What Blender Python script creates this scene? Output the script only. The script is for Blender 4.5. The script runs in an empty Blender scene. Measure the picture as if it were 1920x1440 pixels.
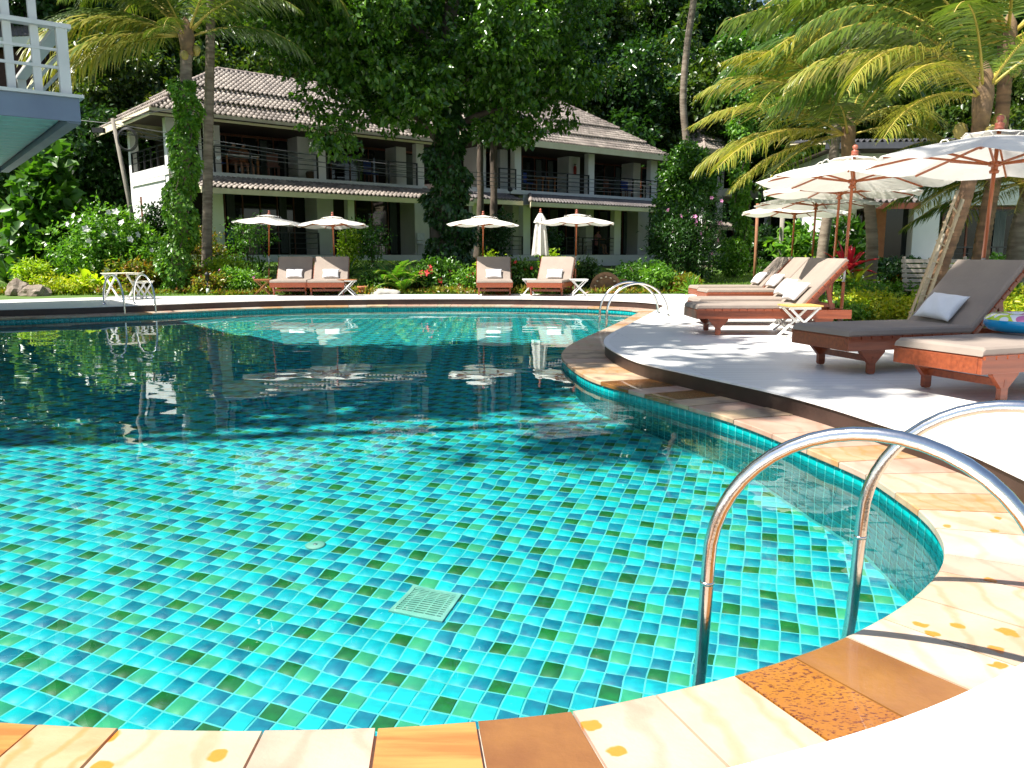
import bpy, bmesh, math, random
import numpy as np
from mathutils import Vector, Matrix
from mathutils.geometry import tessellate_polygon

R = math.radians
scene = bpy.context.scene
COL = scene.collection

# ------------------------------------------------------------------ camera
CAMZ = 1.05
F_PX, W_PX, H_PX = 1500.0, 1920.0, 1440.0
PITCH = math.atan(242.0 / F_PX)
cam_data = bpy.data.cameras.new("camera")
cam_data.sensor_width = 36.0
cam_data.lens = 36.0 * F_PX / W_PX
cam_data.clip_start = 0.05
cam_data.clip_end = 600
cam = bpy.data.objects.new("camera", cam_data)
cam.location = (0, 0, CAMZ)
cam.rotation_euler = (math.pi / 2 - PITCH, 0, 0)
COL.objects.link(cam)
scene.camera = cam

# ------------------------------------------------------------------ sun and sky
SUN_EL = R(57)
SUN_TO = Vector((-0.92, -0.39, 0)).normalized()          # horizontal direction towards the sun
sun_vec = Vector((SUN_TO.x * math.cos(SUN_EL), SUN_TO.y * math.cos(SUN_EL), math.sin(SUN_EL)))
sd = bpy.data.lights.new("sun", 'SUN')
sd.energy = 5.0
sd.angle = R(0.53)
sd.color = (1.0, 0.955, 0.88)
sd.cycles.is_caustics_light = True
sun = bpy.data.objects.new("sun", sd)
sun.rotation_euler = sun_vec.to_track_quat('Z', 'Y').to_euler()
sun.location = (-20, -10, 40)
COL.objects.link(sun)

world = bpy.data.worlds.new("World")
scene.world = world
world.use_nodes = True
wn = world.node_tree
wn.nodes.clear()
sky = wn.nodes.new("ShaderNodeTexSky")
sky.sky_type = 'NISHITA'
sky.sun_disc = False
sky.sun_elevation = SUN_EL
sky.sun_rotation = math.atan2(SUN_TO.x, SUN_TO.y)
sky.air_density = 1.0
sky.dust_density = 1.2
bg = wn.nodes.new("ShaderNodeBackground")
bg.inputs[1].default_value = 0.078
wo = wn.nodes.new("ShaderNodeOutputWorld")
wn.links.new(sky.outputs[0], bg.inputs[0])
wn.links.new(bg.outputs[0], wo.inputs[0])

scene.view_settings.view_transform = 'Standard'
scene.view_settings.look = 'None'
scene.view_settings.exposure = 1.18
scene.view_settings.gamma = 1.0
scene.view_settings.use_curve_mapping = False
cy = scene.cycles
cy.max_bounces = 8
cy.diffuse_bounces = 3
cy.glossy_bounces = 4
cy.transmission_bounces = 6
cy.transparent_max_bounces = 8
cy.caustics_reflective = False
cy.caustics_refractive = True
cy.sample_clamp_indirect = 3.0
cy.blur_glossy = 0.5
cy.use_denoising = True

# ------------------------------------------------------------------ pixel <-> place helpers (1920 x 1440 photograph)
SP, CP = math.sin(PITCH), math.cos(PITCH)
def ray(px, py):
    u, v = (px - 960.0) / F_PX, (720.0 - py) / F_PX
    return Vector((u, CP + v * SP, v * CP - SP))
def at_z(px, py, z):
    d = ray(px, py)
    t = (z - CAMZ) / d.z
    return Vector((d.x * t, d.y * t, z))
def at_y(px, py, y):
    d = ray(px, py)
    t = y / d.y
    return Vector((d.x * t, y, CAMZ + d.z * t))
def x_at(px, y, z=1.0):
    """world x of pixel column px for a point at depth y and height z"""
    fwd = y * CP + (CAMZ - z) * SP
    return (px - 960.0) / F_PX * fwd

Z_COPING, Z_WATER, Z_FLOOR = -0.14, -0.23, -1.33
def through_water(px, py, zf=Z_FLOOR):
    d = ray(px, py).normalized()
    t = (Z_WATER - CAMZ) / d.z
    p = Vector((0, 0, CAMZ)) + d * t
    n = 1 / 1.33
    c = -d.z
    k = math.sqrt(1 - n * n * (1 - c * c))
    r = d * n + Vector((0, 0, 1)) * (n * c - k)
    return p + r * ((zf - Z_WATER) / r.z)

# ------------------------------------------------------------------ object helpers
def tag(o, label=None, cat=None, group=None, kind=None):
    if label: o['label'] = label
    if cat: o['category'] = cat
    if group: o['group'] = group
    if kind: o['kind'] = kind
    return o
def empty(name, loc=(0, 0, 0), rz=0.0, label=None, cat=None, group=None, scale=1.0):
    o = bpy.data.objects.new(name, None)
    o.empty_display_size = 0.1
    o.location = loc
    o.rotation_euler = (0, 0, rz)
    o.scale = (scale,) * 3
    COL.objects.link(o)
    return tag(o, label, cat, group)
def link_mesh(name, me, parent=None, loc=None):
    o = bpy.data.objects.new(name, me)
    COL.objects.link(o)
    if parent is not None: o.parent = parent
    if loc is not None: o.location = loc
    return o
def kids(o): return [c for c in bpy.data.objects if c.parent == o]
_children = {}
def copy_tree(o, parent=None):
    c = o.copy()
    COL.objects.link(c)
    c.parent = parent
    for ch in list(o.children):
        copy_tree(ch, c)
    return c

class MB:
    """collects shapes and links them as ONE mesh object"""
    def __init__(self): self.v, self.f, self.s = [], [], []
    def add(self, vs, fs, smooth=False, M=None):
        n = len(self.v)
        for p in vs:
            p = Vector(p)
            self.v.append(tuple(M @ p) if M is not None else tuple(p))
        for f in fs:
            self.f.append([i + n for i in f]); self.s.append(smooth)
        return self
    def box(self, c, s, rot=None, M=None):
        x, y, z = s[0] / 2, s[1] / 2, s[2] / 2
        vs = [Vector(((i & 1) * 2 - 1, ((i >> 1) & 1) * 2 - 1, ((i >> 2) & 1) * 2 - 1)) for i in range(8)]
        vs = [Vector((a.x * x, a.y * y, a.z * z)) for a in vs]
        if rot is not None: vs = [rot @ a for a in vs]
        vs = [a + Vector(c) for a in vs]
        return self.add(vs, [(0, 2, 3, 1), (4, 5, 7, 6), (0, 1, 5, 4), (2, 6, 7, 3), (0, 4, 6, 2), (1, 3, 7, 5)], M=M)
    def bar(self, a, b, w, h, up=(0, 0, 1), M=None):
        a, b = Vector(a), Vector(b)
        d = b - a; L = d.length; d.normalize()
        up = Vector(up)
        s = d.cross(up)
        if s.length < 1e-4: s = d.cross(Vector((1, 0, 0)))
        s.normalize(); u = s.cross(d).normalized()
        rot = Matrix((d, s, u)).transposed()
        return self.box((a + b) / 2, (L, w, h), rot, M)
    def tube(self, pts, r, n=10, closed=False, caps=True, M=None):
        pts = [Vector(p) for p in pts]
        rs = r if isinstance(r, (list, tuple)) else [r] * len(pts)
        vs, fs = [], []
        ref = Vector((0, 0, 1))
        N = len(pts)
        prev = None
        for i, p in enumerate(pts):
            if closed: t = pts[(i + 1) % N] - pts[i - 1]
            else: t = pts[min(i + 1, N - 1)] - pts[max(i - 1, 0)]
            t.normalize()
            if prev is None:
                a = t.cross(ref)
                if a.length < 1e-3: a = t.cross(Vector((0, 1, 0)))
                a.normalize()
            else:
                a = (prev - t * prev.dot(t)).normalized()
            prev = a
            b = t.cross(a)
            for k in range(n):
                th = 2 * math.pi * k / n
                vs.append(p + (a * math.cos(th) + b * math.sin(th)) * rs[i])
        M2 = N if closed else N - 1
        for i in range(M2):
            j = (i + 1) % N
            for k in range(n):
                fs.append((i * n + k, i * n + (k + 1) % n, j * n + (k + 1) % n, j * n + k))
        if caps and not closed:
            fs.append(tuple(range(n))[::-1]); fs.append(tuple(range((N - 1) * n, N * n)))
        return self.add(vs, fs, smooth=True, M=M)
    def lathe(self, prof, n=16, c=(0, 0, 0), M=None):
        """prof = [(radius, z)...]"""
        c = Vector(c); vs, fs = [], []
        for r, z in prof:
            for k in range(n):
                th = 2 * math.pi * k / n
                vs.append(c + Vector((r * math.cos(th), r * math.sin(th), z)))
        for i in range(len(prof) - 1):
            for k in range(n):
                fs.append((i * n + k, i * n + (k + 1) % n, (i + 1) * n + (k + 1) % n, (i + 1) * n + k))
        fs.append(tuple(range(n))[::-1]); fs.append(tuple(range((len(prof) - 1) * n, len(prof) * n)))
        return self.add(vs, fs, smooth=True, M=M)
    def prism(self, poly, y0, y1, axis='y', M=None):
        """poly in the xz plane pushed from y0 to y1 (axis y), or xy plane pushed in z (axis z)"""
        n = len(poly)
        if axis == 'y': vs = [(a, y0, b) for a, b in poly] + [(a, y1, b) for a, b in poly]
        elif axis == 'x': vs = [(y0, a, b) for a, b in poly] + [(y1, a, b) for a, b in poly]
        else: vs = [(a, b, y0) for a, b in poly] + [(a, b, y1) for a, b in poly]
        fs = [tuple(range(n)), tuple(range(n, 2 * n))[::-1]]
        for i in range(n):
            j = (i + 1) % n
            fs.append((i, i + n, j + n, j))
        return self.add(vs, fs, M=M)
    def mesh(self, name, mat):
        me = bpy.data.meshes.new(name)
        me.from_pydata(self.v, [], self.f)
        me.polygons.foreach_set('use_smooth', self.s)
        if mat is not None: me.materials.append(mat)
        bm = bmesh.new(); bm.from_mesh(me)
        bmesh.ops.recalc_face_normals(bm, faces=bm.faces)
        bm.to_mesh(me); bm.free()
        return me
    def build(self, name, mat, parent=None, loc=None, bevel=0, autosmooth=False):
        o = link_mesh(name, self.mesh(name, mat), parent, loc)
        if bevel:
            m = o.modifiers.new("bevel", 'BEVEL'); m.width = bevel; m.segments = 2; m.limit_method = 'ANGLE'
        return o

def np_mesh(name, V, Fc, mat, k=3, smooth=False):
    """V (n,3) float array, Fc (m,k) int array"""
    me = bpy.data.meshes.new(name)
    V = np.asarray(V, dtype=np.float32); Fc = np.asarray(Fc, dtype=np.int32)
    me.vertices.add(len(V)); me.vertices.foreach_set('co', V.ravel())
    me.loops.add(Fc.size); me.loops.foreach_set('vertex_index', Fc.ravel())
    me.polygons.add(len(Fc))
    me.polygons.foreach_set('loop_start', np.arange(0, Fc.size, k, dtype=np.int32))
    if smooth: me.polygons.foreach_set('use_smooth', np.ones(len(Fc), dtype=bool))
    me.update(calc_edges=True)
    me.materials.append(mat)
    return me

# ------------------------------------------------------------------ materials
MATS = {}
def mat(name, c1, c2=None, rough=0.6, metal=0.0, scale=6.0, bump=0.0, bscale=None, spec=0.5, coat=0.0, detail=4.0, stretch=None, c3=None, ramp=(0.35, 0.65), island=0.0, coords='Object'):
    if name in MATS: return MATS[name]
    m = bpy.data.materials.new(name); m.use_nodes = True
    nt = m.node_tree; N = nt.nodes; L = nt.links
    p = N["Principled BSDF"]
    p.inputs["Roughness"].default_value = rough
    p.inputs["Metallic"].default_value = metal
    p.inputs["Specular IOR Level"].default_value = spec
    p.inputs["Coat Weight"].default_value = coat
    c2 = c2 or tuple(x * 0.8 for x in c1)
    tc = N.new("ShaderNodeTexCoord"); mp = N.new("ShaderNodeMapping")
    if coords == 'World':
        gw = N.new("ShaderNodeNewGeometry"); L.new(gw.outputs['Position'], mp.inputs[0])
    else: L.new(tc.outputs[coords], mp.inputs[0])
    if stretch: mp.inputs['Scale'].default_value = stretch
    no = N.new("ShaderNodeTexNoise"); no.inputs['Scale'].default_value = scale; no.inputs['Detail'].default_value = detail
    L.new(mp.outputs[0], no.inputs[0])
    cr = N.new("ShaderNodeValToRGB")
    cr.color_ramp.elements[0].position = ramp[0]; cr.color_ramp.elements[1].position = ramp[1]
    cr.color_ramp.elements[0].color = (*c2, 1); cr.color_ramp.elements[1].color = (*c1, 1)
    if c3:
        e = cr.color_ramp.elements.new(min(0.98, ramp[1] + 0.12)); e.color = (*c3, 1)
    L.new(no.outputs[0], cr.inputs[0])
    out = cr.outputs[0]
    if island:
        ge = N.new("ShaderNodeObjectInfo") if island < 0 else N.new("ShaderNodeNewGeometry")
        mr = N.new("ShaderNodeMapRange"); a = abs(island)
        mr.inputs[3].default_value = 1 - a; mr.inputs[4].default_value = 1 + a
        L.new(ge.outputs['Random' if island < 0 else 'Random Per Island'], mr.inputs[0])
        mx = N.new("ShaderNodeVectorMath"); mx.operation = 'SCALE'
        L.new(out, mx.inputs[0]); L.new(mr.outputs[0], mx.inputs['Scale']); out = mx.outputs[0]
    L.new(out, p.inputs['Base Color'])
    if bump:
        n2 = N.new("ShaderNodeTexNoise"); n2.inputs['Scale'].default_value = bscale or scale * 4; n2.inputs['Detail'].default_value = 5
        L.new(mp.outputs[0], n2.inputs[0])
        b = N.new("ShaderNodeBump"); b.inputs['Strength'].default_value = bump; b.inputs['Distance'].default_value = 0.02
        L.new(n2.outputs[0], b.inputs['Height']); L.new(b.outputs[0], p.inputs['Normal'])
    MATS[name] = m
    return m

def leaf_mat(name, cols, rough=0.38, trans=0.35, spec=0.5, tcol=None):
    """cols = list of colours picked at random for every leaf"""
    if name in MATS: return MATS[name]
    m = bpy.data.materials.new(name); m.use_nodes = True
    nt = m.node_tree; N = nt.nodes; L = nt.links
    p = N["Principled BSDF"]; out = N["Material Output"]
    p.inputs["Roughness"].default_value = rough; p.inputs["Specular IOR Level"].default_value = spec
    g = N.new("ShaderNodeNewGeometry")
    cr = N.new("ShaderNodeValToRGB")
    n = len(cols)
    cr.color_ramp.elements[0].color = (*cols[0], 1); cr.color_ramp.elements[0].position = 0
    cr.color_ramp.elements[1].color = (*cols[-1], 1); cr.color_ramp.elements[1].position = 1
    for i in range(1, n - 1):
        e = cr.color_ramp.elements.new(i / (n - 1)); e.color = (*cols[i], 1)
    L.new(g.outputs['Random Per Island'], cr.inputs[0])
    L.new(cr.outputs[0], p.inputs['Base Color'])
    t = N.new("ShaderNodeBsdfTranslucent")
    mx = N.new("ShaderNodeMix"); mx.data_type = 'RGBA'; mx.blend_type = 'MULTIPLY'; mx.inputs[0].default_value = 1
    L.new(cr.outputs[0], mx.inputs[6]); mx.inputs[7].default_value = (*(tcol or (1.5, 1.7, 0.5)), 1)
    L.new(mx.outputs[2], t.inputs[0])
    ms = N.new("ShaderNodeMixShader"); ms.inputs[0].default_value = trans
    L.new(p.outputs[0], ms.inputs[1]); L.new(t.outputs[0], ms.inputs[2]); L.new(ms.outputs[0], out.inputs[0])
    MATS[name] = m
    return m
# ------------------------------------------------------------------ pool outline
def catmull(P, closed=True, per=12):
    out = []; n = len(P)
    rng = range(n) if closed else range(n - 1)
    for i in rng:
        p0, p1, p2, p3 = (P[(i - 1) % n], P[i], P[(i + 1) % n], P[(i + 2) % n]) if closed else (P[max(i - 1, 0)], P[i], P[i + 1], P[min(i + 2, n - 1)])
        d1 = max((p1 - p0).length, 1e-3) ** .5; d2 = max((p2 - p1).length, 1e-3) ** .5; d3 = max((p3 - p2).length, 1e-3) ** .5
        m1 = (p2 - p1) + d2 * ((p1 - p0) / d1 - (p2 - p0) / (d1 + d2)) * 1.0 if (p1 - p0).length > 1e-6 else (p2 - p1)
        m2 = (p2 - p1) + d2 * ((p3 - p2) / d3 - (p3 - p1) / (d2 + d3)) * 1.0 if (p3 - p2).length > 1e-6 else (p2 - p1)
        # centripetal tangents
        for k in range(per):
            t = k / per; t2, t3 = t * t, t * t * t
            out.append(p1 * (2 * t3 - 3 * t2 + 1) + m1 * (t3 - 2 * t2 + t) + p2 * (-2 * t3 + 3 * t2) + m2 * (t3 - t2))
    if not closed: out.append(P[-1])
    return out
def resample(P, step, closed=True):
    Q = list(P) + ([P[0]] if closed else [])
    L = [0.0]
    for a, b in zip(Q, Q[1:]): L.append(L[-1] + (b - a).length)
    n = max(3, int(round(L[-1] / step)))
    out = []; j = 0
    for i in range(n if closed else n + 1):
        s = L[-1] * i / n
        while j < len(L) - 2 and L[j + 1] < s: j += 1
        f = (s - L[j]) / max(L[j + 1] - L[j], 1e-9)
        out.append(Q[j].lerp(Q[j + 1], f))
    return out

edge_px = [(0, 597), (150, 592), (300, 586), (430, 580), (560, 576), (700, 574), (850, 573), (1000, 574), (1130, 577), (1180, 580), (1199, 584), (1190, 590),
           (1132, 618), (1091, 636), (1064, 652), (1056, 667), (1073, 686), (1115, 710), (1200, 735), (1350, 777), (1425, 802), (1519, 841), (1631, 889), (1687, 924),
           (1744, 966), (1776, 1008), (1783, 1040), (1773, 1073), (1740, 1111), (1687, 1150), (1642, 1176), (1597, 1198), (1500, 1236), (1386, 1272), (1233, 1309),
           (1080, 1340), (895, 1359), (705, 1372), (480, 1377), (250, 1374), (100, 1368), (0, 1361)]
pool_pts = [at_z(x, y, 0).xy if False else at_z(x, y, Z_COPING).xy for x, y in edge_px]
pool_pts += [Vector(p) for p in [(-2.3, 2.02), (-4.3, 2.7), (-6.6, 4.2), (-8.6, 6.4), (-10.0, 9.2), (-10.9, 12.0), (-10.9, 14.2)]]
POOL = resample(catmull(pool_pts), 0.12)
NP = len(POOL)
def smooth_normals(P, w=2):
    n = len(P); out = []
    for i in range(n):
        t = (P[(i + w) % n] - P[(i - w) % n]).normalized()
        out.append(Vector((-t.y, t.x)))
    return out
area = sum(a.x * b.y - b.x * a.y for a, b in zip(POOL, POOL[1:] + POOL[:1]))
PN = smooth_normals(POOL)
if area > 0: PN = [-n for n in PN]           # outward normals
COPW = 0.5
OUTER = [p + n * COPW for p, n in zip(POOL, PN)]
POLY_POOL = np.array([tuple(p) for p in POOL]); POLY_OUT = np.array([tuple(p) for p in OUTER])
def inside(poly, X, Y):
    """numpy even-odd test"""
    X = np.asarray(X, float); Y = np.asarray(Y, float)
    c = np.zeros(X.shape, bool); n = len(poly); j = n - 1
    for i in range(n):
        xi, yi = poly[i]; xj, yj = poly[j]
        if yi != yj:
            c ^= ((yi > Y) != (yj > Y)) & (X < (xj - xi) * (Y - yi) / (yj - yi) + xi)
        j = i
    return c

def flat_poly(loops, z):
    """triangulated flat sheet with holes"""
    L = [[Vector((p[0], p[1], 0)) for p in lp] for lp in loops]
    tris = tessellate_polygon(L)
    vs = [(p.x, p.y, z) for lp in L for p in lp]
    return vs, [tuple(t) for t in tris]

# ---- water: one rippled sheet
def water_mat():
    m = bpy.data.materials.new("pool_water"); m.use_nodes = True
    N = m.node_tree.nodes; L = m.node_tree.links; N.remove(N["Principled BSDF"])
    g = N.new("ShaderNodeBsdfGlass"); g.inputs['IOR'].default_value = 1.33; g.inputs['Roughness'].default_value = 0.0
    g.inputs['Color'].default_value = (0.93, 1, 1, 1)
    L.new(g.outputs[0], N["Material Output"].inputs[0])
    return m
M_WATER = water_mat()
def sstep0(a, b, x):
    t = np.clip((x - a) / (b - a), 0, 1); return t * t * (3 - 2 * t)
def ripple(X, Y):
    z = np.zeros_like(X)
    rs = np.random.RandomState(5)
    for k in range(46):
        lam = math.exp(rs.uniform(math.log(0.10), math.log(1.6)))
        th = rs.normal(1.35, 0.8)
        ph = rs.uniform(0, 6.28)
        amp = 0.00021 * (lam / 0.4) ** 1.15
        wx = X + 0.12 * np.sin(Y * 1.7 + k) ; wy = Y + 0.12 * np.sin(X * 1.3 + 2 * k)
        z += amp * np.sin((wx * math.cos(th) + wy * math.sin(th)) * 6.2832 / lam + ph)
    calm = 0.55 + 0.45 * np.sin(X * 0.55 + 1.2) * np.sin(Y * 0.43 + 0.4)
    far = sstep0(3.0, 8.5, Y)
    return z * (0.5 + 0.6 * calm) * (0.68 - 0.34 * far)
def build_water():
    # grid, finer near the camera
    ys = [1.2]
    while ys[-1] < 18.6: ys.append(ys[-1] + (0.022 + 0.0048 * max(0, ys[-1] - 2)))
    xs = np.arange(-11.6, 3.4, 0.045)
    ys = np.array(ys)
    X, Y = np.meshgrid(xs, ys)
    Z = ripple(X, Y) + Z_WATER
    nx, ny = len(xs), len(ys)
    grow = np.array([tuple(p + n * 0.10) for p, n in zip(POOL, PN)])
    ins = inside(grow, X, Y)
    idx = np.arange(nx * ny).reshape(ny, nx)
    q = np.stack([idx[:-1, :-1], idx[:-1, 1:], idx[1:, 1:], idx[1:, :-1]], -1)
    keep = ins[:-1, :-1] & ins[:-1, 1:] & ins[1:, 1:] & ins[1:, :-1]
    q = q[keep]
    used = np.unique(q); remap = np.full(nx * ny, -1); remap[used] = np.arange(len(used))
    V = np.stack([X.ravel(), Y.ravel(), Z.ravel()], -1)[used]
    me = np_mesh("water", V, remap[q], M_WATER, k=4, smooth=True)
    o = link_mesh("water", me)
    o['kind'] = 'structure'
    o.cycles.is_caustics_caster = True
    return o
water = build_water()

# ---- tiled basin
def tile_mat(name, c, vary=0.16):
    m = mat(name, c, tuple(x * 0.82 for x in c), rough=0.25, scale=9, ramp=(0.3, 0.7), coords='Object', island=-vary if False else 0)
    return m
TILE = [mat("glass_tile_aqua", (0.005, 0.66, 0.66), (0.0, 0.52, 0.56), rough=0.5, scale=9),
        mat("glass_tile_teal", (0.0, 0.30, 0.38), (0.0, 0.17, 0.27), rough=0.5, scale=11),
        mat("glass_tile_dark_green", (0.008, 0.20, 0.035), (0.004, 0.11, 0.02), rough=0.5, scale=11),
        mat("glass_tile_light_green", (0.05, 0.45, 0.20), (0.03, 0.36, 0.20), rough=0.5, scale=11),
        mat("glass_tile_turquoise", (0.0, 0.54, 0.58), (0.0, 0.40, 0.48), rough=0.5, scale=11)]
M_GROUT = mat("grout", (0.12, 0.62, 0.58), (0.09, 0.54, 0.52), rough=0.8, scale=20)
TILE.append(mat("glass_tile_wall_teal", (0.0, 0.27, 0.29), (0.0, 0.19, 0.23), rough=0.15, scale=5)); TILE_W = 0; TILE.append(mat("glass_tile_wall_dark", (0.0, 0.20, 0.21), (0.0, 0.15, 0.17), rough=0.15, scale=5)); TILE.append(mat("glass_tile_waterline", (0.0, 0.36, 0.35), (0.0, 0.27, 0.28), rough=0.25, scale=6))
A1 = R(17.5)
ga = Vector((math.sin(A1), math.cos(A1))); gb = Vector((math.cos(A1), -math.sin(A1)))
TS = 0.091
def tile_kind(i, j):
    a = (i + 3 * j) % 8
    if a == 0: return 2
    if a == 3: return 3
    h = (i * 73856093 ^ j * 19349663) & 1023
    if a in (1, 5): return 1 if h > 120 else 4
    if a == 7: return 1 if h > 500 else 4
    if a == 6: return 0
    return 0 if h > 330 else 4
pool_floor = MB()
vs, fs = flat_poly([[p + n * 0.05 for p, n in zip(POOL, PN)]], Z_FLOOR)
pool_floor.add(vs, fs)
pool_floor = pool_floor.build("pool_floor", M_GROUT); pool_floor['kind'] = 'structure'
def tile_unit():
    h = TS / 2 - 0.0036; b = 0.004; t = 0.004
    v = [(-h, -h, 0), (h, -h, 0), (h, h, 0), (-h, h, 0), (-h + b, -h + b, t), (h - b, -h + b, t), (h - b, h - b, t), (-h + b, h - b, t)]
    f = [(4, 5, 6, 7), (0, 1, 5, 4), (1, 2, 6, 5), (2, 3, 7, 6), (3, 0, 4, 7)]
    return v, f
tv, tf = tile_unit()
tile_mesh = []
for k, m_ in enumerate(TILE):
    me = bpy.data.meshes.new("pool_tile"); me.from_pydata(tv, [], tf); me.materials.append(m_); tile_mesh.append(me)
# grid positions
I, J = np.meshgrid(np.arange(-190, 230), np.arange(-160, 200))
TX = I * TS * ga.x + J * TS * gb.x; TY = I * TS * ga.y + J * TS * gb.y
shr = np.array([tuple(p + n * 0.05) for p, n in zip(POOL, PN)])
bb = (TX > -11.2) & (TX < 3.5) & (TY > 1.2) & (TY < 18.6)
I, J, TX, TY = I[bb], J[bb], TX[bb], TY[bb]
ok = inside(shr, TX, TY)
I, J, TX, TY = I[ok], J[ok], TX[ok], TY[ok]
# nearest tiles in view become single parts
w = through_water(960, 1370)
def in_view(x, y):
    fwd = y * CP + (CAMZ - (-0.9)) * SP
    return abs(x) / fwd < 0.60
d2 = TX ** 2 + TY ** 2
order = np.argsort(d2)
drain_c = through_water(800, 1131); inlet_c = through_water(592, 1023)
singles = []
for n_ in order:
    if TY[n_] > 2.25 and in_view(TX[n_], TY[n_]): singles.append(n_)
    if len(singles) >= 298: break
single_set = set(int(a) for a in singles)
rotz = -A1
for n_ in singles:
    o = link_mesh("tile", tile_mesh[tile_kind(int(I[n_]), int(J[n_]))], pool_floor, (TX[n_], TY[n_], Z_FLOOR))
    o.rotation_euler = (0, 0, rotz)
    o.cycles.is_caustics_receiver = True
mask = np.ones(len(TX), bool); mask[list(single_set)] = False
TVa = np.array(tv); ca, sa = math.cos(rotz), math.sin(rotz)
TVr = np.stack([TVa[:, 0] * ca - TVa[:, 1] * sa, TVa[:, 0] * sa + TVa[:, 1] * ca, TVa[:, 2]], -1)
def tiles_mesh(name, C, kinds, TVr, mats, F4=np.array(tf)):
    V = (C[:, None, :] + TVr[None]).reshape(-1, 3)
    Fq = (np.arange(len(C))[:, None, None] * 8 + F4[None]).reshape(-1, 4)
    me = np_mesh(name, V, Fq, mats[0], k=4)
    for m_ in mats[1:]: me.materials.append(m_)
    me.polygons.foreach_set('material_index', np.repeat(kinds, len(F4)).astype(np.int32))
    return me
C = np.stack([TX[mask], TY[mask], np.full(mask.sum(), Z_FLOOR)], -1)
K = np.array([tile_kind(int(a), int(b)) for a, b in zip(I[mask], J[mask])])
ft = link_mesh("floor_tiles", tiles_mesh("floor_tiles", C, K, TVr, TILE), pool_floor); ft['kind'] = 'stuff'
ft.cycles.is_caustics_receiver = True; pool_floor.cycles.is_caustics_receiver = True

# wall with its tiles
pw = MB(); n = NP
vs = [(p.x, p.y, Z_COPING - 0.03) for p in POOL] + [(p.x, p.y, Z_FLOOR - 0.02) for p in POOL]
pw.add(vs, [(i, (i + 1) % n, (i + 1) % n + n, i + n) for i in range(n)])
pool_wall = pw.build("pool_wall", M_GROUT); pool_wall['kind'] = 'structure'
WT = resample(POOL, TS); WN = smooth_normals(WT, 1)
if area > 0: WN = [-q for q in WN]
Vl, Kl, Fl = [], [], []
zrows = [Z_COPING - 0.045 - TS * 0.5 - r_ * TS for r_ in range(12)]
rs = random.Random(4)
TVa3 = [Vector(a) for a in tv]
for i, (p, nn) in enumerate(zip(WT, WN)):
    t = Vector((-nn.y, nn.x))
    for r_, z in enumerate(zrows):
        base = len(Vl)
        for a in TVa3:
            Vl.append((p.x + t.x * a.x * 0.98 - nn.x * a.z, p.y + t.y * a.x * 0.98 - nn.y * a.z, z + a.y))
        Fl += [[base + q for q in f] for f in tf]
        kd = 7 if r_ == 0 else (5 if rs.random() < .7 else 6)
        Kl.append(kd)
me = np_mesh("wall_tiles", Vl, Fl, TILE[0], k=4)
for m_ in TILE[1:]: me.materials.append(m_)
me.polygons.foreach_set('material_index', np.repeat(Kl, 5).astype(np.int32))
wt = link_mesh("wall_tiles", me, pool_wall); wt['kind'] = 'stuff'
wt.cycles.is_caustics_receiver = True; pool_wall.cycles.is_caustics_receiver = True
# ------------------------------------------------------------------ coping stones
STONES = {
 'cream': mat("cream_sandstone", coords="World", c1=(0.53, 0.43, 0.315), c2=(0.45, 0.335, 0.23), rough=0.32, scale=3.5, bump=0.08, bscale=60, coat=0.25),
 'pale': mat("pale_sandstone", coords="World", c1=(0.56, 0.48, 0.385), c2=(0.49, 0.385, 0.29), rough=0.35, scale=4, bump=0.08, bscale=50, coat=0.2),
 'pink': mat("pink_sandstone", coords="World", c1=(0.538, 0.378, 0.286), c2=(0.437, 0.277, 0.202), rough=0.35, scale=3, bump=0.1, bscale=60, coat=0.2),
 'peach': mat("peach_sandstone", coords="World", c1=(0.495, 0.325, 0.186), c2=(0.402, 0.232, 0.109), rough=0.35, scale=4, bump=0.1, bscale=60, coat=0.2, stretch=(1, 3, 1)),
 'brown': mat("brown_sandstone", coords="World", c1=(0.31, 0.14, 0.035), c2=(0.19, 0.075, 0.022), rough=0.25, scale=2.5, bump=0.12, bscale=40, coat=0.5),
 'stripe': mat("striped_sandstone", coords="World", c1=(0.488, 0.244, 0.067), c2=(0.385, 0.141, 0.037), rough=0.3, scale=3.2, bump=0.08, bscale=60, coat=0.3, stretch=(0.6, 7, 1), ramp=(0.4, 0.6)),
 'rough': mat("rough_sandstone", coords="World", c1=(0.44, 0.31, 0.20), c2=(0.24, 0.16, 0.10), rough=0.5, scale=4.5, bump=0.35, bscale=18, c3=(0.487, 0.353, 0.210), ramp=(0.36, 0.5)),
}
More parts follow.
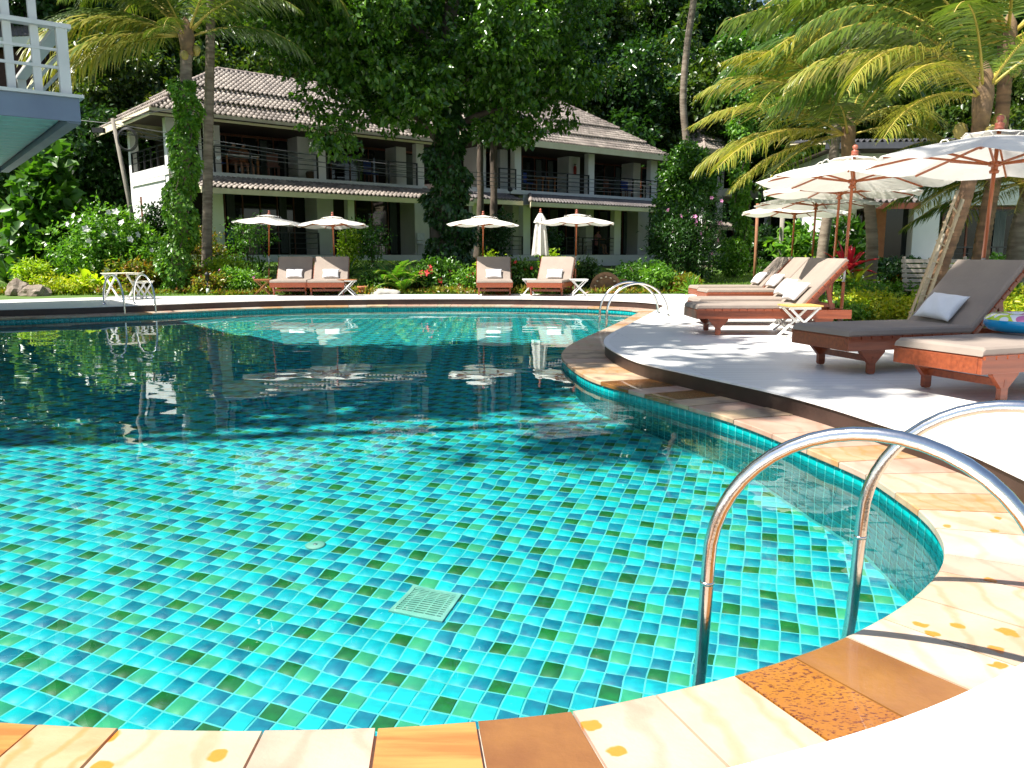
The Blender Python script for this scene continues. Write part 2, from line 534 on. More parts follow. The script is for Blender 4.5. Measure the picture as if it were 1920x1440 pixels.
def speckle_mat():
    m = mat("speckled_sandstone", coords="World", c1=(0.367, 0.151, 0.020), c2=(0.295, 0.105, 0.013), rough=0.22, scale=3, bump=0.12, bscale=60, coat=0.5)
    N = m.node_tree.nodes; L = m.node_tree.links; p = N["Principled BSDF"]
    src = p.inputs['Base Color'].links[0].from_socket
    tc = N.new("ShaderNodeNewGeometry"); v = N.new("ShaderNodeTexNoise"); v.inputs['Scale'].default_value = 75; v.inputs['Detail'].default_value = 2
    mp = N.new("ShaderNodeMapping"); mp.inputs['Scale'].default_value = (1, 2.4, 1); mp.inputs['Rotation'].default_value = (0, 0, 0.4)
    L.new(tc.outputs['Position'], mp.inputs[0]); L.new(mp.outputs[0], v.inputs[0])
    r = N.new("ShaderNodeValToRGB"); r.color_ramp.elements[0].position = 0.565; r.color_ramp.elements[1].position = 0.61
    L.new(v.outputs[0], r.inputs[0])
    x = N.new("ShaderNodeMix"); x.data_type = 'RGBA'; x.inputs[7].default_value = (0.13, 0.035, 0.015, 1)
    L.new(r.outputs[0], x.inputs[0]); L.new(src, x.inputs[6]); L.new(x.outputs[2], p.inputs['Base Color'])
    return m
def veins(m, col=(0.42, 0.22, 0.10), amt=0.5, sc=1.6):
    N = m.node_tree.nodes; L = m.node_tree.links; p = N["Principled BSDF"]; src = p.inputs['Base Color'].links[0].from_socket
    g = N.new("ShaderNodeNewGeometry"); w = N.new("ShaderNodeTexWave"); w.inputs['Scale'].default_value = sc; w.inputs['Distortion'].default_value = 9; w.inputs['Detail'].default_value = 4; w.inputs['Detail Scale'].default_value = 1.3
    L.new(g.outputs['Position'], w.inputs[0]); r = N.new("ShaderNodeValToRGB"); r.color_ramp.elements[0].position = .80; r.color_ramp.elements[1].position = 1.0
    L.new(w.outputs[1], r.inputs[0]); mu = N.new("ShaderNodeMath"); mu.operation = 'MULTIPLY'; mu.inputs[1].default_value = amt; L.new(r.outputs[0], mu.inputs[0])
    x = N.new("ShaderNodeMix"); x.data_type = 'RGBA'; x.inputs[7].default_value = (*col, 1); L.new(mu.outputs[0], x.inputs[0]); L.new(src, x.inputs[6]); L.new(x.outputs[2], p.inputs['Base Color'])
veins(STONES['cream'], amt=.45); veins(STONES['pink'], (0.45, 0.20, 0.13), .4); veins(STONES['pale'], amt=.3); veins(STONES['peach'], (0.5, 0.2, 0.05), .6, 2.4)
STONES['speckle'] = speckle_mat()
def stain_mat(base, name):
    m = base.copy(); m.name = name
    N = m.node_tree.nodes; L = m.node_tree.links; p = N["Principled BSDF"]
    src = p.inputs['Base Color'].links[0].from_socket
    tc = N.new("ShaderNodeNewGeometry"); v = N.new("ShaderNodeTexVoronoi"); v.voronoi_dimensions = '2D'; v.inputs['Scale'].default_value = 6.5
    nz = N.new("ShaderNodeTexNoise"); nz.inputs['Scale'].default_value = 14
    ad = N.new("ShaderNodeVectorMath"); ad.operation = 'MULTIPLY_ADD'; ad.inputs[1].default_value = (0.07, 0.07, 0)
    L.new(tc.outputs['Position'], nz.inputs[0]); fl = N.new('ShaderNodeVectorMath'); fl.operation = 'MULTIPLY'; fl.inputs[1].default_value = (1, 1, 0); L.new(tc.outputs['Position'], fl.inputs[0]); L.new(nz.outputs['Color'], ad.inputs[0]); L.new(fl.outputs[0], ad.inputs[2])
    L.new(ad.outputs[0], v.inputs[0])
    r = N.new("ShaderNodeValToRGB"); r.color_ramp.elements[0].position = 0.13; r.color_ramp.elements[1].position = 0.17
    r.color_ramp.elements[0].color = (1, 1, 1, 1); r.color_ramp.elements[1].color = (0, 0, 0, 1)
    L.new(v.outputs['Distance'], r.inputs[0])
    # only some cells carry a stain
    sp = N.new("ShaderNodeSeparateColor"); L.new(v.outputs['Color'], sp.inputs[0])
    gt = N.new("ShaderNodeMath"); gt.operation = 'GREATER_THAN'; gt.inputs[1].default_value = 0.5; L.new(sp.outputs[0], gt.inputs[0])
    mu = N.new("ShaderNodeMath"); mu.operation = 'MULTIPLY'; L.new(gt.outputs[0], mu.inputs[0]); L.new(r.outputs[0], mu.inputs[1])
    x = N.new("ShaderNodeMix"); x.data_type = 'RGBA'; x.inputs[7].default_value = (0.62, 0.21, 0.03, 1)
    L.new(mu.outputs[0], x.inputs[0]); L.new(src, x.inputs[6]); L.new(x.outputs[2], p.inputs['Base Color'])
    return m
STONES['cream_stained'] = stain_mat(STONES['cream'], "stained_cream_sandstone")
STONES['pale_stained'] = stain_mat(STONES['pale'], "stained_pale_sandstone")
STONES['pink_stained'] = stain_mat(STONES['pink'], "stained_pink_sandstone")

bed = MB(); n = NP
vs = [(*(p - q * 0.0), Z_COPING - 0.012) for p, q in zip(POOL, PN)] + [(*(o_ + q * 0.06), Z_COPING - 0.012) for o_, q in zip(OUTER, PN)] + \
     [(*p, Z_COPING - 0.05) for p in POOL]
fs = [(i, (i + 1) % n, (i + 1) % n + n, i + n) for i in range(n)] + [(i, i + 2 * n, (i + 1) % n + 2 * n, (i + 1) % n) for i in range(n)]
bed.add(vs, fs)
coping = bed.build("coping", mat("coping_grout", (0.62, 0.56, 0.46), (0.5, 0.45, 0.38), rough=0.9, scale=30))
coping['kind'] = 'structure'
def near_idx(px, py):
    p = at_z(px, py, Z_COPING).xy
    return min(range(NP), key=lambda i: (POOL[i] - p).length)
cum = [0.0]
for a, b in zip(POOL, POOL[1:] + POOL[:1]): cum.append(cum[-1] + (b - a).length)
PERIM = cum[-1]
def pt_at(s):
    s %= PERIM
    lo, hi = 0, NP
    while hi - lo > 1:
        m_ = (lo + hi) // 2
        if cum[m_] <= s: lo = m_
        else: hi = m_
    f = (s - cum[lo]) / max(cum[lo + 1] - cum[lo], 1e-9)
    j = (lo + 1) % NP
    p = POOL[lo % NP].lerp(POOL[j], f); q = PN[lo % NP].lerp(PN[j], f).normalized()
    return p, q
joint_px = [((1519, 841), 'peach'), ((1575, 866), 'pink'), ((1631, 889), 'cream'), ((1687, 924), 'peach'), ((1730, 955), 'cream_stained'), ((1762, 990), 'pale'),
            ((1783, 1040), 'pink_stained'), ((1773, 1073), 'cream_stained'), ((1728, 1122), 'cream_stained'), ((1665, 1163), 'pale_stained'), ((1597, 1198), 'brown'),
            ((1497, 1237), 'speckle'), ((1386, 1272), 'cream'), ((1235, 1309), 'pink_stained'), ((1077, 1341), 'brown'),
            ((895, 1359), 'stripe'), ((705, 1372), 'pink'), ((490, 1377), 'cream_stained'), ((215, 1373), 'peach'), ((60, 1367), 'cream')]
def s_of(px, py):
    p = at_z(px, py, Z_COPING).xy; best = (9e9, 0)
    for i in range(NP):
        a, b = POOL[i], POOL[(i + 1) % NP]; ab = b - a
        t = min(1, max(0, (p - a).dot(ab) / ab.dot(ab))); d = (a + ab * t - p).length
        if d < best[0]: best = (d, cum[i] + ab.length * t)
    return best[1]
js = [(s_of(*p), k) for p, k in joint_px]
# the outline may run either way
if js[1][0] < js[0][0]: pass
rs = random.Random(11)
s_first, s_last = js[0][0], js[-1][0]
stones = [(js[i][0], js[i + 1][0], js[i][1]) for i in range(len(js) - 1)]
s = s_last
end = s_first + PERIM
kk = 'cream'
while s < end - 0.2:
    w_ = rs.uniform(0.26, 0.52)
    if end - s - w_ < 0.2: w_ = end - s
    p, _ = pt_at(s + w_ / 2)
    if p.x > 0.4 and 4.8 < p.y < 10: kk = rs.choice(['rough', 'rough', 'rough', 'peach', 'brown', 'pink'])
    elif p.y > 10: kk = rs.choice(['cream', 'peach', 'pale', 'cream', 'pink', 'pink', 'rough'])
    else: kk = rs.choice(['cream', 'peach', 'pale', 'pink', 'stripe', 'cream_stained', 'brown'])
    stones.append((s, s + w_, kk)); s += w_
for s0, s1, kind in stones:
    k = max(2, int((s1 - s0) / 0.07) + 1)
    gap = 0.004
    a = [pt_at(s0 + gap + (s1 - s0 - 2 * gap) * i / k) for i in range(k + 1)]
    zt = Z_COPING + rs.uniform(-0.001, 0.001) + (rs.uniform(-0.004, 0.004) if kind == 'rough' else 0)
    sk = rs.uniform(-0.05, 0.05)
    top_i = [(*(p - q * 0.022), zt - 0.004) for p, q in a]
    top_j = [(*(p - q * 0.014), zt) for p, q in a]
    top_o = [(*(p + q * (COPW + 0.03)), zt) for p, q in a]
    bot_i = [(*(p - q * 0.022), zt - 0.034) for p, q in a]
    bot_o = [(*(p + q * 0.03), zt - 0.034) for p, q in a]
    n = k + 1
    vs = top_o + top_j + top_i + bot_i + bot_o
    cen = sum((Vector(v) for v in vs), Vector()) / len(vs)
    fs = []
    for r_ in range(4):
        for i in range(k): fs.append((r_ * n + i, r_ * n + i + 1, (r_ + 1) * n + i + 1, (r_ + 1) * n + i))
    fs += [(0, n, 2 * n, 3 * n, 4 * n), (k, 4 * n + k, 3 * n + k, 2 * n + k, n + k)]
    m = MB(); m.add([Vector(v) - cen for v in vs], fs)
    o = m.build("coping_stone", STONES[kind], coping, cen)
    o.cycles.is_caustics_receiver = False

# ------------------------------------------------------------------ deck
back_px = [(-150, 570), (0, 564), (120, 561), (250, 558.5), (400, 556.5), (560, 555), (800, 554), (1000, 553.5), (1150, 553.5), (1310, 553.5)]
DECK_OUT = [at_z(x, y, 0).xy + Vector((0, 0.7)) for x, y in back_px]
DECK_OUT += [Vector(p) for p in [(5.3, 19.0), (5.1, 14.5), (5.35, 12.6), (6.0, 11.6), (7.5, 11.0), (10, 10.6), (16, 10.6), (16, -8), (-15, -8), (-15, 19.5)]]
def board_mat():
    m = mat("white_deck_boards", (0.80, 0.79, 0.76), (0.72, 0.71, 0.68), rough=0.42, scale=2.0, stretch=(0.35, 9, 1), bump=0.05, bscale=40)
    N = m.node_tree.nodes; L = m.node_tree.links; p = N["Principled BSDF"]
    src = p.inputs['Base Color'].links[0].from_socket
    tc = N.new("ShaderNodeTexCoord"); mp = N.new("ShaderNodeMapping"); mp.inputs['Rotation'].default_value = (0, 0, R(-4))
    L.new(tc.outputs['Object'], mp.inputs[0])
    br = N.new("ShaderNodeTexBrick"); br.offset = 0.37
    for k_, v_ in (('Scale', 1.0), ('Mortar Size', 0.0035), ('Mortar Smooth', 0.3), ('Brick Width', 2.2), ('Row Height', 0.135)): br.inputs[k_].default_value = v_
    br.inputs['Color1'].default_value = (1, 1, 1, 1); br.inputs['Color2'].default_value = (0.95, 0.95, 0.94, 1); br.inputs['Mortar'].default_value = (0.62, 0.6, 0.57, 1)
    L.new(mp.outputs[0], br.inputs[0])
    x = N.new("ShaderNodeMix"); x.data_type = 'RGBA'; x.blend_type = 'MULTIPLY'; x.inputs[0].default_value = 1
    L.new(src, x.inputs[6]); L.new(br.outputs[0], x.inputs[7]); L.new(x.outputs[2], p.inputs['Base Color'])
    return m
M_DECK = board_mat()
EDGE_IN = [p + q * (COPW - 0.015) for p, q in zip(POOL, PN)]
EDGE_OUT = [p + q * (COPW + 0.055) for p, q in zip(POOL, PN)]
d = MB(); vs, fs = flat_poly([DECK_OUT, EDGE_OUT], -0.003); d.add(vs, fs)
nn = len(DECK_OUT)
d.add([(*p, -0.003) for p in DECK_OUT] + [(*p, -0.6) for p in DECK_OUT], [(i, (i + 1) % nn, (i + 1) % nn + nn, i + nn) for i in range(nn)])
deck = d.build("pool_deck", M_DECK); deck['kind'] = 'structure'
n = NP
rz_ = MB()
rz_.add([(*(p + q * (COPW + 0.004)), -0.012) for p, q in zip(POOL, PN)] + [(*(p + q * (COPW + 0.004)), Z_COPING - 0.02) for p, q in zip(POOL, PN)],
        [(i, i + n, (i + 1) % n + n, (i + 1) % n) for i in range(n)])
riser = rz_.build("deck_riser", mat("dark_brown_riser", (0.050, 0.028, 0.022), (0.035, 0.02, 0.016), rough=0.45, scale=5)); riser['kind'] = 'structure'
# edging strips round the deck, one object each
M_EDGE = mat("white_edge_strip", (0.80, 0.79, 0.77), (0.76, 0.75, 0.73), rough=0.4, scale=8)
s = 0.0; cnt = 0; far_edge = MB()
while s < PERIM:
    p, q = pt_at(s)
    inview = abs(p.x) < 0.62 * max(p.y, 0.5) + 1.2 and p.y > 0.2
    w_ = 0.15 if (inview and p.y < 11) else 0.5
    e = min(s + w_, PERIM)
    a = [pt_at(s + 0.002 + (e - s - 0.004) * i / 2) for i in range(3)]
    z1, z0 = 0.0, -0.014
    ins = [Vector((*(p_ + q_ * (COPW - 0.012)), 0)) for p_, q_ in a]; ous = [Vector((*(p_ + q_ * (COPW + 0.056)), 0)) for p_, q_ in a]
    vs = [v + Vector((0, 0, z1)) for v in ins + ous] + [v + Vector((0, 0, z0)) for v in ins + ous]
    fs = [(0, 1, 4, 3), (1, 2, 5, 4), (0, 6, 7, 1), (1, 7, 8, 2), (3, 4, 10, 9), (4, 5, 11, 10), (0, 3, 9, 6), (2, 8, 11, 5)]
    if inview and p.y < 11:
        m = MB(); c0 = Vector(vs[0]); m.add([v - c0 for v in vs], fs); m.build("edge_strip", M_EDGE, deck, c0); cnt += 1
    else: far_edge.add(vs, fs)
    s = e
fe = far_edge.build("edge_strips", M_EDGE, deck); fe['kind'] = 'stuff'

# ------------------------------------------------------------------ drain and floor inlet
def on_floor(px, py): return through_water(px, py)
M_WHITEP = mat("white_plastic", (0.78, 0.80, 0.76), (0.7, 0.74, 0.7), rough=0.4, scale=12)
M_DRAIN = mat("aged_drain_plastic", (0.26, 0.58, 0.46), (0.18, 0.48, 0.38), rough=0.5, scale=12)
c = on_floor(800, 1131); c.z = Z_FLOOR + 0.006
g = empty("drain_grate", c, -A1, "square white slotted drain grate on the pool floor", "drain")
fr = MB(); h = 0.135
for sx, sy, lx, ly in ((0, 1, .28, .02), (0, -1, .28, .02), (1, 0, .02, .24), (-1, 0, .02, .24)): fr.box((sx * .13, sy * .13, .006), (lx, ly, .014))
fr.build("frame", M_DRAIN, g)
sl = MB()
for k in range(13): sl.box((0, -.114 + k * .019, .005), (.238, .010, .01))
for k in range(4): sl.box((-.09 + k * .06, 0, .003), (.008, .238, .006))
sl.build("grille", M_DRAIN, g)
lb = MB(); lb.box((0, 0, -.0005), (.24, .24, .002)); lb.build("sump", mat("drain_dark", (.10, .22, .2)), g)
c = on_floor(592, 1023); c.z = Z_FLOOR + 0.005
g = empty("floor_inlet", c, 0, "small round white inlet cap on the pool floor", "pool inlet")
m = MB(); m.lathe([(.055, 0), (.055, .008), (.045, .014), (.012, .016)], 20); m.build("cap", M_DRAIN, g)
m = MB(); m.lathe([(.012, .014), (.012, .019), (.004, .021)], 10); m.build("screw", mat("steel_dull", (.5, .5, .5), metal=1, rough=.4), g)

for o in list(COL.objects):
    if o.parent and o.parent.name in ('drain_grate', 'floor_inlet'): o.cycles.is_caustics_receiver = True
# ------------------------------------------------------------------ ladder rails
M_STEEL = mat("polished_steel", (0.78, 0.77, 0.75), (0.68, 0.67, 0.65), rough=0.16, metal=1.0, scale=18, bump=0.03, bscale=120)
def rail_pts(z1=0.132, Rr=0.438, lean=0.033, zb=-0.75, drop=0.0):
    pts = [(-0.0 + lean * (z - Z_WATER), 0, z) for z in np.linspace(zb, z1, 6)]
    o = lean * (z1 - Z_WATER)
    for k in range(1, 25):
        t = math.pi * k / 24
        pts.append((Rr * (1 - math.cos(t)) + o, 0, z1 + Rr * math.sin(t)))
    pts.append((2 * Rr + o, 0, 0.004 - drop))
    return pts
def ladder(foot, gap_vec, ang, label, rpx=0.0205, **kw):
    rt = empty("pool_ladder", (foot.x, foot.y, 0), ang, label, "pool ladder", "pool ladder rails")
    inv = Matrix.Rotation(-ang, 3, 'Z')
    g2 = inv @ Vector((gap_vec.x, gap_vec.y, 0))
    for k, off in enumerate((Vector((0, 0, 0)), g2)):
        pts = [Vector(p) + off for p in rail_pts(**kw)]
        rr = MB(); rr.tube(pts, rpx, 16); h_ = rr.build("handrail", M_STEEL, rt)
        cl = MB()
        b = pts[4].lerp(pts[5], .62); cl.tube([b + Vector((0, 0, -.010)), b + Vector((0, 0, .0))], rpx * 1.07, 16)
        cl.build("joint_collar", M_STEEL, h_); h_.cycles.is_caustics_receiver = True
        fl = MB(); e = pts[-1]; fl.lathe([(.05, 0.002), (.05, .008), (.03, .016), (.024, .03)], 18, c=(e.x, e.y, 0)); fl.build("base_flange", M_STEEL, h_)
    return rt
fl_, fr_ = Vector((.589, 2.326)), Vector((1.231, 2.730))
ladder(fl_, fr_ - fl_, -0.4825, "large steel ladder rails nearest the camera, arching over the coping at bottom right")
# right far ladder: feet at (1137,612) and (1148,609); rises to the deck on the right
fa = at_z(1136, 618, Z_WATER).xy; fb = at_z(1148, 611, Z_WATER).xy
def fit_R(px_w, y): return px_w * y / F_PX / 2
Ra = (1253 - 1137) * fa.y / F_PX / 2
gv = Vector((-0.05, 0.62))
ladder(fa, gv, R(8), "steel ladder rails rising from the far right corner of the pool to the white deck", Rr=Ra * 1.02, z1=0.02)
# left far ladder: rails with feet at (235,592) and (293,590), arching away over the far deck
fa = at_z(235, 596, Z_WATER).xy; fb = at_z(293, 594, Z_WATER).xy
ladder(fa, (fb - fa), R(136), "thin steel ladder rails at the far left edge of the pool, before the white tables", Rr=0.56, z1=0.08, rpx=0.021)
# ------------------------------------------------------------------ ground
def sstep(a, b, x): 
    t = np.clip((x - a) / (b - a), 0, 1); return t * t * (3 - 2 * t)
def terrain(x, y):
    x = np.asarray(x, float); y = np.asarray(y, float)
    mid = sstep(-14.5, -12, x) * (1 - sstep(2.0, 5.0, x))
    z = mid * 0.80 * sstep(22.5, 28.5, y)
    z = z + (1 - mid) * 0.026 * np.clip(y - 22, 0, 30)
    z = z + sstep(-16, -24, x) * 0.5
    b = y - 0.62 * x                                  # hillside behind the villas
    z = z + 0.62 * np.clip(b - 47, 0, 60) * sstep(44, 60, b)
    z = z + 0.55 * np.clip(-x - 19, 0, 40) * sstep(24, 34, y)
    z = z + 0.35 * np.clip(x - 24, 0, 40) * sstep(14, 34, y)
    z = np.minimum(z, 17 + 0.02 * y)
    return z + 0.03 * np.sin(x * 0.9) * np.sin(y * 0.7) * sstep(22, 24, y)
gx = np.concatenate([np.arange(-90, -24, 3.0), np.arange(-24, 24, 0.6), np.arange(24, 93, 3.0)])
gy = np.concatenate([np.arange(-40, 8, 2.0), np.arange(8, 50, 0.6), np.arange(50, 131, 3.0)])
GX, GY = np.meshgrid(gx, gy)
dk_ = np.array([tuple(p) for p in DECK_OUT]); cx_, cy_ = 0.0, 9.0
near_deck = inside(dk_, GX, GY)
GZ = terrain(GX, GY) - 0.03
GZ = np.where(near_deck, -0.25, GZ)
ny_, nx_ = GX.shape
idx = np.arange(nx_ * ny_).reshape(ny_, nx_)
q = np.stack([idx[:-1, :-1], idx[:-1, 1:], idx[1:, 1:], idx[1:, :-1]], -1)
# leave the pool open
inn = near_deck & inside(np.array([tuple(p + n_ * 0.35) for p, n_ in zip(POOL, PN)]), GX, GY)
drop = inn[:-1, :-1] | inn[:-1, 1:] | inn[1:, 1:] | inn[1:, :-1]
drop |= (near_deck[:-1, :-1] & near_deck[:-1, 1:] & near_deck[1:, 1:] & near_deck[1:, :-1])
q = q[~drop]
def ground_mat():
    m = mat("lawn_and_soil", (0.10, 0.17, 0.022), (0.055, 0.115, 0.014), rough=0.95, scale=1.6, bump=0.5, bscale=30, detail=8)
    N = m.node_tree.nodes; L = m.node_tree.links; p = N["Principled BSDF"]
    src = p.inputs['Base Color'].links[0].from_socket
    tc = N.new("ShaderNodeTexCoord"); sp = N.new("ShaderNodeSeparateXYZ"); L.new(tc.outputs['Object'], sp.inputs[0])
    # soil beds in front of the villas and on the wooded slope
    nz = N.new("ShaderNodeTexNoise"); nz.inputs['Scale'].default_value = .8; L.new(tc.outputs['Object'], nz.inputs[0])
    ma = N.new("ShaderNodeMath"); ma.operation = 'MULTIPLY_ADD'; ma.inputs[1].default_value = 2.5; L.new(nz.outputs[0], ma.inputs[0]); L.new(sp.outputs[1], ma.inputs[2])
    mr = N.new("ShaderNodeMapRange"); mr.inputs[1].default_value = 40.5; mr.inputs[2].default_value = 42; L.new(ma.outputs[0], mr.inputs[0])
    x = N.new("ShaderNodeMix"); x.data_type = 'RGBA'; x.inputs[7].default_value = (0.045, 0.035, 0.018, 1)
    L.new(mr.outputs[0], x.inputs[0]); L.new(src, x.inputs[6]); L.new(x.outputs[2], p.inputs['Base Color'])
    return m
ground = link_mesh("ground", np_mesh("ground", np.stack([GX.ravel(), GY.ravel(), GZ.ravel()], -1), q, ground_mat(), k=4, smooth=True))
ground['kind'] = 'structure'
# ------------------------------------------------------------------ sun loungers
M_WOOD = mat("red_brown_wood", (0.30, 0.070, 0.025), (0.20, 0.045, 0.017), rough=0.38, scale=5, stretch=(0.4, 6, 6), bump=0.08, bscale=30, coat=0.15)
M_TAUPE = mat("taupe_canvas", (0.29, 0.235, 0.19), (0.25, 0.20, 0.165), rough=0.8, scale=2.2, bump=0.35, bscale=7)
M_PILLOW = mat("white_cotton", (0.80, 0.80, 0.80), (0.76, 0.76, 0.77), rough=0.85, scale=3, bump=0.6, bscale=8)
def lounger_parts(W=0.74, L=2.05, fold=1.38, ang=R(47), backL=0.86, detail=True):
    """local: x = 0 at the foot, head towards +x, width along y, z up"""
    P = {}
    zt = 0.335
    fr = MB()
    for s in (-1, 1): fr.box((L / 2 + 0.0, s * (W / 2 - 0.02), zt - 0.06), (L, 0.035, 0.115))
    fr.box((0.012, 0, zt - 0.058), (0.03, W - 0.075, 0.118)); fr.box((L - 0.02, 0, zt - 0.06), (0.03, W - 0.075, 0.11))
    fr.box((fold, 0, zt - 0.075), (0.04, W - 0.075, 0.07))
    P['frame'] = fr
    lg = MB()
    hz = zt - 0.118
    poly = [(-0.035, 0.02), (-0.022, 0.004), (0.022, 0.004), (0.035, 0.02), (0.035, hz * 0.45), (0.13, hz - 0.02), (0.13, hz), (-0.13, hz), (-0.13, hz - 0.02), (-0.035, hz * 0.45)]
    lg.prism(poly, -0.02, 0.02)
    P['leg'] = lg
    st = MB(); st.box((0, 0, 0.135), (0.025, W - 0.08, 0.055)); P['stretcher'] = st
    sl = MB(); sl.box((0, 0, 0), (0.096, W + 0.03, 0.026)); P['slat'] = sl
    ca, sa = math.cos(ang), math.sin(ang)
    th = 0.062
    # mattress: seat then back
    def mattress(x0, x1):
        nx, ny = 12, 8; vs = []; fs = []
        return None
    mt = MB()
    prof_u = [0.0, 0.012, 0.03, 0.5, 0.97, 0.988, 1.0]
    # section runs across y with rounded edges; path runs along x then up the back
    path = [(0.0, zt + 0.012), (0.03, zt + 0.012), (0.5, zt + 0.012), (1.0, zt + 0.012), (fold - 0.03, zt + 0.012)]
    pathT = [(0.012, zt + 0.012 + th * .7), (0.035, zt + 0.012 + th), (0.5, zt + 0.012 + th * 1.02), (1.0, zt + 0.012 + th * 1.02), (fold - 0.05, zt + 0.012 + th)]
    nrm = Vector((-sa, 0, ca)); d = Vector((ca, 0, sa)); b0 = Vector((fold + 0.0, 0, zt + 0.012))
    for t in (0.02, 0.3, 0.6, backL - 0.02, backL):
        q = b0 + d * t; path.append((q.x, q.z))
        q2 = q + nrm * (th if t < backL else th * 0.6); pathT.append((q2.x, q2.z))
    hw = W / 2 - 0.004
    ys = [(-hw, 0.2), (-hw + 0.004, 0.75), (-hw + 0.02, 1.0), (0, 1.03), (hw - 0.02, 1.0), (hw - 0.004, 0.75), (hw, 0.2)]
    vs, fs = [], []
    m_ = len(ys) + 2
    for (ax, az), (bx, bz) in zip(path, pathT):
        vs.append((ax, -hw + .004, az))
        for y, f in ys: vs.append((ax + (bx - ax) * f, y, az + (bz - az) * f))
        vs.append((ax, hw - .004, az))
    n_ = len(path)
    for i in range(n_ - 1):
        for j in range(m_): fs.append((i * m_ + j, i * m_ + (j + 1) % m_, (i + 1) * m_ + (j + 1) % m_, (i + 1) * m_ + j))
    fs.append(tuple(range(m_))); fs.append(tuple(range((n_ - 1) * m_, n_ * m_))[::-1])
    mt.add(vs, fs)
    P['mattress'] = mt
    o1 = Vector((fold, 0, zt - 0.045))
    pr = MB()
    for s in (-1, 1):
        a = o1 + d * 0.52 + Vector((0, s * (W / 2 - 0.10), 0)); pr.bar(a, (a.x + 0.10, a.y, zt - 0.06), 0.028, 0.05, up=(1, 0, 0))
    P['prop'] = pr
    return P, dict(zt=zt, fold=fold, d=d, nrm=nrm, o1=o1, backL=backL, L=L, W=W, th=th)
def make_lounger(label, loc, rz, group, W=0.74, wide=0):
    P, G = lounger_parts(W=W)
    rt = empty("sun_lounger", loc, rz, label, "sun lounger", group)
    P['frame'].build("frame", M_WOOD, rt, bevel=0.004)
    lm = P['leg'].mesh("leg", M_WOOD)
    for lx in (0.30, G['L'] - 0.35):
        for s in (-1, 1):
            link_mesh("leg", lm, rt, (lx, s * (W / 2 - 0.062), 0))
    sm = P['stretcher'].mesh("stretcher", M_WOOD)
    for lx in (0.30, G['L'] - 0.35): link_mesh("stretcher", sm, rt, (lx, 0, 0))
    slm = P['slat'].mesh("slat", M_WOOD)
    nsl = 12
    for k in range(nsl): link_mesh("slat", slm, rt, (0.058 + k * (G['fold'] - 0.06) / nsl, 0, G['zt'] + 0.0))
    bfo = MB().bar(G['o1'] + G['d'] * (G['backL'] - .05), G['o1'] + G['d'] * (G['backL'] - .01), W - .08, .05, up=G['nrm']).build("back_frame", M_WOOD, rt)
    for s in (-1, 1):
        a = G['o1'] + Vector((0, s * (W / 2 - 0.055), 0)); MB().bar(a, a + G['d'] * (G['backL'] - 0.02), 0.03, 0.06, up=G['nrm']).build("side_bar", M_WOOD, bfo)
    for k in range(8):
        q = G['o1'] + G['d'] * (0.07 + k * 0.108) + G['nrm'] * 0.042
        o = link_mesh("slat", slm, bfo, q); o.rotation_euler = (0, -math.atan2(G['d'].z, G['d'].x), 0)
    for s in (-1, 1):
        a = G['o1'] + G['d'] * 0.52 + Vector((0, s * (W / 2 - 0.10), 0)); MB().bar(a, (a.x + 0.10, a.y, G['zt'] - 0.06), 0.028, 0.05, up=(1, 0, 0)).build("prop", M_WOOD, rt)
    P['mattress'].build("mattress", M_TAUPE, rt, bevel=0)
    return rt, G
def pillow_mesh(w=0.46, h=0.32, t=0.13, seed=0):
    n = 17; vs, fs = [], []
    rs = random.Random(seed)
    for side in (1, -1):
        for i in range(n):
            for j in range(n):
                u, v = -1 + 2 * i / (n - 1), -1 + 2 * j / (n - 1)
                e = max(0, (1 - u * u)) * max(0, (1 - v * v))
                z = side * t / 2 * e ** 0.42
                pin = 0.10
                x = u * w / 2 * (1 - pin * (1 - v * v) * abs(u) ** 3 * 1.0); y = v * h / 2 * (1 - pin * (1 - u * u) * abs(v) ** 3)
                z += 0.006 * math.sin(u * 7 + v * 4 + seed) * e ** .5
                vs.append((x, y, z))
    for s in range(2):
        o = s * n * n
        for i in range(n - 1):
            for j in range(n - 1):
                q = (o + i * n + j, o + (i + 1) * n + j, o + (i + 1) * n + j + 1, o + i * n + j + 1)
                fs.append(q if s == 0 else q[::-1])
    m = MB(); m.add(vs, fs, smooth=True)
    me = m.mesh("pillow", M_PILLOW)
    bm = bmesh.new(); bm.from_mesh(me); bmesh.ops.remove_doubles(bm, verts=bm.verts, dist=1e-4); bmesh.ops.recalc_face_normals(bm, faces=bm.faces); bm.to_mesh(me); bm.free()
    return me
def put_pillow(root, G, label, seed=0, along=0.20, tilt=0.0, yoff=0.0):
    """leans on the back of the lounger root"""
    me = pillow_mesh(seed=seed)
    d, nrm = G['d'], G['nrm']
    c = Vector((G['fold'], yoff, G['zt'] + 0.012)) + d * (along + 0.04) + nrm * (G['th'] + 0.055)
    # pillow x -> lounger y, pillow y -> d, pillow z -> nrm
    Mx = Matrix((Vector((0, -1, 0)), d, nrm)).transposed().to_4x4()
    Mx = Matrix.Translation(c) @ Mx @ Matrix.Rotation(tilt, 4, 'Z')
    o = link_mesh("pillow", me)
    o.matrix_world = Matrix.Translation(root.location) @ Matrix.Rotation(root.rotation_euler.z, 4, 'Z') @ Mx
    tag(o, label, "pillow", "white pillows on the sun loungers")
    return o
GR = "sun loungers round the pool"
def axis_loc(leg_px, rz, W, lx=0.30, s=1):
    """place a lounger so that its front leg on side s (+1 left of the head direction) stands at a pixel"""
    p = at_z(leg_px[0], leg_px[1], 0)
    off = Matrix.Rotation(rz, 3, 'Z') @ Vector((lx, s * (W / 2 - 0.062), 0))
    return (p.x - off.x, p.y - off.y, 0.0)
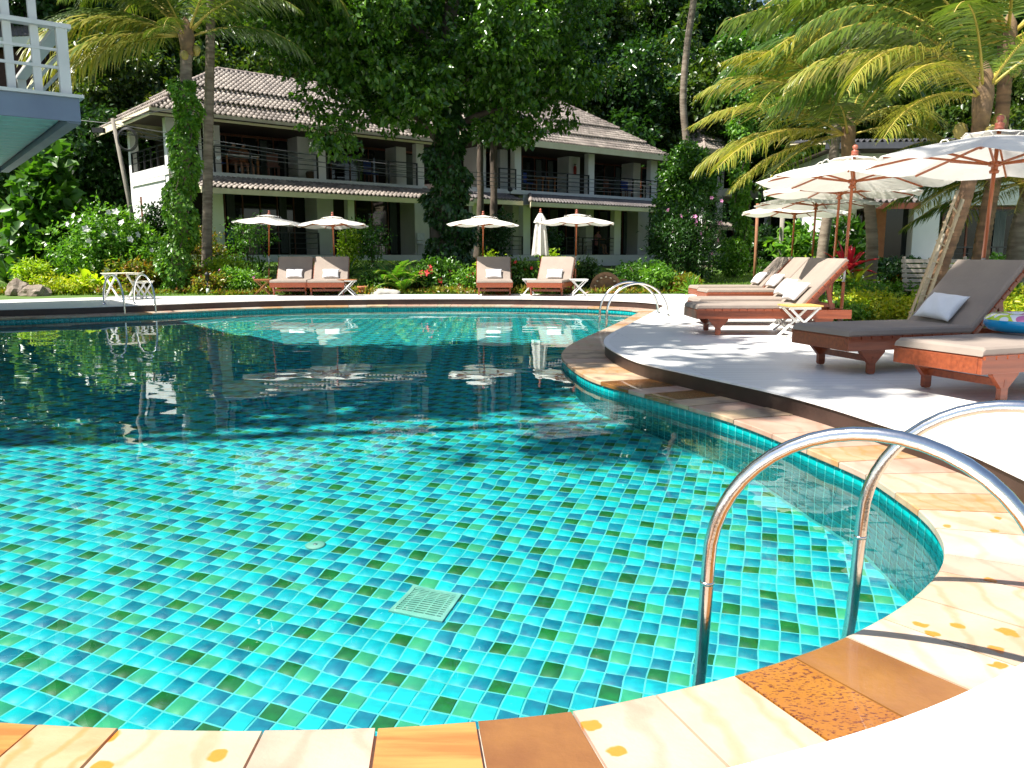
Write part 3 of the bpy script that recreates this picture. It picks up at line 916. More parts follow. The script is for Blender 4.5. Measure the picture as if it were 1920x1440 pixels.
# lounger in the foreground and its neighbour
rz1 = R(17)
l1, G = make_lounger("taupe lounger with a white pillow, left of the swim ring lounger in the right foreground", axis_loc((1538, 683), rz1, 0.80, s=1), rz1, GR, W=0.80)
put_pillow(l1, G, "pale blue white pillow leaning on the big shaded lounger in the right foreground", seed=1, along=0.14, tilt=R(-4), yoff=0.05)
rz2 = R(21)
l3, G3 = make_lounger("nearest taupe lounger, cut by the right edge, with a blue swim ring on it", axis_loc((1735, 727), rz2, 0.78, s=1), rz2, GR, W=0.78)
# right row on the white deck
rows = [((2.42, 10.88), R(1), "first lounger of the sunlit right row, nearest the small white table"),
        ((2.78, 12.35), R(1), "second lounger of the sunlit right row, just behind the front one"),
        ((3.68, 15.6), R(2), "third lounger of the right row, beside the fourth at the far end"),
        ((3.86, 17.2), R(2), "farthest lounger of the right row, next to the lawn")]
rowl = ["white pillow on the front lounger of the sunlit right row", "white pillow on the second lounger of the sunlit right row", "white pillow on the third lounger of the right row", "white pillow on the farthest lounger of the right row"]
for i, ((x, y), rz, lab) in enumerate(rows):
    l, G = make_lounger(lab, (x, y, 0), rz, GR)
    put_pillow(l, G, rowl[i], seed=3 + i, along=0.15)
# far side of the pool
far = [((514, 554), R(98), "far left lounger of the pair beneath the two overlapping parasols", "white pillow on the lounger under the leftmost far parasol"),
       ((584, 554), R(97), "second lounger of the far pair, beside the small white table", "white pillow on the second far lounger left of the ferns"),
       ((898, 554), R(92), "single far lounger left of the closed parasol", "white pillow on the far lounger left of the closed parasol"),
       ((996, 554), R(76), "rightmost far lounger, under the parasol by the ornamental wheel", "white pillow on the rightmost far lounger beside the ornamental wheel")]
for i, (px, rz, lab, pl) in enumerate(far):
    W = 0.94
    l, G = make_lounger(lab, axis_loc(px, rz, W, s=1), rz, GR, W=W)
    put_pillow(l, G, pl, seed=9 + i, along=0.12)

# ------------------------------------------------------------------ parasols
def canvas_mat(name, c):
    m = bpy.data.materials.new(name); m.use_nodes = True
    N = m.node_tree.nodes; L = m.node_tree.links; p = N["Principled BSDF"]
    p.inputs['Base Color'].default_value = (*c, 1); p.inputs['Roughness'].default_value = 0.85
    tc = N.new("ShaderNodeTexCoord"); no = N.new("ShaderNodeTexNoise"); no.inputs['Scale'].default_value = 5
    L.new(tc.outputs['Object'], no.inputs[0])
    cr = N.new("ShaderNodeValToRGB"); cr.color_ramp.elements[0].color = (*[x * .95 for x in c], 1); cr.color_ramp.elements[1].color = (*c, 1)
    L.new(no.outputs[0], cr.inputs[0]); L.new(cr.outputs[0], p.inputs['Base Color'])
    n2 = N.new("ShaderNodeTexNoise"); n2.inputs['Scale'].default_value = 9; L.new(tc.outputs['Object'], n2.inputs[0])
    b = N.new("ShaderNodeBump"); b.inputs['Strength'].default_value = .5; b.inputs['Distance'].default_value = .03; L.new(n2.outputs[0], b.inputs['Height']); L.new(b.outputs[0], p.inputs['Normal'])
    t = N.new("ShaderNodeBsdfTranslucent"); L.new(cr.outputs[0], t.inputs[0])
    ms = N.new("ShaderNodeMixShader"); ms.inputs[0].default_value = 0.24
    L.new(p.outputs[0], ms.inputs[1]); L.new(t.outputs[0], ms.inputs[2]); L.new(ms.outputs[0], N["Material Output"].inputs[0])
    return m
M_CANVAS = canvas_mat("off_white_canvas", (0.80, 0.77, 0.70))
M_POLE = mat("orange_teak", (0.42, 0.11, 0.03), (0.30, 0.07, 0.02), rough=0.35, scale=6, stretch=(6, 6, 0.5), coat=0.2)
M_FIN = mat("pink_teak", (0.40, 0.12, 0.07), (0.3, 0.08, 0.05), rough=0.4, scale=20)
M_SLEEVE = mat("pole_sleeve", (0.42, 0.44, 0.45), (0.36, 0.37, 0.38), rough=0.35, metal=0.8, scale=20)
def parasol(loc, r, h, rise, label, tilt=0.0, tdir=0.0, twist=0.0, ties=True, sleeve=True):
    rt = empty("parasol", loc, twist, label, "parasol", "open white parasols")
    rt.rotation_mode = 'XYZ'
    n = 8
    zr = h + rise
    cm = MB(); vs, fs = [(0, 0, zr)], []
    rings = [0.30, 0.55, 0.8, 1.0]; seg = 4
    for q in rings:
        for k in range(n * seg):
            th = 2 * math.pi * k / (n * seg); f = (k % seg) / seg
            sagk = math.sin(math.pi * f)
            rr = r * q * (1 - 0.075 * sagk * q)
            z = zr - rise * (q ** 1.12) - 0.035 * sagk * q * q * (r / 1.2) + (0.0)
            if q == 1.0: z -= 0.018 + 0.02 * sagk
            vs.append((rr * math.cos(th), rr * math.sin(th), z))
    m_ = n * seg
    for k in range(m_): fs.append((0, 1 + k, 1 + (k + 1) % m_))
    for i in range(len(rings) - 1):
        for k in range(m_): fs.append((1 + i * m_ + k, 1 + (i + 1) * m_ + k, 1 + (i + 1) * m_ + (k + 1) % m_, 1 + i * m_ + (k + 1) % m_))
    cm.add(vs, fs, smooth=False); can = cm.build("canopy", M_CANVAS, rt)
    vt = MB(); vs, fs = [(0, 0, zr + 0.045)], []
    for q in (0.14, 0.27):
        for k in range(n * 2):
            th = 2 * math.pi * k / (n * 2); sg = (k % 2)
            vs.append((r * q * (1 - .07 * sg) * math.cos(th), r * q * (1 - .07 * sg) * math.sin(th), zr + 0.045 - rise * (q ** 1.1) * 0.95 - (0.012 * sg)))
    m_ = n * 2
    for k in range(m_):
        fs.append((0, 1 + k, 1 + (k + 1) % m_)); fs.append((1 + k, 1 + m_ + k, 1 + m_ + (k + 1) % m_, 1 + (k + 1) % m_))
    vt.add(vs, fs); vt.build("vent_cap", M_CANVAS, can)
    if ties:
        rsx = random.Random(int(abs(loc[0]) * 100))
        for k in range(n):
            th = 2 * math.pi * k / n; q = 0.30 + 0.04 * rsx.random()
            b = Vector((r * q * math.cos(th), r * q * math.sin(th), zr - rise * q + 0.012))
            a = rsx.uniform(0, 6.28); s_ = 0.035 * r
            ti = MB(); ti.tube([b, b + Vector((math.cos(a) * s_, math.sin(a) * s_, s_ * 1.1)), b + Vector((math.cos(a) * s_ * 2, math.sin(a) * s_ * 2, s_ * 1.0)), b + Vector((math.cos(a + .6) * s_ * 2.4, math.sin(a + .6) * s_ * 2.4, 0))], 0.006 * r, 5)
            ti.build("tie", M_CANVAS, can)
    pole = MB(); pole.tube([(0, 0, 1.02 if sleeve else 0.02), (0, 0, zr + 0.04)], 0.021, 12); po = pole.build("pole", M_POLE, rt)
    if sleeve:
        sv = MB(); sv.tube([(0, 0, 0.66), (0, 0, 1.03)], 0.0185, 12); sv.build("sleeve", M_SLEEVE, po)
        lo = MB(); lo.tube([(0, 0, 0.02), (0, 0, 0.665)], 0.023, 12); lo.build("lower_pole", M_POLE, rt)
    fn = MB(); k_ = r / 1.3 * .9
    fn.lathe([(.052 * k_, 0), (.056 * k_, .02 * k_), (.045 * k_, .035 * k_), (.055 * k_, .05 * k_), (.05 * k_, .068 * k_), (.022 * k_, .078 * k_), (.03 * k_, .095 * k_), (.043 * k_, .115 * k_), (.042 * k_, .135 * k_), (.024 * k_, .155 * k_), (.004, .16 * k_)], 14, c=(0, 0, zr + 0.045))
    fn.build("finial", M_FIN, rt)
    zh = zr - rise * 0.95 - 0.05
    hb = MB(); hb.lathe([(.022, -.09), (.045, -.085), (.05, -.06), (.034, -.05), (.034, -.02), (.062, -.012), (.066, .03), (.04, .04)], 14, c=(0, 0, zh)); hb.build("hub", M_POLE, rt)
    ri = MB(); 
    for k in range(n):
        th = 2 * math.pi * k / n
        rb = MB(); u = Vector((math.cos(th), math.sin(th), 0))
        pts_ = [u * 0.05 + Vector((0, 0, zr - 0.05)), u * (r * 0.97) + Vector((0, 0, h - 0.008 + 0.0))]
        a_, b_ = pts_
        rb.bar(a_ - Vector((0, 0, .012)), b_ - Vector((0, 0, .022)), 0.018, 0.022)
        rbo = rb.build("rib", M_POLE, rt)
        stt = MB(); f = 0.52
        e_ = a_.lerp(b_, f) - Vector((0, 0, .034)); stt.bar(u * 0.06 + Vector((0, 0, zh + 0.01)), e_, 0.018, 0.022); stt.build("strut", M_POLE, rbo)
    bs = MB(); bs.lathe([(.22, 0.003), (.22, .035), (.20, .05), (.05, .055), (.036, .075), (.036, .22), (.03, .23)], 20); bs.build("base", mat("cast_base", (.16, .09, .06), rough=.6), rt)
    return rt
pl = [(1838, 8.65, 1.32, 2.02, 0.28, 252, "largest white parasol, nearest the camera at the right edge, over the shaded loungers"),
      (1583, 11.45, 1.31, 2.09, 0.28, 0, "second white parasol from the right edge, standing behind the front sunlit lounger"),
      (1562, 13.8, 1.31, 2.10, 0.22, 0, "white parasol directly behind the second one, third in the right row"),
      (1522, 17.4, 1.32, 2.12, 0.22, 0, "fourth white parasol of the right row, between the third and the farthest"),
      (1483, 19.8, 1.32, 2.06, 0.24, 0, "farthest white parasol of the right row, near the lawn")]
for i, (px, Y, r, h, rise, _, lab) in enumerate(pl):
    o = parasol((x_at(px, Y, 1.0), Y, 0.0), r, h, rise, lab, twist=R([9, 20, 3, 14, 8][i]))
    o.rotation_euler = (R([0, 0, .5, 0, 0][i]), R([2.0, 1.5, 1.0, 0.8, 1.0][i]), R([9, 20, 3, 14, 8][i]))
fp = [(501, 23.0, 1.04, 1.95, 0.18, "leftmost far parasol, over the left lounger of the far pair"),
      (627, 23.0, 1.04, 1.89, 0.20, "second far parasol from the left, overlapping the leftmost one"),
      (905, 23.0, 1.04, 1.91, 0.20, "far parasol standing left of the closed one"),
      (1079, 23.0, 1.12, 1.95, 0.20, "far parasol standing right of the closed one")]
for i, (px, Y, r, h, rise, lab) in enumerate(fp):
    o = parasol((x_at(px, Y, 1.0), Y, 0.0), r, h, rise, lab, twist=R([5, 25, 11, 18][i]), sleeve=True)
    o.rotation_euler = (R([1, -2, 0, 0][i]), R([3.0, 0, 0.5, 0.5][i]), R([5, 25, 11, 18][i]))
# closed parasol
cpx = at_y(1013, 540, 24.0)
rt = empty("closed_parasol", (x_at(1013, 24.0, 1.0), 24.0, 0.25), 0, "closed white parasol, folded down on its pole between two open ones", "parasol")
m = MB(); m.tube([(0, 0, .02), (0, 0, 2.05)], .022, 10); m.build("pole", M_POLE, rt)
m = MB(); vs, fs = [], []; n = 24
for z, r in ((0.78, .20), (0.80, .215), (1.1, .185), (1.5, .15), (1.72, .12), (1.74, .17), (1.86, .12), (2.0, .05), (2.03, .01)):
    for k in range(n):
        th = 2 * math.pi * k / n; rr = r * (1 + (0.22 if k % 3 == 0 else -0.08)); vs.append((rr * math.cos(th), rr * math.sin(th), z + (0.02 if k % 3 else -.02) * (z < .9)))
for i in range(8):
    for k in range(n): fs.append((i * n + k, i * n + (k + 1) % n, (i + 1) * n + (k + 1) % n, (i + 1) * n + k))
m.add(vs, fs); m.build("folded_canopy", M_CANVAS, rt)
m = MB(); m.lathe([(.04, 0), (.045, .03), (.02, .05), (.035, .08), (.02, .11), (.004, .12)], 10, c=(0, 0, 2.03)); m.build("finial", M_FIN, rt)
m = MB(); m.lathe([(.2, 0), (.2, .04), (.04, .05)], 16); m.build("base", MATS["cast_base"], rt)

# ------------------------------------------------------------------ small folding tables
M_WPAINT = mat("white_paint_wood", (0.80, 0.79, 0.76), (0.72, 0.71, 0.68), rough=0.45, scale=7, stretch=(1, 5, 1))
M_YTOP = mat("yellowed_table_top", (0.62, 0.42, 0.12), (0.55, 0.36, 0.09), rough=0.45, scale=8)
M_TEAK = mat("plain_teak", (0.36, 0.15, 0.05), (0.28, 0.10, 0.035), rough=0.45, scale=8)
M_CREAMT = mat("cream_table_top", (0.78, 0.74, 0.58), (0.7, 0.66, 0.5), rough=0.45, scale=8)
def side_table(loc, rz, label, w=0.42, dd=0.42, h=0.40, mt=None, mtop=None, group="small folding side tables"):
    mt = mt or M_WPAINT; mtop = mtop or M_WPAINT
    rt = empty("side_table", loc, rz, label, "side table", group)
    k = 5
    me = MB().box((0, 0, 0), (w, dd / k - 0.008, 0.018)).mesh("top_slat", mtop)
    for i in range(k): link_mesh("top_slat", me, rt, (0, -dd / 2 + (i + .5) * dd / k, h))
    for s in (-1, 1): MB().box((0, s * (dd / 2 - .05), h - 0.028), (w - 0.03, 0.03, 0.034)).build("apron", mt, rt)
    for s in (-1, 1):
        for q in (-1, 1):
            b = MB(); b.bar((-q * (w / 2 - .04), s * (dd / 2 - .06 - .012 * q), h - .03), (q * (w / 2 - .01), s * (dd / 2 - .06 - .012 * q), 0.0), 0.022, 0.042, up=(0, 1, 0)); b.build("leg", mt, rt)
    for s in (-1, 1): MB().bar((s * (w / 2 - .07), -dd / 2 + .06, .06), (s * (w / 2 - .07), dd / 2 - .06, .06), .02, .03).build("rung", mt, rt)
    return rt
def tpos(px, py): p = at_z(px, py, 0); return (p.x, p.y, 0)
side_table(tpos(1497, 632), R(4), "white side table with a yellowed top between the two groups of right loungers", w=.44, dd=.40, h=.41, mtop=M_YTOP)
side_table(tpos(1462, 617), R(10), "low white stool with a yellow top under the front sunlit lounger", w=.30, dd=.26, h=.24, mtop=M_YTOP)
side_table(tpos(232, 561), R(-32), "big white folding table behind the left ladder rails", w=.60, dd=.72, h=.62, mtop=M_CREAMT)
side_table(tpos(271, 560), R(-12), "small white folding table right of the big one by the left ladder", w=.34, dd=.36, h=.42, mtop=M_CREAMT)
side_table(tpos(494, 552), R(5), "unpainted teak side table left of the far lounger pair", w=.42, dd=.40, h=.40, mt=M_TEAK, mtop=M_TEAK)
side_table(tpos(652, 554), R(-4), "white legged side table right of the far lounger pair", w=.44, dd=.40, h=.41, mtop=M_TEAK)
side_table(tpos(992, 553.6), R(0), "white side table half hidden left of the rightmost far lounger", w=.36, dd=.34, h=.42)
side_table(tpos(1085, 554), R(6), "white side table right of the rightmost far lounger", w=.44, dd=.40, h=.42)

# ------------------------------------------------------------------ swim ring on the near lounger
def ring_mat():
    m = bpy.data.materials.new("printed_vinyl"); m.use_nodes = True
    N = m.node_tree.nodes; L = m.node_tree.links; p = N["Principled BSDF"]; p.inputs['Roughness'].default_value = .18; p.inputs['Coat Weight'].default_value = .4
    tc = N.new("ShaderNodeTexCoord"); v = N.new("ShaderNodeTexNoise"); v.inputs['Scale'].default_value = 7; v.inputs['Detail'].default_value = 1
    L.new(tc.outputs['Object'], v.inputs[0])
    cr = N.new("ShaderNodeValToRGB"); cr.color_ramp.interpolation = 'CONSTANT'
    E = cr.color_ramp.elements; E[0].color = (.8, .8, .8, 1); E[0].position = 0; E[1].color = (.50, .66, .02, 1); E[1].position = .46
    e = E.new(.58); e.color = (.78, .78, .8, 1); e = E.new(.66); e.color = (.55, .15, .35, 1)
    L.new(v.outputs[0], cr.inputs[0]); L.new(cr.outputs[0], p.inputs[0])
    return m
rp = at_z(1926, 625, 0.41)
rt = empty("swim_ring", (rp.x, rp.y, 0.425), 0, "blue swim ring with a green and white printed top on the nearest lounger", "swim ring")
M_BLUE = mat("blue_vinyl", (0.0, 0.30, 0.62), (0.0, 0.27, 0.58), rough=0.18, scale=3, coat=0.4)
def torus_part(t0, t1, mtl, name, Rm=0.235, r=0.088, zc=0.075):
    m = MB(); n, k = 48, 10; vs, fs = [], []
    for i in range(n):
        a = 2 * math.pi * i / n
        for j in range(k + 1):
            t = t0 + (t1 - t0) * j / k
            rr = r * (1 + 0.012 * math.sin(a * 22) * (abs(math.cos(t)) > .9))
            vs.append(((Rm + rr * math.cos(t)) * math.cos(a), (Rm + rr * math.cos(t)) * math.sin(a), zc + rr * 0.86 * math.sin(t)))
    for i in range(n):
        for j in range(k): fs.append((i * (k + 1) + j, ((i + 1) % n) * (k + 1) + j, ((i + 1) % n) * (k + 1) + j + 1, i * (k + 1) + j + 1))
    m.add(vs, fs, smooth=True); m.build(name, mtl, rt)
torus_part(R(18), R(162), ring_mat(), "printed_top"); torus_part(R(162), R(378), M_BLUE, "blue_underside")
m = MB(); m.tube([(-.2, -.1, .15), (-.2, -.1, .168)], .012, 10); m.build("valve", M_WHITEP, rt)
# ------------------------------------------------------------------ villas
M_WALL = mat("white_render", (0.80, 0.79, 0.76), (0.72, 0.71, 0.69), rough=0.85, scale=1.2, bump=0.1, bscale=40, stretch=(1, 1, 0.5))
M_FASC = mat("cream_fascia", (0.78, 0.70, 0.50), (0.70, 0.61, 0.42), rough=0.7, scale=1.5)
M_TILE = mat("roof_tile", (0.31, 0.26, 0.215), (0.16, 0.13, 0.11), rough=0.6, scale=0.9, island=0.3, detail=6, ramp=(0.3, 0.6))
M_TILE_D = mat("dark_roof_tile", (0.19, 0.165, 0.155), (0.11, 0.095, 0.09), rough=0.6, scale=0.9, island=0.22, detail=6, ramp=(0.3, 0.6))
M_RIDGE = mat("ridge_tile", (0.30, 0.24, 0.20), (0.20, 0.16, 0.14), rough=0.6, scale=3)
M_RAIL = mat("black_rail", (0.018, 0.018, 0.02), (0.014, 0.014, 0.015), rough=0.45, scale=4)
M_DWOOD = mat("dark_door_wood", (0.16, 0.045, 0.02), (0.10, 0.03, 0.015), rough=0.45, scale=4, stretch=(5, 5, .5))
M_GLASSD = mat("dark_door_glass", (0.012, 0.016, 0.016), (0.008, 0.010, 0.010), rough=0.05, scale=2, spec=0.6)
M_CEIL = mat("shade_darkened_ceiling", (0.05, 0.03, 0.022), (0.04, 0.025, 0.02), rough=0.8, scale=2)  # ceiling colour carries the veranda shade, darkened so the openings read black
M_CURT = mat("grey_curtain", (0.10, 0.12, 0.11), (0.06, 0.075, 0.07), rough=0.9, scale=6, stretch=(8, 1, .3))
M_INT = mat("veranda_floor", (0.16, 0.14, 0.12), (0.12, 0.10, 0.09), rough=0.6, scale=3)  # floor tone darkened to imitate shade inside the verandas
M_REAR = mat("shade_darkened_wall", (.035, .025, .022), (.025, .018, .015), rough=.8, scale=2)  # near black colour stands in for deep shade at the back of the verandas
def pbox(name, m, parent, x0, x1, y0, y1, z0, z1):
    return MB().box((0, 0, 0), (x1 - x0, y1 - y0, z1 - z0)).build(name, m, parent, ((x0 + x1) / 2, (y0 + y1) / 2, (z0 + z1) / 2))
def tile_slope(A, B, C, D, mtl, parent, tw=0.19, tl=0.27, name="roof_tiles"):
    """A,B = eave ends (left, right seen from outside), C,D = top ends (right, left); barrel tiles in rows"""
    A, B, C, D = map(Vector, (A, B, C, D))
    ex = (B - A).normalized(); up = (D - A) - ex * (D - A).dot(ex); H = up.length; up.normalize(); nrm = ex.cross(up).normalized()
    if nrm.z < 0: nrm = -nrm
    LA = (B - A).length; xd, xc = (D - A).dot(ex), (C - A).dot(ex)
    rows = max(1, int(round(H / tl))); tl = H / rows
    V, Fc = [], []
    prof = [(0.0, 0.0), (0.10, 0.042), (0.30, 0.078), (0.50, 0.042), (0.60, 0.0), (0.8, -0.014), (1.0, 0.0)]
    k = len(prof)
    for r in range(rows):
        s0, s1 = r * tl - 0.025, (r + 1) * tl
        f0, f1 = max(0, s0) / H, s1 / H
        xl, xr = xd * (f0 + f1) / 2, LA + (xc - LA) * (f0 + f1) / 2
        i0, i1 = int(math.floor(xl / tw)), int(math.ceil(xr / tw))
        for i in range(i0, i1):
            xa, xb = max(i * tw, xl - 0.03), min((i + 1) * tw, xr + 0.03)
            if xb - xa < 0.05: continue
            b = len(V)
            jit = random.uniform(-0.004, 0.004)
            for (s, lift) in ((s0, 0.040 + jit), (s1, 0.004)):
                for u, h in prof: 
                    V.append(A + ex * (xa + (xb - xa) * u) + up * s + nrm * (h + lift))
            for u, h in prof: V.append(A + ex * (xa + (xb - xa) * u) + up * s0 + nrm * (h + 0.004))
            for j in range(k - 1):
                Fc.append((b + j, b + j + 1, b + k + j + 1, b + k + j))
                Fc.append((b + 2 * k + j, b + 2 * k + j + 1, b + j + 1, b + j))
    V = [(v.x, v.y, v.z) for v in V]
    o = link_mesh(name, np_mesh(name, V, Fc, mtl, k=4), parent); o['kind'] = 'stuff'
    # deck board under the tiles
    b = MB(); b.add([A - nrm * .005, B - nrm * .005, C - nrm * .005, D - nrm * .005, A - nrm * .05, B - nrm * .05, C - nrm * .05, D - nrm * .05],
                    [(0, 1, 2, 3), (7, 6, 5, 4), (0, 4, 5, 1), (1, 5, 6, 2), (2, 6, 7, 3), (3, 7, 4, 0)])
    b.build("roof_board", M_FASC, o)
    return o
def ridge(a, b, parent, n=None, r=0.085):
    a, b = Vector(a), Vector(b); L = (b - a).length; n = n or max(2, int(L / 0.36))
    pts, rr = [], []
    for i in range(n):
        for f, q in ((0.0, 1.16), (0.12, 1.1), (0.95, 0.92)):
            pts.append(a.lerp(b, (i + f) / n)); rr.append(r * q)
    pts.append(b); rr.append(r)
    m = MB(); m.tube(pts, rr, 8); m.build("ridge_tiles", M_RIDGE, parent)
def hip_roof(parent, x0, x1, y0, y1, z, rise_per, runs, step=0.10, mtl=None, back=True):
    """tiered hip roof on the rectangle; runs = horizontal distances where tiers start"""
    mtl = mtl or M_TILE
    half = (y1 - y0) / 2
    zz = z; rb = []
    roof = MB()
    for ti in range(len(runs)):
        r0 = runs[ti]; r1 = runs[ti + 1] if ti + 1 < len(runs) else half
        zb = zz; zt = zb + (r1 - r0) * rise_per
        last = ti == len(runs) - 1
        if not last: zt += 0.0
        a = (x0 + r0, y0 + r0); b = (x1 - r0, y0 + r0); c = (x1 - r0, y1 - r0); d = (x0 + r0, y1 - r0)
        e = (x0 + r1, y0 + r1); f = (x1 - r1, y0 + r1); g = (x1 - r1, y1 - r1); h = (x0 + r1, y1 - r1)
        ov = 0.12 if ti else 0.0
        dz = -ov * rise_per
        A_, B_, C_, D_ = [(a[0] - ov, a[1] - ov, zb + dz), (b[0] + ov, b[1] - ov, zb + dz), (c[0] + ov, c[1] + ov, zb + dz), (d[0] - ov, d[1] + ov, zb + dz)]
        E_, F_, G_, H_ = [(e[0], e[1], zt), (f[0], f[1], zt), (g[0], g[1], zt), (h[0], h[1], zt)]
        tile_slope(A_, B_, F_, E_, mtl, parent)
        tile_slope(D_, A_, E_, H_, mtl, parent)
        tile_slope(B_, C_, G_, F_, mtl, parent)
        if back: tile_slope(C_, D_, H_, G_, mtl, parent, tw=0.6, tl=0.8)
        ridge((A_[0], A_[1], A_[2] + .03), (E_[0], E_[1], E_[2] + .03), parent); ridge((B_[0], B_[1], B_[2] + .03), (F_[0], F_[1], F_[2] + .03), parent)
        if last: ridge((E_[0], E_[1], zt + .03), (F_[0], F_[1], zt + .03), parent)
        if not last:   # riser board between tiers
            m = MB(); q = 0.03
            m.box(((x0 + x1) / 2, y0 + r1 + q, zt + step / 2 - .02), (x1 - x0 - 2 * r1, .03, step + .04)); m.build("tier_board", M_FASC, parent)
            m = MB(); m.box((x0 + r1 + q, (y0 + y1) / 2, zt + step / 2 - .02), (.03, y1 - y0 - 2 * r1 - .1, step + .04)); m.build("tier_board", M_FASC, parent)
            m = MB(); m.box((x1 - r1 - q, (y0 + y1) / 2, zt + step / 2 - .02), (.03, y1 - y0 - 2 * r1 - .1, step + .04)); m.build("tier_board", M_FASC, parent)
        zz = zt + step
    return zz
def door(parent, x0, x1, y, z0, z1, n=3, curtain=0.0):
    fr = pbox("door_frame", M_DWOOD, parent, x0, x1, y - .03, y + .03, z1 - .09, z1)
    w = (x1 - x0) / n
    for i in range(n):
        a = x0 + i * w
        g = pbox("glass_pane", M_GLASSD, parent, a + .05, a + w - .02, y, y + .012, z0, z1 - .09)
        pbox("door_stile", M_DWOOD, parent, a - .0, a + .05, y - .035, y + .02, z0, z1 - .09)
        if random.random() < curtain:
            c = MB(); vs, fs = [], []; nn = 14; cw = w * .45
            for k in range(nn + 1):
                xx = a + .1 + cw * k / nn; yy = y - .045 - .02 * (k % 2)
                vs += [(xx, yy, z0 + .05), (xx, yy, z1 - .15)]
            for k in range(nn): fs.append((2 * k, 2 * k + 2, 2 * k + 3, 2 * k + 1))
            c.add(vs, fs); c.build("curtain", M_CURT, parent)
def railing(parent, x0, x1, y, z, along='x', h=0.92, bars=4, post=1.3):
    L = x1 - x0; n = max(1, int(round(L / post)))
    for k in range(bars):
        zz = z + h - k * 0.2
        if along == 'x': pbox("rail_bar", M_RAIL, parent, x0, x1, y - .014, y + .014, zz - (.022 if k == 0 else .01), zz + (.022 if k == 0 else .01))
        else: pbox("rail_bar", M_RAIL, parent, y - .014, y + .014, x0, x1, zz - (.022 if k == 0 else .01), zz + (.022 if k == 0 else .01))
    for i in range(n + 1):
        q = x0 + L * i / n
        if along == 'x': pbox("rail_post", M_RAIL, parent, q - .028, q + .028, y - .03, y + .03, z, z + h + .02)
        else: pbox("rail_post", M_RAIL, parent, y - .03, y + .03, q - .028, q + .028, z, z + h + .02)
def awning(parent, x0, x1, y, z1, out, drop, hipl=True, hipr=True, mtl=None):
    ol = out * .8 if hipl else 0; orr = out * .8 if hipr else 0
    z0 = z1 - drop
    tile_slope((x0 - ol, y - out, z0), (x1 + orr, y - out, z0), (x1, y, z1), (x0, y, z1), mtl or M_TILE, parent, name="awning_tiles")
    pbox("fascia", M_FASC, parent, x0 - ol - .02, x1 + orr + .02, y - out - .03, y - out + .01, z0 - .19, z0 - .005)
    if hipl:
        ridge((x0 - ol, y - out, z0 + .04), (x0, y, z1 + .04), parent)
        s = MB(); s.bar((x0 - ol, y - out + .02, z0 - .125), (x0, y, z0 - .06), .03, .24); s.build("fascia", M_FASC, parent)
    if hipr: ridge((x1 + orr, y - out, z0 + .04), (x1, y, z1 + .04), parent)
    pbox("soffit", M_FASC, parent, x0 - ol * .5, x1 + orr * .5, y - out + .02, y, z0 - .06, z0 - .03)
def local_x(px, org, ang, yl):
    """x in the building's own frame where the picture column px crosses the plane y = yl"""
    c, s = math.cos(ang), math.sin(ang)
    k = (px - 960.0) / (F_PX) * (CP)          # x / y for points near eye level
    # world = org + c*x - s*y , org + s*x + c*y
    X0, Y0 = org[0] - s * yl, org[1] + c * yl
    return (k * Y0 - X0) / (c - k * s)
def col(parent, name, px0, px1, org, ang, y, z0, z1, dpt=0.3, m=None):
    a, b = local_x(px0, org, ang, y), local_x(px1, org, ang, y)
    return pbox(name, m or M_WALL, parent, a, b, y, y + dpt, z0, z1)

# ---- villa A (left)
OA, AA = (-11.98, 28.76), math.atan2(5.9, 6.9)
vA = empty("villa", (OA[0], OA[1], 1.05), AA, "left two storey white villa with stepped tiled hip roof behind the far left parasols", "villa")
LAx, DA = 10.75, 6.6
XA = lambda px, y=0.0: local_x(px, OA, AA, y)
pbox("ground_slab", M_WALL, vA, -.1, LAx + .1, -.35, DA, -1.3, 0)
pbox("veranda_floor", M_INT, vA, 0.0, LAx, -.3, 2.2, 0.001, 0.012)
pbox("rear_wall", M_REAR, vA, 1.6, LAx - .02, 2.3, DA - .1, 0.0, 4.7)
pbox("upper_slab", M_WALL, vA, -.06, LAx + .06, -.14, 2.6, 2.78, 2.95)
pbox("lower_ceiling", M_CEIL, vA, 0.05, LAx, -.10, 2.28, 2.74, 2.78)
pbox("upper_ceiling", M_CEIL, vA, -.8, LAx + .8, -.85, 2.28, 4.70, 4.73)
# glazing, lower and upper
door(vA, XA(425, 2.2), XA(612, 2.2), 2.2, 0.02, 2.5, 6, .35)
door(vA, XA(668, 2.2), XA(785, 2.2), 2.2, 0.02, 2.5, 4, .35)
door(vA, XA(403, 2.2), XA(575, 2.2), 2.2, 2.97, 4.68, 6, .3)
door(vA, XA(625, 2.2), XA(790, 2.2), 2.2, 2.97, 4.68, 5, .2)
# wall panels and columns (picture columns on the facade)
col(vA, "wall_panel", 400, 424, OA, AA, 0.15, 0, 2.78, .25)
col(vA, "wall_panel", 598, 628, OA, AA, 1.1, 0, 2.78, 1.1)
col(vA, "column", 655, 667, OA, AA, -.1, 0, 2.78, .3)
col(vA, "wall_panel", 779, 806, OA, AA, 1.0, 0, 2.78, 1.2)
col(vA, "column", 400, 409, OA, AA, -.05, 2.95, 4.70, .3)
col(vA, "wall_panel", 566, 600, OA, AA, 1.3, 2.95, 4.70, .9)
col(vA, "column", 601, 617, OA, AA, -.05, 2.95, 4.70, .3)
col(vA, "wall_panel", 747, 765, OA, AA, 1.3, 2.95, 4.70, .9)
col(vA, "column", 784, 798, OA, AA, -.05, 2.95, 4.70, .3)
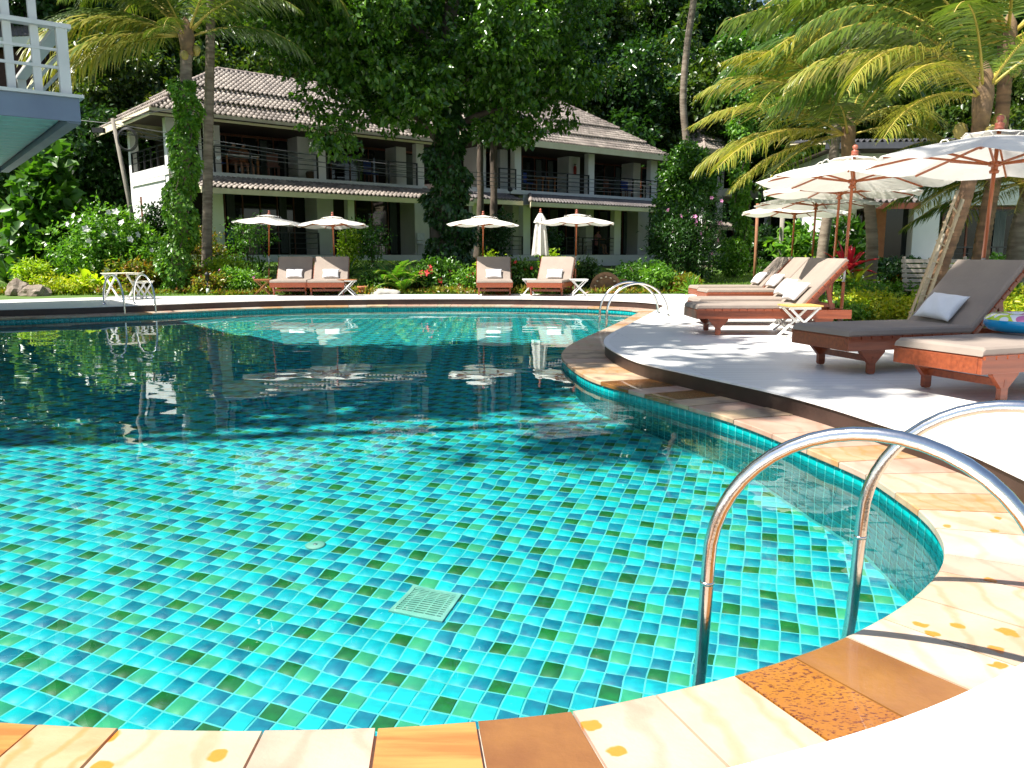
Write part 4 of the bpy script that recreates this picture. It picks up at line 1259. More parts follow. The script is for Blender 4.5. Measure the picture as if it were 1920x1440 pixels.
# lit left side of the villa
pbox("side_wall", M_WALL, vA, 0.0, .22, 0.45, 4.5, 0.0, 2.78)
pbox("corner_column", M_WALL, vA, -.02, .30, -.02, .30, 0.0, 4.70)
pbox("side_column", M_WALL, vA, -.02, .28, 4.25, 4.55, 0.0, 4.70)
pbox("side_balcony_wall", M_WALL, vA, -.05, .12, .3, 4.25, 2.62, 3.12)
pbox("side_inner_wall", M_WALL, vA, 1.9, 2.1, .6, 4.5, 2.95, 4.70)
pbox("side_window", M_GLASSD, vA, 1.88, 1.9, 1.0, 1.9, 3.0, 4.8)
pbox("side_window", M_GLASSD, vA, 1.88, 1.9, 2.6, 3.5, 3.0, 4.8)
railing(vA, .32, 4.2, -.0, 3.1, along='y', h=.75, bars=3, post=.85)
pbox("side_trim", M_DWOOD, vA, -.012, 0.0, 3.3, 3.5, 0.3, 2.2)
railing(vA, XA(411), XA(600), -.06, 2.95)
railing(vA, XA(618), XA(783), -.06, 2.95)
railing(vA, XA(424), XA(597), -.06, 0.0, h=.85)
awning(vA, XA(402) - 1.0, LAx - .2, -.14, 2.76, 1.75, .50, hipl=False)
for s_ in ((-.9, LAx + .9),):
    pbox("eave_fascia", M_FASC, vA, -.75, LAx + .75, -.75, -.70, 4.62, 4.86)
pbox("eave_fascia", M_FASC, vA, -.75, -.70, -.70, DA + .4, 4.62, 4.86)
hip_roof(vA, -.7, LAx + .7, -.7, DA + .4, 4.85, .56, [0, .95, 1.95], .11)
# small spot lamp on the corner column
lm = MB(); lm.lathe([(.02, 0), (.07, .02), (.08, .10), (.06, .12)], 12); o = lm.build("spot_lamp", M_WHITEP, vA, (XA(411) + .1, -.25, 3.4)); o.rotation_euler = (R(70), 0, R(-30))

# ---- villa B (right)
AB = math.atan2(6.6, 8.4); OB = (0.05 - 2.6 * .786, 38.2 - 2.6 * .618)
vB = empty("villa", (OB[0], OB[1], 1.05), AB, "right two storey white villa with tiled hip roof, behind the closed parasol", "villa")
LB, DB = 12.3, 7.2
XB = lambda px, y=0.0: local_x(px, OB, AB, y)
pbox("ground_slab", M_WALL, vB, -.2, LB + .2, -.4, DB, -1.5, 0)
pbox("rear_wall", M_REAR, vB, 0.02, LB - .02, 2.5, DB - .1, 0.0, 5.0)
pbox("veranda_floor", M_INT, vB, 0.0, LB, -.3, 2.4, 0.001, 0.012)
pbox("upper_slab", M_WALL, vB, -.06, LB + .06, -.14, 2.8, 2.80, 2.99)
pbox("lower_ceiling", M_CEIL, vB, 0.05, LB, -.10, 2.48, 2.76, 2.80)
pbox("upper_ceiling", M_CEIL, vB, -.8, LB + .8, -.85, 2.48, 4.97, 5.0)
door(vB, XB(905, 2.4), XB(975, 2.4), 2.4, .02, 2.5, 3, .4)
door(vB, XB(994, 2.4), XB(1150, 2.4), 2.4, .02, 2.5, 5, .4)
door(vB, XB(1165, 2.4), XB(1260, 2.4), 2.4, .02, 2.5, 3, .4)
door(vB, XB(905, 2.4), XB(935, 2.4), 2.4, 3.0, 4.95, 2, .3)
door(vB, XB(978, 2.4), XB(1065, 2.4), 2.4, 3.0, 4.95, 4, .3)
door(vB, XB(1110, 2.4), XB(1185, 2.4), 2.4, 3.0, 4.95, 4, .3)
door(vB, XB(1198, 2.4), XB(1260, 2.4), 2.4, 3.0, 4.95, 3, .3)
for a, b, y, z0, z1, dd, nm in ((887, 896, -.1, 0, 2.8, .3, "column"), (981, 994, -.1, 0, 2.8, .35, "column"), (1151, 1163, -.1, 0, 2.8, .3, "column"), (1252, 1262, -.1, 0, 2.8, .3, "column"),
                         (938, 952, 1.3, 3, 4.97, .8, "wall_panel"), (905, 912, .8, 3, 4.97, 1.5, "wall_panel"), (965, 977, -.05, 3, 4.97, .32, "column"), (1065, 1085, 1.3, 3, 4.97, .9, "wall_panel"),
                         (1101, 1112, -.05, 3, 4.97, .3, "column"), (1184, 1197, 1.3, 3, 4.97, .9, "wall_panel"), (1216, 1228, -.05, 3, 4.97, .3, "column"), (1246, 1258, -.05, 3, 4.97, .3, "column"),
                         (962, 980, 1.5, 0, 2.8, .9, "wall_panel"), (1098, 1112, 1.5, 0, 2.8, .9, "wall_panel"), (1195, 1215, 1.5, 0, 2.8, .9, "wall_panel")):
    col(vB, nm, a, b, OB, AB, y, z0, z1, dd)
railing(vB, XB(935), XB(965), -.06, 2.99, post=1)
railing(vB, XB(978), XB(1100), -.06, 2.99)
railing(vB, XB(1113), XB(1246), -.06, 2.99)
railing(vB, XB(935), XB(978), -.06, 0.0, h=.85)
railing(vB, XB(1060), XB(1150), -.06, 0.0, h=.85)
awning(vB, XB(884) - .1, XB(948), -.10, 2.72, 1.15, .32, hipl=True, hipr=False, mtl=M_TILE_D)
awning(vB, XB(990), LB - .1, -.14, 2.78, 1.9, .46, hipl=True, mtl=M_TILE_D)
pbox("eave_fascia", M_FASC, vB, -.95, LB + .05, -.95, -.90, 4.88, 5.16)
pbox("eave_fascia", M_FASC, vB, -.95, -.90, -.90, DB + .9, 4.88, 5.16)
hip_roof(vB, -.9, LB + .0, -.9, DB + .9, 5.14, .64, [0, .95, 1.95], .11)

# ---- smaller villa beyond (between villa B and the palms)
OC, AC = (x_at(1316, 49, 4), 49.0), R(35)
vC = empty("villa", (OC[0], OC[1], 2.1), AC, "distant white villa with balcony, half hidden between dark trees and the palms", "villa")
pbox("wall", M_WALL, vC, 0, 6.5, 1.8, 6, -1.5, 5.0)
pbox("upper_slab", M_WALL, vC, -.1, 6.6, -.1, 1.8, 2.5, 2.95)
pbox("ground_slab", M_WALL, vC, -.1, 6.6, -.3, 1.8, -1.5, 0.0)
for x in (0.0, 1.5, 4.0, 6.2):
    pbox("column", M_WALL, vC, x, x + .32, -.05, .25, 0, 2.5); pbox("column", M_WALL, vC, x, x + .32, -.05, .25, 2.95, 4.9)
door(vC, .4, 6.0, 1.75, .02, 2.3, 5); door(vC, .4, 6.0, 1.75, 2.97, 4.9, 5)
railing(vC, 0.3, 6.2, -.05, 2.95)
pbox("eave_fascia", M_FASC, vC, -.7, 7.3, -.75, -.70, 4.8, 5.05)
hip_roof(vC, -.7, 7.3, -.7, 6.9, 5.03, .6, [0, 1.0], .1)
awning(vC, .4, 2.6, -.1, .9, 1.2, .3, mtl=M_TILE)

# ---- white house on the right behind the palms
OD = (x_at(1628, 27, 2), 27.0); AD = R(-4)
vD = empty("villa", (OD[0], OD[1], 0.45), AD, "white house with an orange brown pillar and dark doorway behind the right palms", "house")
pbox("ground_slab", M_WALL, vD, -.6, 12, -.4, 6, -1, 0)
pbox("upper_wall", M_WALL, vD, 1.1, 12, 0.6, 5, 2.25, 4.0)
pbox("upper_wall", M_WALL, vD, -1.2, 1.1, .9, 5, 2.6, 4.0)
pbox("wall", M_WALL, vD, 1.75, 2.6, .75, 4.9, 0, 2.25)
pbox("wall", M_WALL, vD, -.9, 0.0, 1.2, 4.9, 0, 2.6)
pbox("pillar", mat("orange_brown_render", (.34, .12, .04), (.28, .09, .03), rough=.7), vD, .42, .86, .8, 1.2, 0, 2.3)
pbox("dark_doorway", M_GLASSD, vD, .86, 1.75, 1.2, 1.25, 0, 2.25)
pbox("dark_doorway", M_GLASSD, vD, 0.0, .42, 1.3, 1.35, 0, 2.4)
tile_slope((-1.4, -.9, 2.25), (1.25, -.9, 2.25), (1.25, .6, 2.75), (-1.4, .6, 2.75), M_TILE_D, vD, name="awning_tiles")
pbox("fascia", M_DWOOD, vD, -1.4, 1.25, -.94, -.90, 2.05, 2.24)
pbox("eave_fascia", mat("slate_fascia", (.10, .10, .12), rough=.6), vD, -1.6, 12.6, -.25, -.2, 4.0, 4.2)
tile_slope((-1.6, -.2, 4.2), (12.6, -.2, 4.2), (12.6, 4.2, 4.75), (-1.6, 4.2, 4.75), mat('slate_roof_tile', (.05, .05, .06), (.03, .03, .035), rough=.7), vD)
pbox("ceiling", M_CEIL, vD, -1.5, 12.5, -.2, 4.9, 3.98, 4.02)
door(vD, 2.7, 7.5, .8, .02, 2.2, 6, .5)
pbox("wall", M_WALL, vD, 7.5, 12, .75, 4.9, 0, 2.25)
railing(vD, 2.7, 11, -.2, 0, h=.85)

# ---- house on the slope seen through the balcony rails
eo = at_y(40, 110, 38)
vE = empty("villa", (eo.x - 3.5, eo.y, eo.z - 2.4), R(-8), "brown walled house with tiled eave high on the slope, seen through the balcony rails", "house")
pbox("wall", mat("dark_brown_wall", (.07, .03, .025), rough=.8), vE, -3, 4.4, 0, 5, -4, 2.7)
pbox("eave_fascia", M_WALL, vE, -3.6, 5.0, -.75, -.70, 2.6, 3.0)
tile_slope((-3.6, -.7, 3.0), (5.0, -.7, 3.0), (3.0, 2.0, 4.7), (-3.6, 2.0, 4.7), M_TILE_D, vE)
tile_slope((5.0, -.7, 3.0), (5.0, 5.5, 3.0), (3.0, 2.0, 4.7), (3.0, 2.0, 4.7), M_TILE_D, vE)

# ------------------------------------------------------------------ raised balcony at the upper left
M_BWHITE = mat("balcony_white_paint", (0.66, 0.66, 0.64), (0.58, 0.58, 0.56), rough=0.55, scale=2)
M_BBLUE = mat("blue_grey_fascia", (0.17, 0.22, 0.30), (0.14, 0.18, 0.26), rough=0.5, scale=2)
M_SOFF = mat("teal_soffit", (0.30, 0.68, 0.66), (0.25, 0.60, 0.58), rough=0.5, scale=1.5)
ub = Vector((-.79, -.61)).normalized(); ang_b = math.atan2(ub.y, ub.x)       # local +x runs along the front edge away from the corner
bc = at_y(152, 229, 10.0)
rb_ = empty("balcony_house", (bc.x, bc.y, bc.z), ang_b, "raised white balcony with blue fascia and teal boarded underside at the upper left", "balcony")
# local +y = 90 deg left of +x ; the deck lies on the -y side
DBx, DBy = 6.2, 7.2
nb = 20
for k in range(nb):
    w_ = DBy / nb
    o = MB().box((0, 0, 0), (DBx - .35, w_ - .055, .02)).build("soffit_board", M_SOFF, rb_, (DBx / 2 + .0, -(k + .5) * w_ * 1.0 - .06, .06))
pbox("floor_slab", M_BWHITE, rb_, 0.02, DBx, -DBy - .1, -.04, .075, .26)
pbox("fascia", M_BBLUE, rb_, -.0, DBx, -.04, 0.0, 0.0, .27)
pbox("side_beam", M_BBLUE, rb_, -.0, .14, -DBy - .1, -.045, -.02, .27)
pbox("back_beam", M_BBLUE, rb_, .14, DBx, -DBy - .1, -DBy - .02, -.02, .27)
pbox("floor_edge", M_BWHITE, rb_, -.05, DBx, -.12, .04, .272, .31)
pbox("floor_edge", M_BWHITE, rb_, -.05, .10, -DBy - .1, -.125, .272, .31)
def postb(x, y, h, w=.12): pbox("post", M_BWHITE, rb_, x - w / 2, x + w / 2, y - w / 2, y + w / 2, .31, .31 + h)
postb(.12, -.10, .76, .115)
pb = lambda px: None
def bx_of(px):    # distance along the front edge for a picture column
    k = (px - 960) / F_PX * CP
    return (k * bc.y - bc.x) / (ub.x - k * ub.y) if abs(ub.x - k * ub.y) > 1e-6 else 0
for px in (104, 55, 12): postb(bx_of(px), -.14, 4.6, .085)
pbox("handrail", M_BWHITE, rb_, .02, DBx, -.17, -.02, 1.06, 1.11)
for z in (.60, .80): pbox("rail", M_BWHITE, rb_, .1, DBx, -.115, -.085, z, z + .032)
pbox("handrail", M_BWHITE, rb_, .05, .19, -3.6, -.18, 1.06, 1.11)
for z in (.60, .80): pbox("rail", M_BWHITE, rb_, .105, .135, -3.6, -.16, z, z + .032)
postb(.12, -3.6, .76, .11)
pbox("body_wall", M_WALL, rb_, DBx, DBx + 7, -DBy - 4, 1.2, -2.7, 4.6)
for x_, y_ in ((DBx - .3, -.5), (DBx - .3, -DBy + .2)): pbox("support_post", M_BWHITE, rb_, x_ - .12, x_ + .12, y_ - .12, y_ + .12, -2.7, .05)
pbox("upper_roof", M_WALL, rb_, -.4 + 3.0, DBx + 7, -DBy - 4, 1.2, 4.6, 4.9)
# ------------------------------------------------------------------ foliage makers
RS = np.random.RandomState(42)
def leaves(C, A, Nn, ln, wd, mtl, name, fold=0.18, curl=0.0):
    """C centres (n,3), A axis (n,3), Nn rough normals; diamond leaves with a fold"""
    n = len(C)
    A = A / np.maximum(np.linalg.norm(A, axis=1, keepdims=True), 1e-6)
    S = np.cross(A, Nn); S /= np.maximum(np.linalg.norm(S, axis=1, keepdims=True), 1e-6)
    U = np.cross(S, A)
    ln = np.broadcast_to(ln, (n,))[:, None]; wd = np.broadcast_to(wd, (n,))[:, None]
    base = C; tip = C + A * ln - U * ln * curl
    mid = C + A * ln * 0.42
    L_ = mid + S * wd / 2 + U * wd * fold; R_ = mid - S * wd / 2 + U * wd * fold
    V = np.stack([base, L_, tip, R_], 1).reshape(-1, 3)
    i = np.arange(n)[:, None] * 4
    F_ = np.concatenate([i + np.array([[0, 1, 2]]), i + np.array([[0, 2, 3]])], 1).reshape(-1, 3)
    return np_mesh(name, V, F_, mtl, k=3)
def unit(n, rs=RS):
    v = rs.normal(size=(n, 3)); return v / np.linalg.norm(v, axis=1, keepdims=True)
def crown_mesh(blobs, n, ll, mtl, name="crown", cr=0.32, per=16, shell=0.55, wr=0.55, up=0.55, droop=0.35, rs=RS, flat=0.0):
    """blobs: (cx,cy,cz,rx,ry,rz)"""
    B = np.array(blobs, float)
    area = (B[:, 3] * B[:, 4] + B[:, 4] * B[:, 5] + B[:, 3] * B[:, 5]); pw = area / area.sum()
    nc = max(1, n // per)
    bi = rs.choice(len(B), nc, p=pw)
    d = unit(nc, rs); rad = shell + (1 - shell) * rs.rand(nc) ** 0.6
    inner = rs.rand(nc) < 0.25; rad[inner] = rs.rand(inner.sum()) * 0.8
    cc = B[bi, :3] + d * B[bi, 3:6] * rad[:, None]
    k = np.repeat(np.arange(nc), per)
    P = cc[k] + rs.normal(size=(len(k), 3)) * cr * np.array([1, 1, 0.7]) * 0.6
    out = d[k] * 0.6 + unit(len(k), rs) * 0.9
    A = out + np.array([0, 0, -droop]); Nn = unit(len(k), rs) * 0.7 + np.array([0, 0, up]) + d[k] * 0.4
    ln = ll * rs.uniform(0.6, 1.25, len(k))
    return leaves(P, A, Nn, ln, ln * wr, mtl, name, curl=0.1)

def clumpify(blobs, n, r0, r1, seed=3):
    rs = np.random.RandomState(seed); B = np.array(blobs, float); a = B[:, 3] * B[:, 4] + B[:, 4] * B[:, 5] + B[:, 3] * B[:, 5]
    i = rs.choice(len(B), n, p=a / a.sum()); d = unit(n, rs); c = B[i, :3] + d * B[i, 3:6] * (0.55 + 0.45 * rs.rand(n) ** .5)[:, None]
    r = rs.uniform(r0, r1, n)
    return [(*c[k], r[k] * rs.uniform(.9, 1.3), r[k], r[k] * rs.uniform(.7, 1.0)) for k in range(n)]
LEAF_MID = leaf_mat("mid_green_leaf", [(0.035, 0.10, 0.012), (0.05, 0.14, 0.015), (0.09, 0.20, 0.02), (0.05, 0.13, 0.02)], rough=0.33)
LEAF_TREE = leaf_mat('big_tree_leaf', [(0.03, 0.08, 0.010), (0.05, 0.13, 0.012), (0.09, 0.19, 0.016), (0.035, 0.10, 0.012)], rough=0.24, trans=0.3)
LEAF_DARK = leaf_mat("dark_green_leaf", [(0.018, 0.055, 0.010), (0.03, 0.085, 0.012), (0.04, 0.10, 0.02)], rough=0.30, trans=0.25)
LEAF_BRIGHT = leaf_mat("bright_green_leaf", [(0.07, 0.19, 0.02), (0.11, 0.26, 0.025), (0.17, 0.32, 0.03), (0.05, 0.14, 0.02)], rough=0.35)
LEAF_LIME = leaf_mat("lime_leaf", [(0.26, 0.40, 0.02), (0.38, 0.46, 0.03), (0.20, 0.36, 0.02)], rough=0.4, trans=0.4)
LEAF_YEL = leaf_mat("yellow_green_leaf", [(0.42, 0.45, 0.02), (0.52, 0.48, 0.03), (0.20, 0.32, 0.02), (0.34, 0.42, 0.02)], rough=0.45)
LEAF_FOREST = leaf_mat("forest_leaf", [(0.022, 0.055, 0.010), (0.045, 0.09, 0.012), (0.08, 0.13, 0.015), (0.025, 0.06, 0.012), (0.12, 0.15, 0.02)], rough=0.36)
LEAF_CROTON = leaf_mat("croton_leaf", [(0.08, 0.16, 0.02), (0.30, 0.10, 0.02), (0.12, 0.20, 0.02), (0.30, 0.28, 0.03), (0.10, 0.20, 0.02)], rough=0.35)
LEAF_RED = leaf_mat("cordyline_leaf", [(0.40, 0.02, 0.04), (0.55, 0.03, 0.06), (0.30, 0.03, 0.03)], rough=0.35, trans=0.4, tcol=(1.3, .8, .8))
LEAF_FERN = leaf_mat("fern_leaf", [(0.08, 0.20, 0.02), (0.13, 0.28, 0.03), (0.06, 0.16, 0.02)], rough=0.5)
LEAF_BIG = leaf_mat("broad_lime_leaf", [(0.34, 0.48, 0.03), (0.42, 0.52, 0.03), (0.28, 0.44, 0.03)], rough=0.35, trans=0.45)
PALM_Y = leaf_mat("yellow_palm_leaflet", [(0.20, 0.24, 0.03), (0.36, 0.33, 0.07), (0.12, 0.18, 0.025), (0.28, 0.29, 0.05), (0.44, 0.36, 0.10)], rough=0.34, trans=0.35, tcol=(1.5, 1.4, .5))
PALM_G = leaf_mat("green_palm_leaflet", [(0.07, 0.13, 0.02), (0.14, 0.20, 0.03), (0.05, 0.10, 0.015), (0.24, 0.26, 0.06)], rough=0.32, trans=0.35, tcol=(1.5, 1.5, .5))
PALM_D = leaf_mat("dark_palm_leaflet", [(0.04, 0.09, 0.015), (0.07, 0.13, 0.02), (0.10, 0.16, 0.03)], rough=0.32, trans=0.3)
M_RACHIS = mat("palm_rachis", (0.50, 0.38, 0.07), (0.36, 0.30, 0.05), rough=0.5, scale=3)
M_BARK = mat("palm_bark", (0.27, 0.22, 0.165), (0.14, 0.105, 0.075), rough=0.9, scale=2.2, bump=0.6, bscale=12, stretch=(1, 1, 5))
M_BARK_O = mat("orange_palm_bark", (0.30, 0.17, 0.09), (0.13, 0.075, 0.045), rough=0.85, scale=2.2, bump=0.6, bscale=12, stretch=(1, 1, 5))
M_BARK_T = mat("tree_bark", (0.12, 0.09, 0.065), (0.06, 0.045, 0.035), rough=0.95, scale=5, bump=0.7, bscale=14, stretch=(1, 1, .4))
M_POST = mat("grey_wood_post", (0.30, 0.27, 0.22), (0.18, 0.16, 0.14), rough=0.9, scale=6, stretch=(4, 4, .5), bump=0.3)
M_WHITEF = mat("white_petal", (0.80, 0.80, 0.76), (0.74, 0.72, 0.68), rough=0.7, scale=9)
M_PINKF = mat("pink_petal", (0.70, 0.28, 0.48), (0.6, 0.2, 0.4), rough=0.7, scale=9)
M_REDF = mat("red_petal", (0.55, 0.03, 0.03), (0.45, 0.02, 0.02), rough=0.6, scale=9)

def frond(parent, hub, az, elev, L, droop, mtl, hang=0.55, npair=78, lw=0.033, lmax=0.92, seed=0, twist=0.0, power=1.35):
    rs = np.random.RandomState(seed)
    n = 26; pts = [np.array(hub, float)]; ds = []
    e = elev
    for i in range(n):
        s = (i + 0.5) / n
        e = elev - droop * s ** power
        a = az + twist * s
        d = np.array([math.cos(a) * math.cos(e), math.sin(a) * math.cos(e), math.sin(e)])
        pts.append(pts[-1] + d * L / n); ds.append(d)
    ds.append(ds[-1]); P = np.array(pts); D = np.array(ds)
    rc = MB(); rc.tube([tuple(p) for p in P[::2]] + [tuple(P[-1])], [0.030 * (1 - 0.9 * (i / (len(P[::2])))) * L / 3.5 + .003 for i in range(len(P[::2]) + 1)], 5)
    fo = rc.build("frond", M_RACHIS, parent)
    S = np.linspace(0.10, 0.995, npair)
    ss = S * n; i0 = np.minimum(ss.astype(int), n - 1); f = (ss - i0)[:, None]
    B = P[i0] * (1 - f) + P[i0 + 1] * f; T = D[i0]
    side = np.cross(T, np.array([0, 0, 1.0])); side /= np.maximum(np.linalg.norm(side, axis=1, keepdims=True), 1e-5)
    V, F_ = [], []
    prof = np.minimum(1, (S - 0.04) / 0.22) ** 0.8 * np.minimum(1, (1.04 - S) / 0.42) ** 0.55
    for sg in (1, -1):
        ln = lmax * L / 3.5 * prof * rs.uniform(0.72, 1.15, npair)
        hg = hang * rs.uniform(0.7, 1.35, npair)
        d1 = T * 0.47 + side * sg * 0.85 + np.array([0, 0, 1])[None] * (0.10 - hg[:, None] * 0.45) + rs.normal(size=(npair, 3)) * 0.09
        d1 /= np.linalg.norm(d1, axis=1, keepdims=True)
        d2 = d1 * 0.85 + T * 0.18 + np.array([0, 0, -1])[None] * hg[:, None] * 0.55; d2 /= np.linalg.norm(d2, axis=1, keepdims=True)
        d3 = d2 * 0.85 + np.array([0, 0, -1])[None] * (hg[:, None] * 0.6); d3 /= np.linalg.norm(d3, axis=1, keepdims=True)
        w = lw * (0.65 + 0.5 * prof)[:, None] * L / 3.5
        wv = T * 0.9 + np.array([0, 0, .35])[None]; wv /= np.linalg.norm(wv, axis=1, keepdims=True)
        l = ln[:, None]
        m1 = B + d1 * l * 0.38; m2 = m1 + d2 * l * 0.34; tp = m2 + d3 * l * 0.28
        blk = np.stack([B - wv * w * .3, B + wv * w * .3, m1 - wv * w * .5, m1 + wv * w * .5, m2 - wv * w * .38, m2 + wv * w * .38, tp], 1)
        o = len(V) and sum(len(x) for x in V) or 0
        V.append(blk.reshape(-1, 3))
        i = np.arange(npair)[:, None] * 7 + o
        for tri in ((0, 1, 3), (0, 3, 2), (2, 3, 5), (2, 5, 4), (4, 5, 6)): F_.append(i + np.array([tri]))
    me = np_mesh("leaflets", np.concatenate(V), np.concatenate(F_).reshape(-1, 3), mtl, k=3)
    lf = link_mesh("leaflets", me, fo); lf['kind'] = 'stuff'
    return fo
def ring_trunk(name, pts, r0, r1, mtl, parent, step=0.11):
    P = catmull([Vector(p) for p in pts], closed=False, per=10)
    P = resample(P, step, closed=False)
    n = len(P); rr, qq = [], []
    for i, p in enumerate(P):
        f = i / (n - 1); r = r0 + (r1 - r0) * f + 0.25 * r0 * math.exp(-f * n * step / 0.35)
        qq.append(p); rr.append(r * 1.05)
        if i < n - 1: qq.append(p.lerp(P[i + 1], 0.55)); rr.append(r * 0.965)
    m = MB(); m.tube(qq, rr, 14); return m.build(name, mtl, parent)
def palm(name, pts, r0, r1, label, fronds, mtl_bark=None, cat="palm tree", husk=True, nuts=0):
    base = Vector(pts[0]); rt = empty(name, base, 0, label, cat)
    loc = [Vector(p) - base for p in pts]
    ring_trunk("trunk", loc, r0, r1, mtl_bark or M_BARK, rt)
    hub = loc[-1]
    if husk:
        h = MB(); h.lathe([(r1 * 1.05, -.4), (r1 * 1.3, -.1), (r1 * 1.45, .12), (r1 * 1.1, .4), (.02, .6)], 10, c=hub); h.build("crown_shaft", mat("palm_husk", (.24, .15, .07), (.14, .09, .05), rough=.9, scale=8, bump=.5), rt)
    for i, (az, el, L, dr, m_, hg) in enumerate(fronds):
        u = Vector((math.cos(R(az)), math.sin(R(az)), 0)) * r1 * 1.0
        frond(rt, hub + u + Vector((0, 0, .1 + .15 * (el > 30))), R(az), R(el), L, R(dr * .86), m_, hang=hg * .75, seed=i * 7 + int(abs(base.x) * 31))
    for k in range(nuts):
        a = k * 2.4; n_ = MB(); n_.lathe([(.01, -.13), (.08, -.09), (.105, 0), (.08, .08), (.01, .12)], 10, c=hub + Vector((math.cos(a) * .26, math.sin(a) * .26, -.25 - .1 * (k % 3)))); n_.build("coconut", mat("coconut", (.35, .28, .06), (.25, .2, .05), rough=.5), rt)
    return rt
def auto_fronds(n, L, mats, e0=65, e1=-25, dr=(70, 100), hg=(0.45, 0.9), seed=0, skip=None):
    rs = random.Random(seed); out = []
    for i in range(n):
        f = i / max(1, n - 1); az = (i * 137.5 + rs.uniform(-14, 14)) % 360
        el = e0 + (e1 - e0) * f
        if skip and skip(az, el): continue
        out.append((az, el, L * rs.uniform(0.85, 1.1), rs.uniform(*dr), rs.choice(mats), rs.uniform(*hg)))
    return out
def gz(x, y): return float(terrain(x, y)) - 0.03

# ------------------------------------------------------------------ palms, right side
YG = [PALM_Y, PALM_G, PALM_G]
def ppt(px, py, Y): return tuple(at_y(px, py, Y))
# short palm with yellow fronds, hub behind the second parasol
b = (x_at(1630, 17.2, .5), 17.2, 0.0)
palm("coconut_palm", [b, (x_at(1634, 17.1, 1), 17.1, 1.2), ppt(1622, 340, 17.0), ppt(1590, 262, 16.8)], .125, .10, "short coconut palm with yellow fronds, its trunk right of the red leaved plant",
     [(185, 30, 3.3, 75, PALM_Y, .5), (200, 8, 3.2, 62, PALM_Y, .55), (172, 48, 3.3, 95, PALM_Y, .5), (160, 15, 3.2, 75, PALM_Y, .6), (215, 42, 3.1, 110, PALM_G, .7), (190, 62, 3.2, 105, PALM_Y, .6),
      (240, 30, 2.6, 90, PALM_G, .7), (20, 35, 2.6, 90, PALM_Y, .8), (350, 55, 2.6, 100, PALM_G, .7), (60, 50, 2.8, 95, PALM_G, .6), (110, 40, 2.8, 90, PALM_G, .6), (300, 60, 2.4, 100, PALM_G, .7), (330, 15, 2.2, 85, PALM_Y, .8), (140, 70, 2.8, 95, PALM_G, .6),
      (205, -12, 2.4, 45, PALM_G, .5), (182, -8, 2.6, 50, PALM_Y, .55)])
# leaning palm with the bamboo ladder
palm("coconut_palm", [(x_at(1730, 12.6, 0), 12.6, 0.0), ppt(1765, 497, 12.5), ppt(1800, 400, 12.4), ppt(1824, 310, 12.3), ppt(1842, 195, 12.2)], .115, .10, "leaning coconut palm behind the big lounger with a bamboo ladder propped against it",
     [(182, 50, 3.0, 112, PALM_G, .8), (196, 38, 2.6, 118, PALM_Y, .8), (170, 62, 3.1, 118, PALM_G, .85), (215, 28, 2.3, 88, PALM_Y, .7), (230, 55, 2.4, 110, PALM_G, .8), (340, 45, 2.4, 105, PALM_G, .8), (10, 60, 2.4, 100, PALM_G, .7), (300, 60, 2.2, 110, PALM_G, .7),
      (150, 40, 3.0, 95, PALM_Y, .7), (120, 60, 3.0, 95, PALM_G, .7), (80, 50, 2.8, 95, PALM_G, .7), (40, 40, 2.8, 90, PALM_G, .7), (190, 75, 2.7, 105, PALM_G, .7), (205, 5, 2.1, 70, PALM_Y, .7)], mtl_bark=M_BARK_O, nuts=3)
# tall palm behind it, hub high at the right edge
palm("coconut_palm", [(x_at(1824, 15.5, 0), 15.5, 0.0), ppt(1846, 430, 15.5), ppt(1866, 320, 15.4), ppt(1880, 200, 15.2), ppt(1888, 88, 15.0)], .15, .11, "tall palm with orange blotched trunk behind the leaning palm at right",
     [(183, 38, 5.4, 78, PALM_G, .6), (176, 24, 5.0, 52, PALM_G, .8), (190, 18, 4.6, 62, PALM_Y, .55), (198, 32, 4.6, 84, PALM_G, .6), (170, 52, 5.0, 92, PALM_G, .6), (186, 2, 4.2, 44, PALM_G, .85), (178, -6, 4.2, 26, PALM_D, .9), (205, 10, 3.8, 66, PALM_G, .7),
      (160, 20, 4.4, 60, PALM_G, .7), (150, 48, 4.6, 80, PALM_G, .6), (215, 45, 4.0, 90, PALM_G, .6), (240, 40, 3.6, 90, PALM_G, .6), (330, 40, 3.6, 85, PALM_Y, .7), (300, 20, 3.2, 80, PALM_Y, .7), (0, 50, 4, 85, PALM_G, .6), (120, 60, 4, 80, PALM_G, .6), (60, 50, 4, 80, PALM_G, .6), (188, 66, 4.8, 100, PALM_G, .6), (350, 5, 3.0, 60, PALM_Y, .7)], mtl_bark=M_BARK_O, nuts=4)
# low palm at the right edge: fronds under the big parasol
palm("coconut_palm", [(x_at(1898, 16.5, 0), 16.5, 0.1), ppt(1908, 440, 16.5), ppt(1932, 352, 16.4)], .17, .14, "low coconut palm at the right edge, fronds hanging under the largest parasol",
     [(184, 28, 2.9, 88, PALM_Y, .45), (192, 8, 2.6, 60, PALM_Y, .5), (176, 40, 3.0, 92, PALM_G, .8), (200, -12, 2.3, 40, PALM_Y, .5), (172, 12, 2.7, 60, PALM_G, .7), (168, -8, 2.4, 40, PALM_G, .6), (215, 15, 2.0, 60, PALM_Y, .5), (230, -10, 1.6, 40, PALM_Y, .5),
      (150, 25, 2.6, 70, PALM_G, .6), (120, 40, 2.6, 80, PALM_G, .6), (340, 30, 2.4, 80, PALM_G, .6), (30, 40, 2.4, 80, PALM_G, .6), (250, 40, 2.0, 80, PALM_Y, .5)], nuts=0)
